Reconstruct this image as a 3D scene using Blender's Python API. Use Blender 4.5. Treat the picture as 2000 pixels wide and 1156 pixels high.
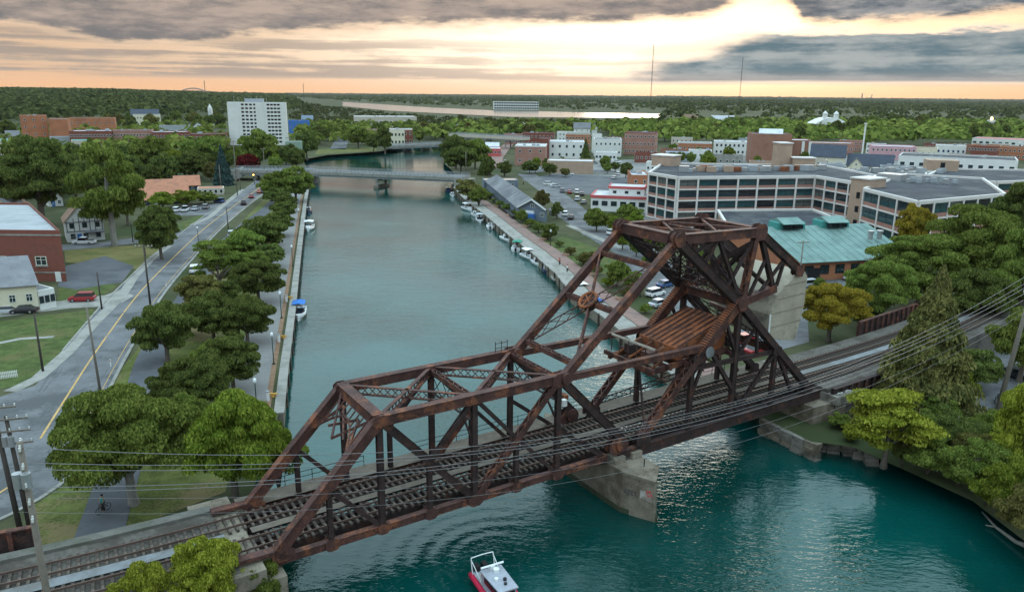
# Aerial view at dusk over a canal: rusty bascule railway bridge, riverside town, wooded horizon.
# World units are metres; water level z = 0, town ground z = 2.
import bpy, bmesh, math, random
import numpy as np
from mathutils import Matrix, Vector

for _o in list(bpy.data.objects):
    bpy.data.objects.remove(_o)
SC = bpy.context.scene
COL = SC.collection

# ------------------------------------------------------------------ camera
cam_d = bpy.data.cameras.new('camera')
cam = bpy.data.objects.new('camera', cam_d)
COL.objects.link(cam)
cam_d.sensor_width = 36.0
cam_d.lens = 26.64
cam_d.clip_start = 0.5
cam_d.clip_end = 60000
cam.matrix_world = (Matrix.Translation((0, 0, 40)) @ Matrix.Rotation(math.radians(90 - 14.85), 4, 'X')
                    @ Matrix.Rotation(math.radians(0.65), 4, 'Z'))
SC.camera = cam

# ------------------------------------------------------------------ exposure
SC.view_settings.view_transform = 'Standard'
SC.view_settings.look = 'None'
SC.view_settings.exposure = 0.38
SC.view_settings.gamma = 1.0
SC.view_settings.use_curve_mapping = False
SC.cycles.max_bounces = 6
SC.cycles.diffuse_bounces = 3
SC.cycles.glossy_bounces = 3
SC.cycles.transmission_bounces = 4
SC.cycles.transparent_max_bounces = 6
SC.cycles.caustics_reflective = False
SC.cycles.caustics_refractive = False
SC.cycles.use_denoising = True

SUN_AZ, SUN_EL = 17.0, 7.0      # degrees clockwise from +Y, above the horizon

# ------------------------------------------------------------------ node helpers
class X:
    """A float socket that builds math nodes through operators."""
    def __init__(s, nt, k): s.nt, s.k = nt, k
    def _m(s, op, *a):
        n = s.nt.nodes.new('ShaderNodeMath'); n.operation = op
        for i, v in enumerate((s,) + a):
            if isinstance(v, X): s.nt.links.new(v.k, n.inputs[i])
            else: n.inputs[i].default_value = v
        return X(s.nt, n.outputs[0])
    def __add__(s, o): return s._m('ADD', o)
    def __radd__(s, o): return s._m('ADD', o)
    def __sub__(s, o): return s._m('SUBTRACT', o)
    def __rsub__(s, o): return (s * -1.0) + o
    def __mul__(s, o): return s._m('MULTIPLY', o)
    def __rmul__(s, o): return s._m('MULTIPLY', o)
    def __truediv__(s, o): return s._m('DIVIDE', o)
    def f(s, op, *a): return s._m(op, *a)
    def st(s, a, b, lo=0.0, hi=1.0):
        n = s.nt.nodes.new('ShaderNodeMapRange'); n.interpolation_type = 'SMOOTHSTEP'
        s.nt.links.new(s.k, n.inputs[0])
        n.inputs[1].default_value, n.inputs[2].default_value = a, b
        n.inputs[3].default_value, n.inputs[4].default_value = lo, hi
        return X(s.nt, n.outputs[0])

def rgbmix(nt, fac, a, b, mode='MIX'):
    n = nt.nodes.new('ShaderNodeMix'); n.data_type = 'RGBA'; n.blend_type = mode; n.clamp_factor = True
    for i, v in ((0, fac), (6, a), (7, b)):
        if isinstance(v, X): nt.links.new(v.k, n.inputs[i])
        elif hasattr(v, 'links'): nt.links.new(v, n.inputs[i])
        elif i == 0: n.inputs[0].default_value = v
        else: n.inputs[i].default_value = (*v, 1)
    return n.outputs[2]

def noise(nt, vec, scale, detail=4, rough=0.55, out=0):
    n = nt.nodes.new('ShaderNodeTexNoise')
    if vec is not None: nt.links.new(vec, n.inputs['Vector'])
    n.inputs['Scale'].default_value = scale
    n.inputs['Detail'].default_value = detail
    n.inputs['Roughness'].default_value = rough
    return X(nt, n.outputs[out])

def vec3(nt, x, y, z):
    n = nt.nodes.new('ShaderNodeCombineXYZ')
    for i, v in enumerate((x, y, z)):
        if isinstance(v, X): nt.links.new(v.k, n.inputs[i])
        else: n.inputs[i].default_value = v
    return n.outputs[0]

# ------------------------------------------------------------------ world: evening sky behind broken cloud
def make_world():
    w = bpy.data.worlds.new('World'); SC.world = w; w.use_nodes = True
    nt = w.node_tree; nt.nodes.clear()
    out = nt.nodes.new('ShaderNodeOutputWorld'); bg = nt.nodes.new('ShaderNodeBackground')
    nt.links.new(bg.outputs[0], out.inputs[0])
    tc = nt.nodes.new('ShaderNodeTexCoord'); sp = nt.nodes.new('ShaderNodeSeparateXYZ')
    nt.links.new(tc.outputs['Generated'], sp.inputs[0])
    x, y, z = (X(nt, sp.outputs[i]) for i in range(3))
    az = x.f('ARCTAN2', y) * 57.2958
    el = z.f('ARCSINE') * 57.2958
    sky = nt.nodes.new('ShaderNodeTexSky'); sky.sky_type = 'NISHITA'; sky.sun_disc = False
    sky.sun_elevation = math.radians(SUN_EL); sky.sun_rotation = math.radians(SUN_AZ)
    sky.air_density = 1.4; sky.dust_density = 3.0
    n1 = noise(nt, vec3(nt, az / 13.0, el / 2.4, 3.0), 1.0, 7, 0.6)
    n2 = noise(nt, vec3(nt, az / 4.2, el / 1.0, 9.0), 1.0, 9, 0.66)
    n3 = noise(nt, vec3(nt, az / 22.0, el / 0.75, 21.0), 1.0, 5, 0.55)
    # clear part: physical sky plus the glow round the veiled sun
    dx = (az - 8.0) / 20.0; dy = (el - 3.9) / 3.3
    glow = ((dx * dx + dy * dy) * -1.0).f('EXPONENT')
    far = ((dx * dx) * -0.9).f('EXPONENT')
    hor = el.st(0.0, 6.0, 1.0, 0.0)
    clear = rgbmix(nt, far, (0.56, 0.38, 0.25), (0.84, 0.60, 0.38))
    clear = rgbmix(nt, el.st(0.15, 2.0, 0.8, 0.0), clear, (0.82, 0.40, 0.15))
    clear = rgbmix(nt, glow * 1.05, clear, (1.02, 0.95, 0.83))
    skyn = nt.nodes.new('ShaderNodeVectorMath'); skyn.operation = 'SCALE'
    nt.links.new(sky.outputs[0], skyn.inputs[0]); skyn.inputs['Scale'].default_value = 0.05
    clear = rgbmix(nt, 0.25, clear, skyn.outputs[0], 'ADD')
    # base height of the upper cloud deck along the horizon
    fc = nt.nodes.new('ShaderNodeFloatCurve'); nt.links.new(((az + 90.0) / 180.0).k, fc.inputs['Value'])
    cv = fc.mapping.curves[0]
    pts = [(-90, 4.0), (-40, 3.9), (-34, 3.8), (-28.5, 3.3), (-25, 2.9), (-19.4, 3.5), (-11.5, 4.2), (-6, 4.6), (-2, 4.7), (4, 4.9), (11.5, 5.2), (14.5, 5.8), (16.2, 6.6), (18.4, 6.5), (20, 4.9), (25, 4.7), (34, 5.2), (90, 4.5)]
    cv.points[0].location = ((pts[0][0] + 90) / 180, pts[0][1] / 10); cv.points[1].location = (1.0, pts[-1][1] / 10)
    for a, e in pts[1:-1]: cv.points.new((a + 90) / 180, e / 10)
    fc.mapping.update()
    base = X(nt, fc.outputs[0]) * 10.0
    lift = el + (n1 - 0.5) * 1.3 + (n2 - 0.5) * 1.7 - base
    A = lift.st(-0.5, 0.6)
    rightside = az.st(14.0, 24.0)
    ca = rgbmix(nt, (n1 * 0.35 + n2 * 0.65).st(0.38, 0.62), (0.40, 0.315, 0.26), (0.15, 0.14, 0.14))
    cb = rgbmix(nt, n2.st(0.38, 0.62), (0.3, 0.29, 0.285), (0.075, 0.1, 0.125))
    ca = rgbmix(nt, rightside, ca, cb)
    edge = A * (1.0 - A) * 4.0
    ca = rgbmix(nt, edge * 0.75, ca, (0.82, 0.58, 0.38))
    # overcast lid: brightens towards the zenith as overcast skies do
    up = el.st(7.0, 17.0)
    lid = vec3(nt, (z * 0.58 + 0.46) * (n1 * 0.5 + 0.95), (z * 0.84 + 0.58) * (n1 * 0.5 + 0.95), (z * 0.98 + 0.63) * (n1 * 0.5 + 0.95))
    ca = rgbmix(nt, up, ca, lid)
    # blue-grey bank low on the right
    B = (az + (n1 - 0.5) * 8.0 + (n2 - 0.5) * 5.0 - el.st(0.8, 4.6) * 7.0).st(3.5, 11.5) * (el + (n3 - 0.5) * 0.5).st(0.75, 1.15) * (el + (n2 - 0.5) * 2.4 + (n1 - 0.5) * 1.2).st(3.9, 4.7, 1.0, 0.0)
    cB = rgbmix(nt, (n2 * 0.6 + n3 * 0.4).st(0.4, 0.6), (0.32, 0.34, 0.335), (0.09, 0.145, 0.172))
    cB = rgbmix(nt, el.st(0.9, 2.0, 0.7, 0.0), cB, (0.34, 0.27, 0.235))
    cB = rgbmix(nt, B * (1.0 - B) * 3.0, cB, (0.9, 0.74, 0.6))
    # thin streaks
    S = (n3 * 0.75 + n2 * 0.25).st(0.44, 0.54) * el.st(0.7, 1.2) * el.st(3.2, 4.4, 1.0, 0.0) * (1.0 - glow * 0.75)
    cS = rgbmix(nt, rightside, (0.29, 0.235, 0.2), (0.25, 0.25, 0.25))
    c = rgbmix(nt, S * 0.88, clear, cS)
    c = rgbmix(nt, B, c, cB)
    c = rgbmix(nt, A, c, ca)
    c = rgbmix(nt, el.st(-1.0, -0.2, 1.0, 0.0), c, (0.12, 0.12, 0.12))
    nt.links.new(c, bg.inputs[0]); bg.inputs[1].default_value = 1.0
make_world()

# ------------------------------------------------------------------ sun: low, veiled, ahead and to the right
sun_d = bpy.data.lights.new('sun', 'SUN'); sun_d.energy = 0.5; sun_d.angle = math.radians(24); sun_d.color = (1.0, 0.83, 0.66)
sun = bpy.data.objects.new('sun', sun_d); COL.objects.link(sun)
_a, _e = math.radians(SUN_AZ), math.radians(SUN_EL)
_d = Vector((math.sin(_a) * math.cos(_e), math.cos(_a) * math.cos(_e), math.sin(_e)))
sun.rotation_euler = _d.to_track_quat('Z', 'Y').to_euler()
sun.location = _d * 300

# ------------------------------------------------------------------ materials
MATS = {}
def mat(name, col, rough=0.85, var=0.18, scale=1.5, bump=0.0, metal=0.0, col2=None, s2=0.3, lo=0.48, hi=0.6, coord='Object', spec=0.3, fine=8.0):
    if name in MATS: return MATS[name]
    m = bpy.data.materials.new(name); m.use_nodes = True; MATS[name] = m
    nt = m.node_tree; b = nt.nodes['Principled BSDF']
    tc = nt.nodes.new('ShaderNodeTexCoord'); v = tc.outputs[coord]
    n = noise(nt, v, scale, 5, 0.6); nf = noise(nt, v, scale * fine, 3, 0.6)
    k = n * 0.65 + nf * 0.35
    dark = tuple(c * (1 - var) for c in col); light = tuple(min(1, c * (1 + var)) for c in col)
    c = rgbmix(nt, k.st(0.3, 0.7), dark, light)
    if col2 is not None:
        c = rgbmix(nt, (noise(nt, v, s2, 6, 0.65) * 0.75 + nf * 0.25).st(lo, hi), c, col2)
    nt.links.new(c, b.inputs['Base Color'])
    b.inputs['Roughness'].default_value = rough; b.inputs['Metallic'].default_value = metal
    b.inputs['Specular IOR Level'].default_value = spec
    if bump > 0:
        bp = nt.nodes.new('ShaderNodeBump'); bp.inputs['Strength'].default_value = 0.6; bp.inputs['Distance'].default_value = bump
        nt.links.new(k.k, bp.inputs['Height']); nt.links.new(bp.outputs[0], b.inputs['Normal'])
    return m

def emit(name, col, strength):
    if name in MATS: return MATS[name]
    m = bpy.data.materials.new(name); m.use_nodes = True; MATS[name] = m
    nt = m.node_tree; b = nt.nodes['Principled BSDF']; b.inputs['Base Color'].default_value = (*col, 1)
    b.inputs['Emission Color'].default_value = (*col, 1); b.inputs['Emission Strength'].default_value = strength
    return m

def leafmat(name, col, col2, var=0.35):
    if name in MATS: return MATS[name]
    m = bpy.data.materials.new(name); m.use_nodes = True; MATS[name] = m
    nt = m.node_tree; nt.nodes.clear()
    out = nt.nodes.new('ShaderNodeOutputMaterial')
    ge = nt.nodes.new('ShaderNodeNewGeometry'); tc = nt.nodes.new('ShaderNodeTexCoord'); oi = nt.nodes.new('ShaderNodeObjectInfo')
    rnd = X(nt, ge.outputs['Random Per Island'])
    k = (noise(nt, tc.outputs['Object'], 2.2, 3, 0.6) * 0.6 + rnd * 0.4)
    c = rgbmix(nt, k.st(0.3, 0.72), col, col2)
    hs = nt.nodes.new('ShaderNodeHueSaturation'); nt.links.new(c, hs.inputs['Color'])
    ov = X(nt, oi.outputs['Random'])
    nt.links.new((ov * 0.022 + 0.493).k, hs.inputs['Hue']); nt.links.new((ov * 0.36 + 0.84).k, hs.inputs['Value'])
    d = nt.nodes.new('ShaderNodeBsdfDiffuse'); t = nt.nodes.new('ShaderNodeBsdfTranslucent'); mx = nt.nodes.new('ShaderNodeMixShader')
    nt.links.new(hs.outputs[0], d.inputs[0]); nt.links.new(hs.outputs[0], t.inputs[0])
    mx.inputs[0].default_value = 0.36
    nt.links.new(d.outputs[0], mx.inputs[1]); nt.links.new(t.outputs[0], mx.inputs[2]); nt.links.new(mx.outputs[0], out.inputs[0])
    return m

ASPH = mat('asphalt', (0.145, 0.145, 0.152), 0.9, 0.24, 0.25, 0.004, col2=(0.085, 0.086, 0.09), s2=0.16, lo=0.47, hi=0.58)
ASPHD = mat('dark_asphalt', (0.105, 0.108, 0.12), 0.9, 0.16, 0.3, 0.004, col2=(0.075, 0.077, 0.085), s2=0.1)
CONC = mat('concrete', (0.28, 0.268, 0.245), 0.9, 0.14, 0.8, 0.006, col2=(0.2, 0.19, 0.17), s2=0.35)
CONCD = mat('stained_concrete', (0.215, 0.18, 0.14), 0.92, 0.3, 0.7, 0.02, col2=(0.11, 0.085, 0.06), s2=0.28)
CWCONC = mat('counterweight_concrete', (0.35, 0.305, 0.24), 0.92, 0.16, 0.5, 0.02, col2=(0.17, 0.145, 0.12), s2=0.35, lo=0.52, hi=0.66)
STONE = mat('rubble_stone', (0.22, 0.2, 0.175), 0.95, 0.3, 1.6, 0.03, col2=(0.1, 0.09, 0.075), s2=0.6)
GRASS = mat('grass', (0.1, 0.115, 0.034), 0.95, 0.4, 0.45, 0.02, col2=(0.18, 0.14, 0.07), s2=0.11, lo=0.48, hi=0.6, spec=0.1)
LAWN = mat('lawn', (0.07, 0.095, 0.03), 0.95, 0.38, 0.6, 0.02, col2=(0.115, 0.11, 0.045), s2=0.17, spec=0.1)
DRYLAWN = mat('dry_lawn', (0.17, 0.15, 0.06), 0.95, 0.2, 0.3, 0.02, col2=(0.11, 0.12, 0.04), s2=0.12, spec=0.1)
EARTH = mat('earth', (0.075, 0.075, 0.04), 0.95, 0.3, 0.15, 0.03, col2=(0.045, 0.06, 0.025), s2=0.04, spec=0.1)
BALLAST = mat('ballast', (0.1, 0.088, 0.076), 0.95, 0.35, 2.5, 0.03, col2=(0.055, 0.046, 0.038), s2=0.25)
PAVER = mat('red_pavers', (0.24, 0.15, 0.13), 0.9, 0.18, 0.6, 0.004, col2=(0.19, 0.135, 0.12), s2=0.2)
MULCH = mat('brown_mulch', (0.2, 0.12, 0.075), 0.95, 0.25, 1.0, 0.02)
RUST = mat('rusty_steel', (0.07, 0.03, 0.025), 0.7, 0.55, 0.8, 0.004, col2=(0.2, 0.07, 0.035), s2=0.7, lo=0.5, hi=0.62, spec=0.35)
RUSTD = mat('dark_rusty_steel', (0.036, 0.021, 0.02), 0.75, 0.5, 0.8, 0.004, col2=(0.1, 0.04, 0.026), s2=0.7, lo=0.52, hi=0.66, spec=0.3)
RUSTO = mat('orange_rust', (0.26, 0.085, 0.035), 0.85, 0.35, 0.7, 0.006, col2=(0.1, 0.045, 0.03), s2=0.6)
RAIL = mat('rail_steel', (0.13, 0.085, 0.07), 0.45, 0.25, 1.0, metal=0.5)
TIE = mat('creosote_timber', (0.065, 0.05, 0.042), 0.95, 0.35, 1.5, 0.01, col2=(0.13, 0.105, 0.085), s2=0.9)
PLATE = mat('grey_steel_plate', (0.18, 0.188, 0.2), 0.7, 0.2, 0.6, col2=(0.13, 0.125, 0.12), s2=0.25)
WOODP = mat('pole_wood', (0.17, 0.145, 0.12), 0.95, 0.2, 1.5)
WOODPD = mat('dark_pole_wood', (0.065, 0.052, 0.046), 0.95, 0.25, 1.5)
METAL = mat('galvanised_metal', (0.4, 0.41, 0.42), 0.45, 0.1, 2.0, metal=0.6)
BLACK = mat('black_paint', (0.02, 0.02, 0.022), 0.5, 0.2, 2.0)
WIRE = mat('bright_cable', (0.2, 0.195, 0.2), 0.4, 0.1, 2.0, metal=0.3)
WHITE = mat('white_paint', (0.72, 0.72, 0.7), 0.6, 0.06, 0.5, col2=(0.6, 0.6, 0.57), s2=0.3)
YLINE = mat('yellow_road_paint', (0.5, 0.31, 0.11), 0.85, 0.2, 1.2, col2=(0.2, 0.18, 0.15), s2=0.5, lo=0.52, hi=0.66)
WLINE = mat('white_road_paint', (0.55, 0.55, 0.55), 0.85, 0.15, 1.2)
BRICK = mat('red_brick', (0.22, 0.075, 0.055), 0.9, 0.2, 0.5, 0.01, col2=(0.17, 0.065, 0.05), s2=0.5)
BRICKO = mat('orange_brick', (0.42, 0.17, 0.09), 0.9, 0.15, 0.4, 0.01, col2=(0.33, 0.13, 0.075), s2=0.2)
BRICKP = mat('pinkish_brick', (0.36, 0.19, 0.15), 0.9, 0.15, 0.4, 0.01, col2=(0.3, 0.15, 0.12), s2=0.2)
BRICKB = mat('brown_brick', (0.3, 0.15, 0.105), 0.9, 0.15, 0.4, 0.01, col2=(0.23, 0.115, 0.085), s2=0.2)
BRICKT = mat('tan_brick', (0.4, 0.28, 0.21), 0.9, 0.12, 0.4, 0.01)
BEIGE = mat('beige_render', (0.5, 0.44, 0.37), 0.9, 0.08, 0.3)
CREAM = mat('cream_siding', (0.66, 0.61, 0.47), 0.85, 0.06, 0.5)
WREND = mat('white_render', (0.68, 0.67, 0.645), 0.85, 0.07, 0.3)
GREYR = mat('grey_membrane_roof', (0.19, 0.19, 0.2), 0.9, 0.25, 0.12, col2=(0.125, 0.128, 0.14), s2=0.1)
DARKR = mat('dark_bitumen_roof', (0.05, 0.053, 0.064), 0.95, 0.35, 0.2, col2=(0.09, 0.09, 0.093), s2=0.1)
WHITER = mat('white_membrane_roof', (0.56, 0.57, 0.6), 0.85, 0.1, 0.15, col2=(0.43, 0.44, 0.47), s2=0.12)
SHING = mat('grey_shingle', (0.2, 0.2, 0.215), 0.95, 0.2, 0.6, 0.01, col2=(0.155, 0.155, 0.165), s2=0.3)
SHINGB = mat('brown_shingle', (0.25, 0.16, 0.115), 0.95, 0.2, 0.6, 0.01)
SLATE = mat('dark_slate', (0.05, 0.06, 0.085), 0.8, 0.2, 0.5, 0.01)
ORROOF = mat('orange_tile_roof', (0.42, 0.18, 0.11), 0.9, 0.14, 0.7, 0.01, col2=(0.33, 0.15, 0.1), s2=0.3)
GREENR = mat('copper_green_roof', (0.17, 0.265, 0.245), 0.75, 0.16, 0.3, col2=(0.13, 0.205, 0.19), s2=0.2)
REDR = mat('red_awning', (0.52, 0.1, 0.1), 0.7, 0.1, 0.5)
BLUEP = mat('blue_paint', (0.05, 0.15, 0.42), 0.6, 0.1, 0.8)
PINK = mat('pink_render', (0.52, 0.3, 0.33), 0.9, 0.1, 0.4)
TEAL = mat('teal_roof', (0.06, 0.26, 0.24), 0.8, 0.12, 0.4)
PALER = mat('pale_grey_roof', (0.36, 0.37, 0.39), 0.85, 0.12, 0.15, col2=(0.29, 0.3, 0.315), s2=0.12)
ALGAE = mat('algae_stain', (0.045, 0.05, 0.03), 0.8, 0.3, 1.2)
GLASS = mat('window_glass', (0.016, 0.03, 0.036), 0.08, 0.5, 0.25, spec=0.6)
GLASS2 = mat('teal_window_glass', (0.02, 0.06, 0.065), 0.12, 0.5, 0.3, spec=0.6)
GLASS3 = mat('blind_window_glass', (0.09, 0.095, 0.09), 0.25, 0.5, 0.4, spec=0.5)
DGLASS = mat('dark_glass', (0.012, 0.014, 0.018), 0.1, 0.3, 0.5, spec=0.6)
BARK = mat('bark', (0.13, 0.105, 0.085), 0.95, 0.3, 3.0, 0.02)
BARKP = mat('pale_bark', (0.27, 0.25, 0.225), 0.95, 0.25, 2.0, 0.02)
RUBBER = mat('rubber', (0.02, 0.02, 0.02), 0.85, 0.1, 2.0)
CHROME = mat('light_lens', (0.6, 0.6, 0.58), 0.25, 0.05, 2.0)
REDLENS = mat('red_lens', (0.35, 0.02, 0.02), 0.3, 0.05, 2.0)
GELC = mat('white_gelcoat', (0.74, 0.75, 0.76), 0.3, 0.05, 0.7, spec=0.5)
ALU = mat('boat_aluminium', (0.42, 0.44, 0.5), 0.45, 0.12, 1.5, metal=0.35)
GREYP = mat('grey_paint', (0.33, 0.35, 0.37), 0.7, 0.1, 0.6)

# ------------------------------------------------------------------ mesh builder
class MB:
    def __init__(s): s.v, s.f, s.m = [], [], []
    def add(s, vs, fs, m=0):
        b = len(s.v); s.v += [tuple(p) for p in vs]
        for f in fs: s.f.append([b + i for i in f]); s.m.append(m)
        return s
    def box(s, c, d, yaw=0.0, m=0):
        cx, cy, cz = c; hx, hy, hz = d[0] / 2, d[1] / 2, d[2] / 2; ca, sa = math.cos(yaw), math.sin(yaw)
        vs = [(cx + x * ca - y * sa, cy + x * sa + y * ca, cz + z) for z in (-hz, hz) for x, y in ((-hx, -hy), (hx, -hy), (hx, hy), (-hx, hy))]
        return s.add(vs, [(3, 2, 1, 0), (4, 5, 6, 7), (0, 1, 5, 4), (1, 2, 6, 5), (2, 3, 7, 6), (3, 0, 4, 7)], m)
    def beam(s, p, q, w, h, m=0, up=(0, 0, 1)):
        p, q = Vector(p), Vector(q); d = (q - p).normalized(); u = Vector(up)
        if abs(d.dot(u)) > 0.98: u = Vector((1, 0, 0)) if abs(d.x) < 0.9 else Vector((0, 1, 0))
        r = d.cross(u).normalized(); u = r.cross(d).normalized()
        vs = [a + r * x * w / 2 + u * z * h / 2 for a in (p, q) for x, z in ((-1, -1), (1, -1), (1, 1), (-1, 1))]
        return s.add(vs, [(0, 1, 2, 3), (7, 6, 5, 4), (4, 5, 1, 0), (5, 6, 2, 1), (6, 7, 3, 2), (7, 4, 0, 3)], m)
    def prism(s, poly, z0, z1, m=0, mt=None, bottom=True):
        n = len(poly)
        a = sum(poly[i][0] * poly[(i + 1) % n][1] - poly[(i + 1) % n][0] * poly[i][1] for i in range(n))
        if a < 0: poly = poly[::-1]
        vs = [(x, y, z0) for x, y in poly] + [(x, y, z1) for x, y in poly]
        s.add(vs, [(i, (i + 1) % n, n + (i + 1) % n, n + i) for i in range(n)], m)
        b = len(s.v) - 2 * n
        s.f.append([b + n + i for i in range(n)]); s.m.append(m if mt is None else mt)
        if bottom: s.f.append([b + i for i in range(n)][::-1]); s.m.append(m)
        return s
    def tube(s, pts, rad, n=6, m=0, cap=True):
        pts = [Vector(p) for p in pts]; rad = rad if hasattr(rad, '__len__') else [rad] * len(pts); vs = []
        for i, p in enumerate(pts):
            d = (pts[min(i + 1, len(pts) - 1)] - pts[max(i - 1, 0)]).normalized()
            u = Vector((0, 0, 1)) if abs(d.z) < 0.9 else Vector((1, 0, 0)); r = d.cross(u).normalized(); u = r.cross(d)
            vs += [p + (r * math.cos(2 * math.pi * k / n) + u * math.sin(2 * math.pi * k / n)) * rad[i] for k in range(n)]
        fs = [(i * n + k, i * n + (k + 1) % n, (i + 1) * n + (k + 1) % n, (i + 1) * n + k) for i in range(len(pts) - 1) for k in range(n)]
        if cap: fs += [tuple(range(n))[::-1], tuple((len(pts) - 1) * n + k for k in range(n))]
        return s.add(vs, fs, m)
    def cyl(s, c, r, h, n=12, m=0, axis='z', r2=None):
        c = Vector(c); a = {'x': Vector((1, 0, 0)), 'y': Vector((0, 1, 0)), 'z': Vector((0, 0, 1))}[axis]
        return s.tube([c - a * h / 2, c + a * h / 2], [r, r if r2 is None else r2], n, m)
    def loft(s, secs, m=0, closed=True):
        n = len(secs[0]); vs = [p for sc in secs for p in sc]
        fs = [(i * n + k, i * n + (k + 1) % n, (i + 1) * n + (k + 1) % n, (i + 1) * n + k) for i in range(len(secs) - 1) for k in range(n if closed else n - 1)]
        if closed: fs += [tuple(range(n))[::-1], tuple((len(secs) - 1) * n + k for k in range(n))]
        return s.add(vs, fs, m)
    def sheet(s, poly, z, m=0):
        n = len(poly); a = sum(poly[i][0] * poly[(i + 1) % n][1] - poly[(i + 1) % n][0] * poly[i][1] for i in range(n))
        if a < 0: poly = poly[::-1]
        return s.add([(x, y, z) for x, y in poly], [tuple(range(n))], m)
    def strip(s, pts, wl, wr, z, m=0):
        L, R_ = offset(pts, wl), offset(pts, -wr); n = len(pts)
        return s.add([(x, y, z) for x, y in L] + [(x, y, z) for x, y in R_], [(i, n + i, n + i + 1, i + 1) for i in range(n - 1)], m)
    def wallstrip(s, pts, wl, wr, z0, z1, m=0):
        L, R_ = offset(pts, wl), offset(pts, -wr)
        secs = [[(L[i][0], L[i][1], z0), (R_[i][0], R_[i][1], z0), (R_[i][0], R_[i][1], z1), (L[i][0], L[i][1], z1)] for i in range(len(pts))]
        return s.loft(secs, m)

def offset(pts, d):
    out = []
    for i in range(len(pts)):
        a, b = pts[max(i - 1, 0)], pts[min(i + 1, len(pts) - 1)]
        dx, dy = b[0] - a[0], b[1] - a[1]; l = math.hypot(dx, dy) or 1
        out.append((pts[i][0] - dy / l * d, pts[i][1] + dx / l * d))
    return out

def smooth_line(pts, k=6):
    out = []
    for i in range(len(pts) - 1):
        p0, p1, p2, p3 = pts[max(i - 1, 0)], pts[i], pts[i + 1], pts[min(i + 2, len(pts) - 1)]
        for j in range(k):
            t = j / k
            out.append(tuple(0.5 * (2 * p1[c] + (p2[c] - p0[c]) * t + (2 * p0[c] - 5 * p1[c] + 4 * p2[c] - p3[c]) * t * t + (3 * p1[c] - p0[c] - 3 * p2[c] + p3[c]) * t ** 3) for c in range(len(p1))))
    return out + [tuple(pts[-1])]

def resample(pts, step):
    out, acc = [pts[0]], 0.0
    for i in range(len(pts) - 1):
        a, b = Vector(pts[i]), Vector(pts[i + 1]); l = (b - a).length; t = step - acc
        while t <= l:
            out.append(tuple(a + (b - a) * t / l)); t += step
        acc = (acc + l) % step
    return out

# ------------------------------------------------------------------ objects
BASE = {}
def mesh_of(mb, name, mats, base=(0, 0, 0), smooth=False):
    me = bpy.data.meshes.new(name)
    bx, by, bz = base
    me.from_pydata([(x - bx, y - by, z - bz) for x, y, z in mb.v], [], mb.f)
    for m in (mats if isinstance(mats, (list, tuple)) else [mats]): me.materials.append(m)
    me.polygons.foreach_set('material_index', mb.m)
    if smooth: me.polygons.foreach_set('use_smooth', [True] * len(mb.f))
    me.update()
    return me

def newobj(name, data, parent=None, loc=(0, 0, 0)):
    o = bpy.data.objects.new(name, data); COL.objects.link(o); o.location = loc
    if parent is not None: o.parent = parent
    return o

def thing(name, label, cat, loc=(0, 0, 0), group=None):
    o = newobj(name, None, None, loc); o.empty_display_size = 0.5
    o['label'] = label; o['category'] = cat
    if group: o['group'] = group
    BASE[o.name] = tuple(loc); return o

def part(mb, name, mats, parent, smooth=False):
    b = BASE[parent.name]
    o = newobj(name, mesh_of(mb, name, mats, b, smooth), parent); BASE[o.name] = b; return o

def single(mb, name, mats, label, cat, loc=(0, 0, 0), group=None, smooth=False):
    o = newobj(name, mesh_of(mb, name, mats, loc, smooth), None, loc)
    o['label'] = label; o['category'] = cat
    if group: o['group'] = group
    BASE[o.name] = tuple(loc); return o

def struct(mb, name, mats, kind='structure', label=None):
    o = newobj(name, mesh_of(mb, name, mats)); o['kind'] = kind
    if label: o['label'] = label
    BASE[o.name] = (0, 0, 0); return o

def copy_tree(root, loc, rotz=0.0, scale=(1, 1, 1), label=None, group=None, swap=None):
    def cp(o, par):
        c = o.copy(); COL.objects.link(c); c.parent = par
        if swap:
            for i, sl in enumerate(c.material_slots):
                if sl.material and sl.material.name in swap:
                    nm_ = sl.material.name; sl.link = 'OBJECT'; sl.material = swap[nm_]
        for ch in o.children: cp(ch, c)
        return c
    c = cp(root, None); c.location = loc; c.rotation_euler = (0, 0, rotz); c.scale = scale
    if label: c['label'] = label
    if group: c['group'] = group
    return c

def drop_tree(root):
    for ch in list(root.children): drop_tree(ch)
    bpy.data.objects.remove(root)

# ------------------------------------------------------------------ setting: land, water, roads
GZ = 2.0
SHORE_L = [(-6, -400), (-10, -60), (-14, 10), (-18.5, 40), (-20.5, 49), (-24.5, 62), (-28.34, 85.84), (-32.31, 101.51), (-39.34, 130.14), (-51.47, 178.53), (-74.59, 271.19), (-95.13, 357.18), (-123.28, 449.21), (-117.47, 485.28), (-92.12, 515.91), (-84.16, 547.17), (-75.56, 588.34), (-54.43, 624.30)]
SHORE_R = [(70, -400), (60, -20), (52, 45), (46.32, 57.74), (46.06, 60.08), (45.46, 66.88), (42.56, 72.00), (38.70, 78.59), (34.52, 79.80), (31.43, 85.66), (23.69, 99.24), (17.76, 125.45), (12.24, 146.25), (10.10, 162.70), (5.01, 186.66), (-0.19, 207.68), (-8.66, 246.08), (-17.63, 282.91), (-26.20, 328.58), (-28.46, 376.58), (-40.19, 439.29), (-49.98, 547.51), (-53.6, 624.3)]
gm_ = MB()
for shore, far in ((SHORE_L, -12000), (SHORE_R, 9000)):
    for (xa, ya), (xb, yb) in zip(shore, shore[1:]):
        q4 = [(xa, ya, GZ), (xb, yb, GZ), (far, yb, GZ), (far, ya, GZ)]
        gm_.add(q4 if far < 0 else q4[::-1], [(0, 1, 2, 3)])
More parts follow.
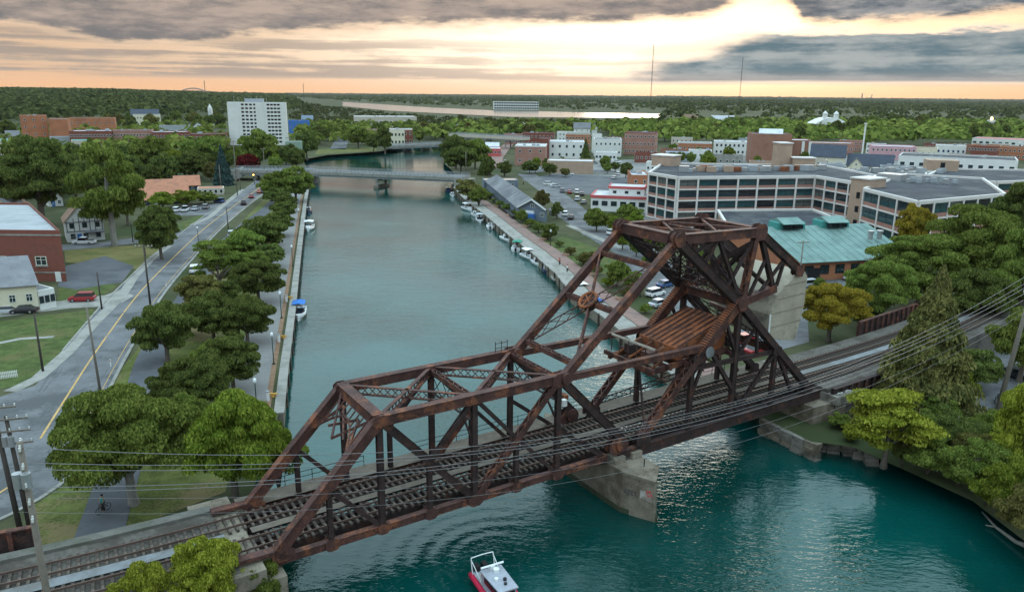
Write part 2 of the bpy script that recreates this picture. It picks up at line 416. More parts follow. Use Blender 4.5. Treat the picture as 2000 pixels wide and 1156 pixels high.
(xl, yl), (xr, yr) = SHORE_L[-1], SHORE_R[-1]
gm_.add([(-12000, yl, GZ), (xl, yl, GZ), (xr, yr, GZ), (9000, yr, GZ), (9000, 13500, GZ), (-12000, 13500, GZ)], [(0, 1, 5), (1, 2, 5), (2, 4, 5), (2, 3, 4)])
me = mesh_of(gm_, 'ground', EARTH)
g = newobj('ground', me); g['kind'] = 'structure'

WAKE = (-0.41, 58.68)
def make_water():
    m = bpy.data.materials.new('canal_water'); m.use_nodes = True; nt = m.node_tree; b = nt.nodes['Principled BSDF']
    tc = nt.nodes.new('ShaderNodeTexCoord'); v = tc.outputs['Object']
    mp = nt.nodes.new('ShaderNodeMapping'); nt.links.new(v, mp.inputs[0])
    mp.inputs['Rotation'].default_value = (0, 0, math.radians(24)); mp.inputs['Scale'].default_value = (0.55, 1.25, 1)
    w1 = noise(nt, mp.outputs[0], 0.42, 4, 0.62); w2 = noise(nt, mp.outputs[0], 1.5, 3, 0.6); w3 = noise(nt, v, 0.035, 3, 0.5)
    body = rgbmix(nt, w3.st(0.35, 0.65), (0.0005, 0.030, 0.025), (0.001, 0.060, 0.054))
    nt.links.new(body, b.inputs['Base Color'])
    b.inputs['Roughness'].default_value = 0.06; b.inputs['IOR'].default_value = 1.55; b.inputs['Specular Tint'].default_value = (0.72, 0.98, 0.96, 1); b.inputs['Specular IOR Level'].default_value = 0.5
    # ring waves of the patrol boat's wake
    sx = nt.nodes.new('ShaderNodeSeparateXYZ'); nt.links.new(v, sx.inputs[0]); wx, wy = X(nt, sx.outputs[0]), X(nt, sx.outputs[1])
    ex, ey = wx - WAKE[0], wy - WAKE[1]; rr_ = (ex * ex + ey * ey).f('SQRT') + (w3 - 0.5) * 3.0
    wake = (rr_ * 3.4).f('SINE') * rr_.st(3.0, 5.0) * rr_.st(10.0, 17.0, 1.0, 0.0) * ex.st(-2.0, 2.5, 1.0, 0.0)
    bp = nt.nodes.new('ShaderNodeBump'); bp.inputs['Strength'].default_value = 1.0; bp.inputs['Distance'].default_value = 0.25
    sq = nt.nodes.new('ShaderNodeSeparateXYZ'); nt.links.new(v, sq.inputs[0])
    calm = noise(nt, v, 0.02, 2, 0.5).st(0.38, 0.6, 0.4, 1.0) * X(nt, sq.outputs[1]).st(110.0, 330.0, 1.0, 0.28)
    nt.links.new(((w1 * 0.62 + w2 * 0.38) * calm + wake * (w1 * 0.22)).k, bp.inputs['Height']); nt.links.new(bp.outputs[0], b.inputs['Normal'])
    return m
WATER = make_water()
struct(MB().sheet([(-400, -500), (400, -500), (400, 900), (-400, 900)], 0.0), 'canal_water', WATER)
# the broad river beyond the town
rv = mat('river_water', (0.04, 0.05, 0.052), 0.16, 0.1, 0.01, spec=0.6)
struct(MB().sheet([(-1451.93, 4993.05), (-223.29, 2207.81), (-56.13, 1938.45), (150.19, 1816.02), (329.21, 1752.66), (266.81, 1418.10), (159.49, 1377.03), (-3.58, 1375.69), (-125.66, 1541.35), (-280.89, 1752.00), (-441.79, 2143.14), (-860.15, 3247.69), (-1131.94, 3890.76)], 2.4), 'river_water', rv)

# quay walls, capped, with fender timbers
def quay(pts, name, label, capm, wallm, h0=-1.5):
    t = thing(name, label, 'quay wall', (pts[0][0], pts[0][1], 0))
    part(MB().wallstrip(pts, 0.5, 0.5, h0, 1.94), 'wall', wallm, t)
    part(MB().wallstrip(pts, 0.62, 0.62, 1.9, 2.16), 'coping', capm, t)
    f = MB()
    for x, y in resample(pts, 6.0)[1:]: f.cyl((x, y, 0.6), 0.82, 2.4, 6)
    return t
quayL = [(-28.34, 85.84), (-32.31, 101.51), (-39.34, 130.14), (-51.47, 178.53), (-74.59, 271.19), (-92.76, 346.27)]
qt = quay(quayL, 'quay_wall', 'concrete seawall along the left bank beside the tree-lined promenade', CONC, CONCD)
for x, y in resample(quayL, 7.0)[1:]:
    part(MB().box((x + 0.62, y, 0.9), (0.3, 0.35, 2.2)), 'fender_timber', TIE, qt)
quayR = [(23.69, 99.24), (17.76, 125.45), (12.24, 146.25), (10.10, 162.70), (5.01, 186.66), (-0.19, 207.68), (-8.66, 246.08), (-17.63, 282.91), (-26.20, 328.58)]
qt = quay(quayR, 'quay_wall', 'long timber-faced quay wall with moored boats on the right bank', CONC, CONCD)
for x, y in resample(quayR, 5.5)[1:]:
    part(MB().box((x - 0.55, y - 0.45, 0.9), (0.35, 0.35, 2.6)), 'fender_timber', TIE, qt)
t = thing('stone_bank_wall', 'low stained concrete wall under the right end of the bridge', 'retaining wall', (*(33.39, 80.71), 0))
pts = [(31.43, 85.66), (34.52, 79.80), (35.21, 79.29)]
part(MB().wallstrip(pts, 0.35, 0.3, -1.5, 1.2), 'core', CONCD, t)
pts2 = [(36.49, 81.81), (40.06, 80.31), (40.80, 78.29)]
rr = random.Random(4)
for x, y in resample(pts, 1.7):
    for lv in range(4): part(MB().box((x + rr.uniform(-.15, .15), y + rr.uniform(-.15, .15), -.1 + lv * .6), (1.62, 1.1, .57), math.radians(-58) + rr.uniform(-.1, .1)), 'stone_block', STONE if rr.random() < .6 else CONCD, t)
for k, (x, y) in enumerate(resample(pts2, 1.5)):
    for lv in range(3):
        part(MB().box((x + rr.uniform(-.2, .2), y + rr.uniform(-.2, .2), 0.1 + lv * 0.62), (1.42, 1.0, 0.58), rr.uniform(-.3, -.1)), 'stone_block', STONE, t)

# roads
ROAD = smooth_line([(-62, 20), (-57, 50), (-49.69, 66.34), (-51.53, 73.75), (-54.85, 84.04), (-60.67, 102.05), (-65.41, 117.64), (-72.16, 141.28), (-78.94, 170.13), (-88.48, 215.18), (-95.73, 257.92), (-101.21, 293.64), (-105.95, 320.72), (-110.78, 344.36)])
ROAD = [p for p in ROAD]
def road(name, pts, w, m, z=2.03): return struct(MB().strip(pts, w / 2, w / 2, z), name, m)
mainroad = road('road', ROAD, 9.6, ASPH)
struct(MB().sheet([(-65.29, 90.12), (-64.12, 92.42), (-62.66, 95.01), (-60.40, 96.22), (-56.48, 86.29), (-49.81, 66.53), (-85, 60), (-110, 75)], 2.035), 'road_junction', ASPH)
for a, b in ((0.03, 0.235), (0.27, 0.98)):
    n = len(ROAD); seg = ROAD[int(a * n):int(b * n)]
    part(MB().strip(seg, 0.13, 0.13, 2.045), 'centre_line', YLINE, mainroad)
part(MB().strip(ROAD[int(.3 * len(ROAD)):], -3.8, 3.9, 2.045), 'edge_line', YLINE, mainroad)
kr = [p for p in offset(ROAD, -4.95)]
part(MB().wallstrip(kr[2:], 0.45, 0.0, 1.9, 2.14), 'kerb', CONC, mainroad)
kl = offset(ROAD, 4.95)
part(MB().wallstrip(kl[int(.43 * len(kl)):], 0.0, 0.3, 1.9, 2.14), 'kerb', CONC, mainroad)
rc = random.Random(5)
for k in range(26):
    i0 = rc.randrange(6, len(ROAD) - 8); o0 = rc.uniform(-4.2, 4.2); seg = offset(ROAD[i0:i0 + rc.randrange(2, 7)], o0); seg = [(x + rc.uniform(-.25, .25), y) for x, y in seg]
    part(MB().strip(seg, .05, .05, 2.041), 'tar_seam', ASPHD, mainroad)
side = [(-112.30, 185.10), (-104.46, 189.57), (-97.57, 197.07), (-90.45, 209.97)]
road('side_street', side, 8.0, ASPH, 2.034)
struct(MB().sheet([(-90.81, 146.48), (-99.63, 164.75), (-96.73, 176.03), (-84.71, 165.52), (-79.90, 150.42), (-82.39, 148.57), (-85.68, 144.24)], 2.03), 'parking_lot', ASPHD)
struct(MB().sheet([(-89.46, 124.29), (-93.66, 130.57), (-83.87, 135.89), (-78.05, 140.25), (-77.20, 144.63), (-72.39, 140.11), (-72.22, 132.84), (-79.30, 131.17)], 2.04), 'driveway', CONC)
# lawns
def lawn(name, poly, m=LAWN, z=2.015): return struct(MB().sheet(poly, z), name, m)
lawn('lawn', [(-77.61, 106.58), (-87.88, 121.93), (-82.98, 125.17), (-75.34, 130.66), (-73.06, 128.11), (-66.18, 102.09), (-64.35, 94.96), (-68.06, 92.30)])
lawn('lawn', [(-84.21, 135.15), (-90.04, 145.68), (-83.14, 152.03), (-79.22, 147.02), (-78.50, 138.33)])
lawn('lawn', [(-102.01, 168.91), (-110.61, 183.26), (-93.04, 190.25), (-88.39, 196.17), (-87.25, 202.21), (-80.25, 161.65), (-89.96, 165.25)], DRYLAWN)
lawn('lawn', [(-99.30, 219.75), (-99.69, 241.48), (-94.90, 239.69), (-91.01, 209.94), (-94.25, 204.88)], LAWN)
lawn('verge', [(-51.48, 74.10), (-52.75, 89.31), (-56.48, 107.31), (-62.39, 132.56), (-66.55, 154.19), (-74.61, 189.98), (-83.60, 235.29), (-92.52, 283.74), (-83.16, 284.55), (-59.93, 197.91), (-47.65, 148.48), (-40.97, 120.82), (-34.41, 93.67), (-30.44, 78.39), (-27.98, 67.02), (-33.88, 60.51), (-38.22, 56.85), (-40.36, 56.07)], GRASS, 2.012)
lawn('verge', [(-62.97, 98.48), (-67.79, 119.80), (-72.32, 135.66), (-70.86, 135.00), (-60.27, 96.22)], GRASS, 2.016)
lawn('verge', [(-76.99, 141.06), (-78.92, 153.59), (-79.79, 160.67), (-77.70, 157.85), (-73.42, 136.34)], GRASS, 2.017)
# left pavements and paths
pav = lambda nm, pts, w, m=CONC, z=2.05: struct(MB().strip(pts, w / 2, w / 2, z), nm, m)
pav('pavement', [(-65.10, 91.86), (-64.47, 96.86), (-66.40, 106.97), (-70.57, 122.61), (-74.69, 140.01), (-80.01, 155.84), (-84.94, 175.50), (-87.35, 189.23)], 1.9)
pav('pavement', [(-79.66, 110.83), (-77.37, 113.45), (-72.83, 114.66)], 1.2)
pav('pavement', [(-94.18, 220.10), (-94.90, 235.50), (-100.99, 265.06), (-108.89, 306.09)], 1.8)
pav('footpath', smooth_line([(-35.41, 56.91), (-37.27, 62.15), (-41.12, 73.18), (-46.68, 88.17), (-52.95, 105.15), (-56.95, 120.21), (-71.14, 177.44), (-78.76, 221.15), (-82.41, 251.78), (-88.59, 288.57)]), 4.0, ASPHD)
pav('promenade', offset(quayL, 4.0), 5.6, mat('promenade_concrete', (0.2, 0.195, 0.19), 0.9, 0.1, 0.3, col2=(0.16, 0.155, 0.15), s2=0.15))
pav('planting_strip', offset(quayL, 1.45), 0.7, MULCH, 2.06)
struct(MB().sheet([(-75.21, 196.98), (-77.83, 214.16), (-70.13, 212.97), (-65.64, 190.51), (-69.10, 183.72)], 2.03), 'parking_lot', ASPHD)
struct(MB().sheet([(-112.86, 247.13), (-114.35, 256.44), (-102.40, 268.88), (-104.62, 282.68), (-99.40, 275.96), (-94.90, 239.69), (-106.97, 236.69)], 2.028), 'parking_lot', ASPH)

# right bank: promenade, brick walk, lawn park, car parks, streets
pav('promenade', offset(quayR, -2.0), 2.6, CONC)
pav('brick_walk', offset(quayR, -5.2), 3.4, PAVER, 2.045)
lawn('park_lawn', [(8.42, 202.08), (14.09, 208.58), (24.42, 187.76), (27.17, 171.34), (23.96, 160.94), (17.14, 165.56), (12.18, 182.05)], LAWN, 2.02)
struct(MB().sheet([(12.07, 261.52), (20.38, 279.07), (26.47, 238.09), (34.53, 211.47), (37.81, 183.46), (36.45, 136.70), (33.14, 110.40), (29.73, 123.52), (27.49, 151.97), (26.34, 182.83), (19.08, 217.12)], 2.026), 'car_park', ASPH)
struct(MB().sheet([(4.12, 352.10), (19.79, 382.01), (49.36, 372.93), (59.46, 357.87), (50.86, 317.59), (30.14, 302.25), (17.52, 314.48)], 2.03), 'car_park', ASPHD)
pav('street', [(7.14, 390.98), (26.66, 409.99), (52.34, 396.20), (74.92, 375.72)], 9.0, ASPH, 2.028)
pav('street', [(6.45, 380.51), (17.40, 293.31), (21.64, 248.32), (24.33, 210.82)], 9.0, ASPH, 2.032)
pav('street', [(-10.26, 405.55), (-10.59, 480.21), (-6.86, 565.37), (-1.49, 655.53)], 8.0, PAVER, 2.03)
pav('pavement', [(16.84, 227.68), (22.72, 209.12), (28.23, 191.93)], 2.2, CONC, 2.05)
struct(MB().sheet([(33.94, 110.43), (39.51, 110.62), (48.00, 116.43), (59.03, 147.13), (75.06, 154.18), (83.47, 158.16), (90.11, 169.24), (63.20, 162.86), (42.27, 136.95)], 2.027), 'car_park', ASPH)
struct(MB().sheet([(-0.86, 437.69), (93.12, 486.81), (257.23, 555.17), (291.34, 441.83), (237.17, 320.75), (157.48, 258.39), (70.34, 205.87), (38.76, 238.97), (24.18, 370.19)], 2.01), 'town_ground', mat('town_paving', (0.2, 0.195, 0.19), 0.9, 0.2, 0.05, col2=(0.13, 0.135, 0.12), s2=0.03))
pav('street', smooth_line([(88.45, 120.04), (75.22, 106.09), (67.11, 96.74), (61.64, 84.99), (75, 70)]), 8.5, ASPH, 2.03)
pav('pavement', [(58.28, 94.65), (59.70, 91.23), (59.75, 84.94), (59.90, 80.45)], 1.4, CONC, 2.05)
pav('street', [(-122.34, 535.70), (-162.62, 740.88), (-198.66, 929.48), (-228.69, 1105.58)], 11.0, ASPH, 2.03)
lawn('bank_lawn', [(-125.26, 484.13), (-120.45, 497.82), (-92.94, 520.55), (-100.03, 560.81), (-136.04, 533.46)], GRASS, 2.03)

# ------------------------------------------------------------------ the bascule bridge
BO, BA = (-6.85, 58.31), math.radians(33)
BC, BS = math.cos(BA), math.sin(BA)
TW = 8.2
def B(s, t, z): return (BO[0] + s * BC - t * BS, BO[1] + s * BS + t * BC, z)
def BT(s):  # transverse position of the track axis along the line
    c = 4.05
    if s < -14: c += 0.0032 * (s + 14) ** 2
    if s > 62: c += 0.00165 * (s - 62) ** 2
    return c
bridge = thing('bascule_bridge', 'rusty riveted steel bascule railway bridge with overhead concrete counterweight', 'bridge', B(20, 4.1, 0))
UPT = (-BS, BC, 0)
def box_member(mb, p, q, w, h, up=(0, 0, 1), fl=0.06):
    """riveted box: two webs, cover plates that stand proud"""
    p, q = Vector(p), Vector(q); d = (q - p).normalized(); u = Vector(up); r = d.cross(u)
    if r.length < 0.05: r = d.cross(Vector((BC, BS, 0)))
    r.normalize(); u = r.cross(d).normalized()
    mb.beam(p, q, w * 0.8, h * 0.9, 0, u)
    for k in (-1, 1): mb.beam(p + u * k * h * 0.47, q + u * k * h * 0.47, w, h * 0.08, 0, u)
    return mb
def laced_member(mb, p, q, w, h, up=(0, 0, 1), pitch=0.8, bar=0.09):
    """two channels joined by zigzag lacing bars on both faces"""
    p, q = Vector(p), Vector(q); d = (q - p); L = d.length; d.normalize(); u = Vector(up); r = d.cross(u)
    if r.length < 0.05: r = d.cross(Vector((BC, BS, 0)))
    r.normalize(); u = r.cross(d).normalized()
    for k in (-1, 1): mb.beam(p + r * k * w * 0.42, q + r * k * w * 0.42, w * 0.16, h, 0, u)
    n = max(3, int(L / pitch))
    for f in (-1, 1):
        for i in range(n):
            k = 1 if i % 2 else -1
            a = p + d * (L * i / n) + r * k * w * 0.4 + u * f * h * 0.46
            b = p + d * (L * (i + 1) / n) - r * k * w * 0.4 + u * f * h * 0.46
            mb.beam(a, b, bar, 0.04, 0, u)
    for e in (p + d * 0.35, q - d * 0.35): mb.beam(e - d * 0.35, e + d * 0.35, w * 0.96, h * 0.97, 0, u)
    return mb
def lattice_beam(mb, p, q, h, w=0.22, pitch=None, c=0.1):
    """deep thin lattice girder: two chords and X bars in a vertical plane"""
    p, q = Vector(p), Vector(q); d = q - p; L = d.length; d.normalize(); u = Vector((0, 0, 1)); r = d.cross(u).normalized(); u = r.cross(d)
    for k in (-1, 1): mb.beam(p + u * k * h / 2, q + u * k * h / 2, w, c, 0, u)
    n = max(3, int(L / (pitch or h * 0.9)))
    for i in range(n):
        a0, a1 = p + d * L * i / n, p + d * L * (i + 1) / n
        mb.beam(a0 - u * h / 2, a1 + u * h / 2, 0.05, 0.07, 0, u); mb.beam(a0 + u * h / 2, a1 - u * h / 2, 0.05, 0.07, 0, u)
    return mb
def gusset(t, s, z, ds, dz, name='gusset_plate', m=RUST):
    mb = MB(); ds *= .74; dz *= .68
    for k in (-1, 1):
        o = t + k * 0.36
        pl = [(-ds, -dz * .5), (-ds * .5, -dz), (ds * .5, -dz), (ds, -dz * .5), (ds, dz * .5), (ds * .5, dz), (-ds * .5, dz), (-ds, dz * .5)]
        mb.loft([[B(s + a, o + e * 0.02, z + b) for a, b in pl] for e in (-1, 1)])
    return part(mb, name, m, bridge)
ZB, ZTOP, ZM = 5.2, 14.8, 10.0
HIP, MID, PIN = -4.4, 4.4, 13.4
def mem(name, fn, p, q, w, h, m=RUST, **k):
    return part(fn(MB(), B(*p), B(*q), w, h, **k), name, m, bridge)
rb = random.Random(11)
for t in (0.0, TW):
    # leaf truss
    mem('bottom_chord', box_member, (-13.2, t, ZB), (19.6, t, ZB), 0.6, 0.62)
    mem('end_post', box_member, (-13.4, t, ZB + .35), (HIP, t, ZTOP), 0.78, 0.85)
    mem('top_chord', box_member, (HIP, t, ZTOP), (PIN + .5, t, ZTOP), 0.78, 0.85)
    mem('top_chord', box_member, (PIN, t, ZTOP - .1), (33.2, t, 14.5), 0.62, 0.62)      # operating strut
    for s, zt in ((-8.8, ZM - .3), (0.0, ZM), (8.8, ZM)):
        mem('sub_post', laced_member, (s, t, ZB), (s, t, zt), 0.42, 0.4, RUSTD)
    for s in (HIP, MID, PIN):
        mem('post', laced_member, (s, t, ZB), (s, t, ZTOP - .3), 0.46, 0.5, RUSTD)
    mem('diagonal', box_member, (HIP, t, ZTOP), (MID, t, ZB), 0.56, 0.6, RUSTD)
    mem('diagonal', laced_member, (PIN, t, ZTOP), (MID, t, ZB), 0.6, 0.6, RUST, bar=0.12)
    mem('diagonal', box_member, (PIN + .3, t, ZTOP - .2), (21.6, t, 6.6), 0.72, 0.8, RUSTD)
    mem('diagonal', box_member, (19.4, t, ZB), (PIN + .2, t, 9.6), 0.4, 0.4, RUSTD)
    for a, b in (((-8.8, ZM), (HIP, ZB)), ((0.0, ZM), (MID, ZTOP)), ((8.8, ZM), (MID, ZTOP)), ((8.8, ZM), (PIN, ZB))):
        mem('sub_diagonal', laced_member, (a[0], t, a[1]), (b[0], t, b[1]), 0.36, 0.36, RUSTD)
    for s, z, d, e in ((HIP, ZTOP, .9, .75), (MID, ZTOP, .8, .65), (PIN + .2, ZTOP - .1, 1.5, 1.0), (-12.7, ZB + .5, 1.2, .8), (-8.8, ZB, .8, .75), (HIP, ZB, .7, .7), (0, ZB, .8, .75), (MID, ZB, 1.0, .85), (8.8, ZB, .8, .75), (PIN, ZB, .9, .85), (20.8, 6.2, 1.5, 1.2)):
        gusset(t, s, z, d, e)
    # toe seat plate beyond the end post
    part(MB().beam(B(-16.2, t, 6.15), B(-13.0, t, 6.05), 0.8, 0.3), 'toe_plate', RUST, bridge)
    # link between leaf and counterweight truss
    mem('link', box_member, (PIN + .6, t, ZTOP), (27.3, t, 26.3), 0.66, 0.8)
    # counterweight truss
    A_, B_, C_, D_ = (27.3, 26.5), (37.3, 18.6), (39.4, 26.2), (46.6, 21.2)
    mem('counterweight_chord', box_member, (A_[0], t, A_[1]), (C_[0], t, C_[1]), 0.85, 0.95)
    mem('counterweight_arm', box_member, (A_[0], t, A_[1]), (B_[0], t, B_[1]), 0.85, 0.95, RUSTD)
    mem('counterweight_chord', box_member, (C_[0], t, C_[1]), (D_[0] + .8, t, D_[1] - .4), 0.75, 0.85, RUSTD)
    mem('counterweight_hanger', laced_member, (C_[0] - .4, t, C_[1]), (B_[0] + .3, t, B_[1]), 0.7, 0.6, RUST, bar=.12)
    mem('counterweight_hanger', box_member, (C_[0] + .2, t, C_[1]), (42.6, t, 19.6), 0.5, 0.5, RUSTD)
    mem('counterweight_chord', box_member, (B_[0], t, B_[1]), (43.0, t, 19.6), 0.75, 0.8, RUST)
    mem('counterweight_arm', box_member, (33.2, t, 26.2), (36.6, t, 20.2), 0.4, 0.4, RUSTD)
    for (s, z), d in ((A_, 1.25), (C_, 1.3), (B_, 1.3), (D_, .9)): gusset(t, s, z, d, d)
    for (s, z), rad in ((A_, .72), (B_, .75), ((PIN + .6, ZTOP), .55), ((21.2, 6.4), .75)):
        a, b = B(s, t - .62, z), B(s, t + .62, z)
        part(MB().tube([a, b], rad, 16), 'trunnion_pin', RUST, bridge, False)
    # tower: ladder-plated front leg, back leg, posts and ties
    o = t + (0.95 if t == 0 else -0.95)
    mem('tower_leg', laced_member, (24.0, t, 6.2), (31.6, t, 13.6), 0.8, 0.7, RUST, pitch=.7, bar=.14)
    mb = MB(); p, q = Vector(B(31.4, t, 13.4)), Vector(B(37.3, t, 18.9)); box_member(mb, p, q, 0.9, 1.0)
    part(mb, 'tower_leg', RUST, bridge)
    up = Vector((-BS * 0, 0, 1)); d = (q - p).normalized(); r = d.cross(Vector((0, 0, 1))).normalized(); u = r.cross(d).normalized()
    rack = MB()
    for i in range(26): rack.beam(p + d * (0.2 + i * .3) + u * .55 - r * .42, p + d * (0.2 + i * .3) + u * .55 + r * .42, 0.13, 0.16, 0, u)
    part(rack, 'rack_teeth', RUSTO, bridge)
    mem('tower_leg', laced_member, (37.4, t, 18.5), (51.0, t, 6.2), 0.85, 0.75, RUSTD, pitch=.8, bar=.13)
    mem('tower_post', box_member, (37.4, t, ZB), (37.4, t, 18.0), 0.5, 0.6, RUSTD)
    mem('tower_post', box_member, (44.2, t, ZB), (44.2, t, 12.2), 0.45, 0.5, RUSTD)
    mem('tower_post', box_member, (30.8, t, ZB), (30.8, t, 12.6), 0.45, 0.5, RUSTD)
    mem('tower_tie', box_member, (30.8, t, 12.4), (44.2, t, 12.0), 0.45, 0.45, RUSTD)
    mem('tower_tie', laced_member, (33.2, t, 14.2), (39.5, t, 6.0), 0.42, 0.42, RUSTD)
    mem('tower_tie', laced_member, (44.2, t, 12.0), (38.4, t, 6.0), 0.42, 0.42, RUSTD)
    mem('tower_tie', laced_member, (44.6, t, 11.6), (48.0, t, 6.2), 0.36, 0.36, RUSTD)
    for s, z, d in ((24.2, 6.1, 1.3), (31.5, 13.5, 1.2), (44.2, 12.1, 1.0), (50.8, 6.2, 1.2)): gusset(t, s, z, d, d * .8, m=RUSTD)
    # fixed span girder from pier to abutment
    mem('bottom_chord', box_member, (21.0, t, 4.9), (53.5, t, 4.9), 0.6, 1.1, RUSTD)
# wedge-shaped plated web inside the tower leg
for t in (0.0, TW):
    k = 1 if t else -1
    part(MB().tube([B(32.6, t + k * .65, 14.1), B(32.6, t + k * .75, 14.1)], .62, 10), 'gear_cover', PLATE, bridge)

# portal and sway frames, top laterals
def cross(name, s0, t0, z0, s1, t1, z1, w, h, fn=box_member, m=RUST, **k):
    return part(fn(MB(), B(s0, t0, z0), B(s1, t1, z1), w, h, **k), name, m, bridge)
cross('portal_strut', HIP, 0, ZTOP, HIP, TW, ZTOP, 0.95, 0.95)
pm = MB()
for a, b in (((0.4, 0), (TW / 2, -2.6)), ((TW - .4, 0), (TW / 2, -2.6)), ((0.2, -3.2), (2.4, -.7)), ((TW - .2, -3.2), (TW - 2.4, -.7)), ((2.4, -.7), (5.8, -2.2)), ((TW - 2.4, -.7), (2.4, -2.2))):
    f = lambda t, dz: B(HIP + dz * .94 - .1, t, ZTOP + dz)
    pm.beam(f(*a), f(*b), 0.16, 0.22)
for i in range(9):
    t0 = .3 + (TW - .6) * i / 9; t1 = .3 + (TW - .6) * (i + 1) / 9
    arch = lambda t: -3.4 + 2.3 * math.sin(math.pi * t / TW)
    pm.beam(f(t0, arch(t0)), f(t1, arch(t1)), 0.14, 0.2)
    pm.beam(f(t0, arch(t0)), f(t0, -.45), 0.1, 0.1)
part(pm, 'portal_bracing', RUST, bridge)
for s in (MID, PIN):
    cross('sway_strut', s, 0, ZTOP - .1, s, TW, ZTOP - .1, 0.5, 0.5, laced_member)
    sm = MB(); lattice_beam(sm, B(s, .3, ZTOP - 1.3), B(s, TW - .3, ZTOP - 1.3), 1.9, pitch=1.6)
    sm.beam(B(s, .2, ZTOP - 4.2), B(s, 2.2, ZTOP - 2.2), .16, .16); sm.beam(B(s, TW - .2, ZTOP - 4.2), B(s, TW - 2.2, ZTOP - 2.2), .16, .16)
    part(sm, 'sway_frame', RUSTD, bridge)
for a, b in ((HIP, MID), (MID, PIN)):
    part(lattice_beam(MB(), B(a + .3, .3, ZTOP - .1), B(b - .3, TW - .3, ZTOP - .1), 0.75, .34), 'lateral_brace', RUST, bridge)
    part(lattice_beam(MB(), B(a + .3, TW - .3, ZTOP - .1), B(b - .3, .3, ZTOP - .1), 0.75, .34), 'lateral_brace', RUST, bridge)
# link bracing: cross struts, X bars meeting at a ringed hub
lk = lambda f, t: (PIN + .6 + f * (27.3 - PIN - .6), t, ZTOP + f * (26.3 - ZTOP))
for f in (.09, .46, .8):
    cross('link_strut', *lk(f, 0), *lk(f, TW), 0.5, 0.5, laced_member)
for t0, t1 in ((0, TW), (TW, 0)):
    part(lattice_beam(MB(), B(*lk(.1, t0)), B(*lk(.46, 4.1)), .8, .16, 1.4), 'link_brace', RUST, bridge)
    part(lattice_beam(MB(), B(*lk(.46, 4.1)), B(*lk(.8, t1)), .8, .16, 1.4), 'link_brace', RUST, bridge)
hub = Vector(B(*lk(.46, 4.1))); hm = MB()
ax = (Vector(B(*lk(1, 0))) - Vector(B(*lk(0, 0)))).normalized(); nrm = ax.cross(Vector(UPT)).normalized()
hm.tube([hub - nrm * .3, hub + nrm * .45], .85, 16)
part(hm, 'hub', RUSTD, bridge)
rm = MB(); e1, e2 = ax, Vector(UPT)
ringp = [hub + nrm * .5 + (e1 * math.cos(a) + e2 * math.sin(a)) * .95 for a in [2 * math.pi * i / 20 for i in range(21)]]
rm.tube(ringp, .16, 6, cap=False)
for a in (0, math.pi / 3, 2 * math.pi / 3): rm.beam(hub + nrm * .5 + (e1 * math.cos(a) + e2 * math.sin(a)) * .9, hub + nrm * .5 - (e1 * math.cos(a) + e2 * math.sin(a)) * .9, .14, .14)
part(rm, 'hub_ring', RUSTO, bridge)
# between the counterweight trusses
for s, z, w in ((27.3, 26.5, 1.0), (39.4, 26.2, .9)): cross('counterweight_strut', s, 0, z, s, TW, z, w, w)
cross('counterweight_strut', 33.2, 0, 26.3, 33.2, TW, 26.3, .5, .5, laced_member)
for t0, t1 in ((0, TW), (TW, 0)):
    part(MB().beam(B(27.6, t0, 26.7), B(33.2, t1, 26.6), .22, .22), 'counterweight_lateral', RUST, bridge)
    part(MB().beam(B(33.2, t0, 26.6), B(39.2, t1, 26.5), .22, .22), 'counterweight_lateral', RUST, bridge)
    part(laced_member(MB(), B(38.2, t0, 25.0), B(37.5, t1, 19.4), .5, .5), 'counterweight_sway', RUSTD, bridge)
    part(lattice_beam(MB(), B(28.0, t0, 25.8), B(36.6, t1, 19.2), .6, .2, 1.2), 'counterweight_sway', RUSTD, bridge)
for f in (.16, .3, .44, .58, .72, .86):
    s, z = 27.3 + 10 * f, 26.5 - 7.9 * f
    part(lattice_beam(MB(), B(s, .4, z), B(s, TW - .4, z), .7, .18, .8), 'counterweight_tie', RUSTD, bridge)
cross('counterweight_strut', 37.3, 0, 18.6, 37.3, TW, 18.6, .9, .9)
cross('tower_strut', 44.2, 0, 12.1, 44.2, TW, 12.1, .6, .7)
cross('tower_strut', 30.8, 0, 12.4, 30.8, TW, 12.4, .6, .6)
part(MB().beam(B(42.0, TW, 16.0), B(38.2, .3, 16.9), .3, .5), 'counterweight_tie', RUST, bridge)

# counterweight: board-marked concrete block with a curved heel
cw = MB()
prof = [(42.6, 13.9), (42.5, 16.6), (43.4, 18.7), (45.4, 20.0), (47.9, 21.0), (48.5, 20.2), (48.5, 17.0), (48.0, 14.8), (47.5, 12.8), (44.8, 13.2)]
cw.loft([[B(s, t, z) for s, z in prof] for t in (-0.05, TW - .55)])
cwo = part(cw, 'counterweight', CWCONC, bridge)
for z in (15.0, 16.6, 18.2, 19.6):
    part(MB().beam(B(42.65 + max(0, z - 16.6) * .55, -.07, z), B(48.3, -.07, z + .15), .05, .05), 'board_seam', CONCD, cwo)
part(MB().beam(B(42.65, -.08, 14.2), B(42.6, -.08, 16.6), .08, .18), 'edge_strip', WHITE, cwo)

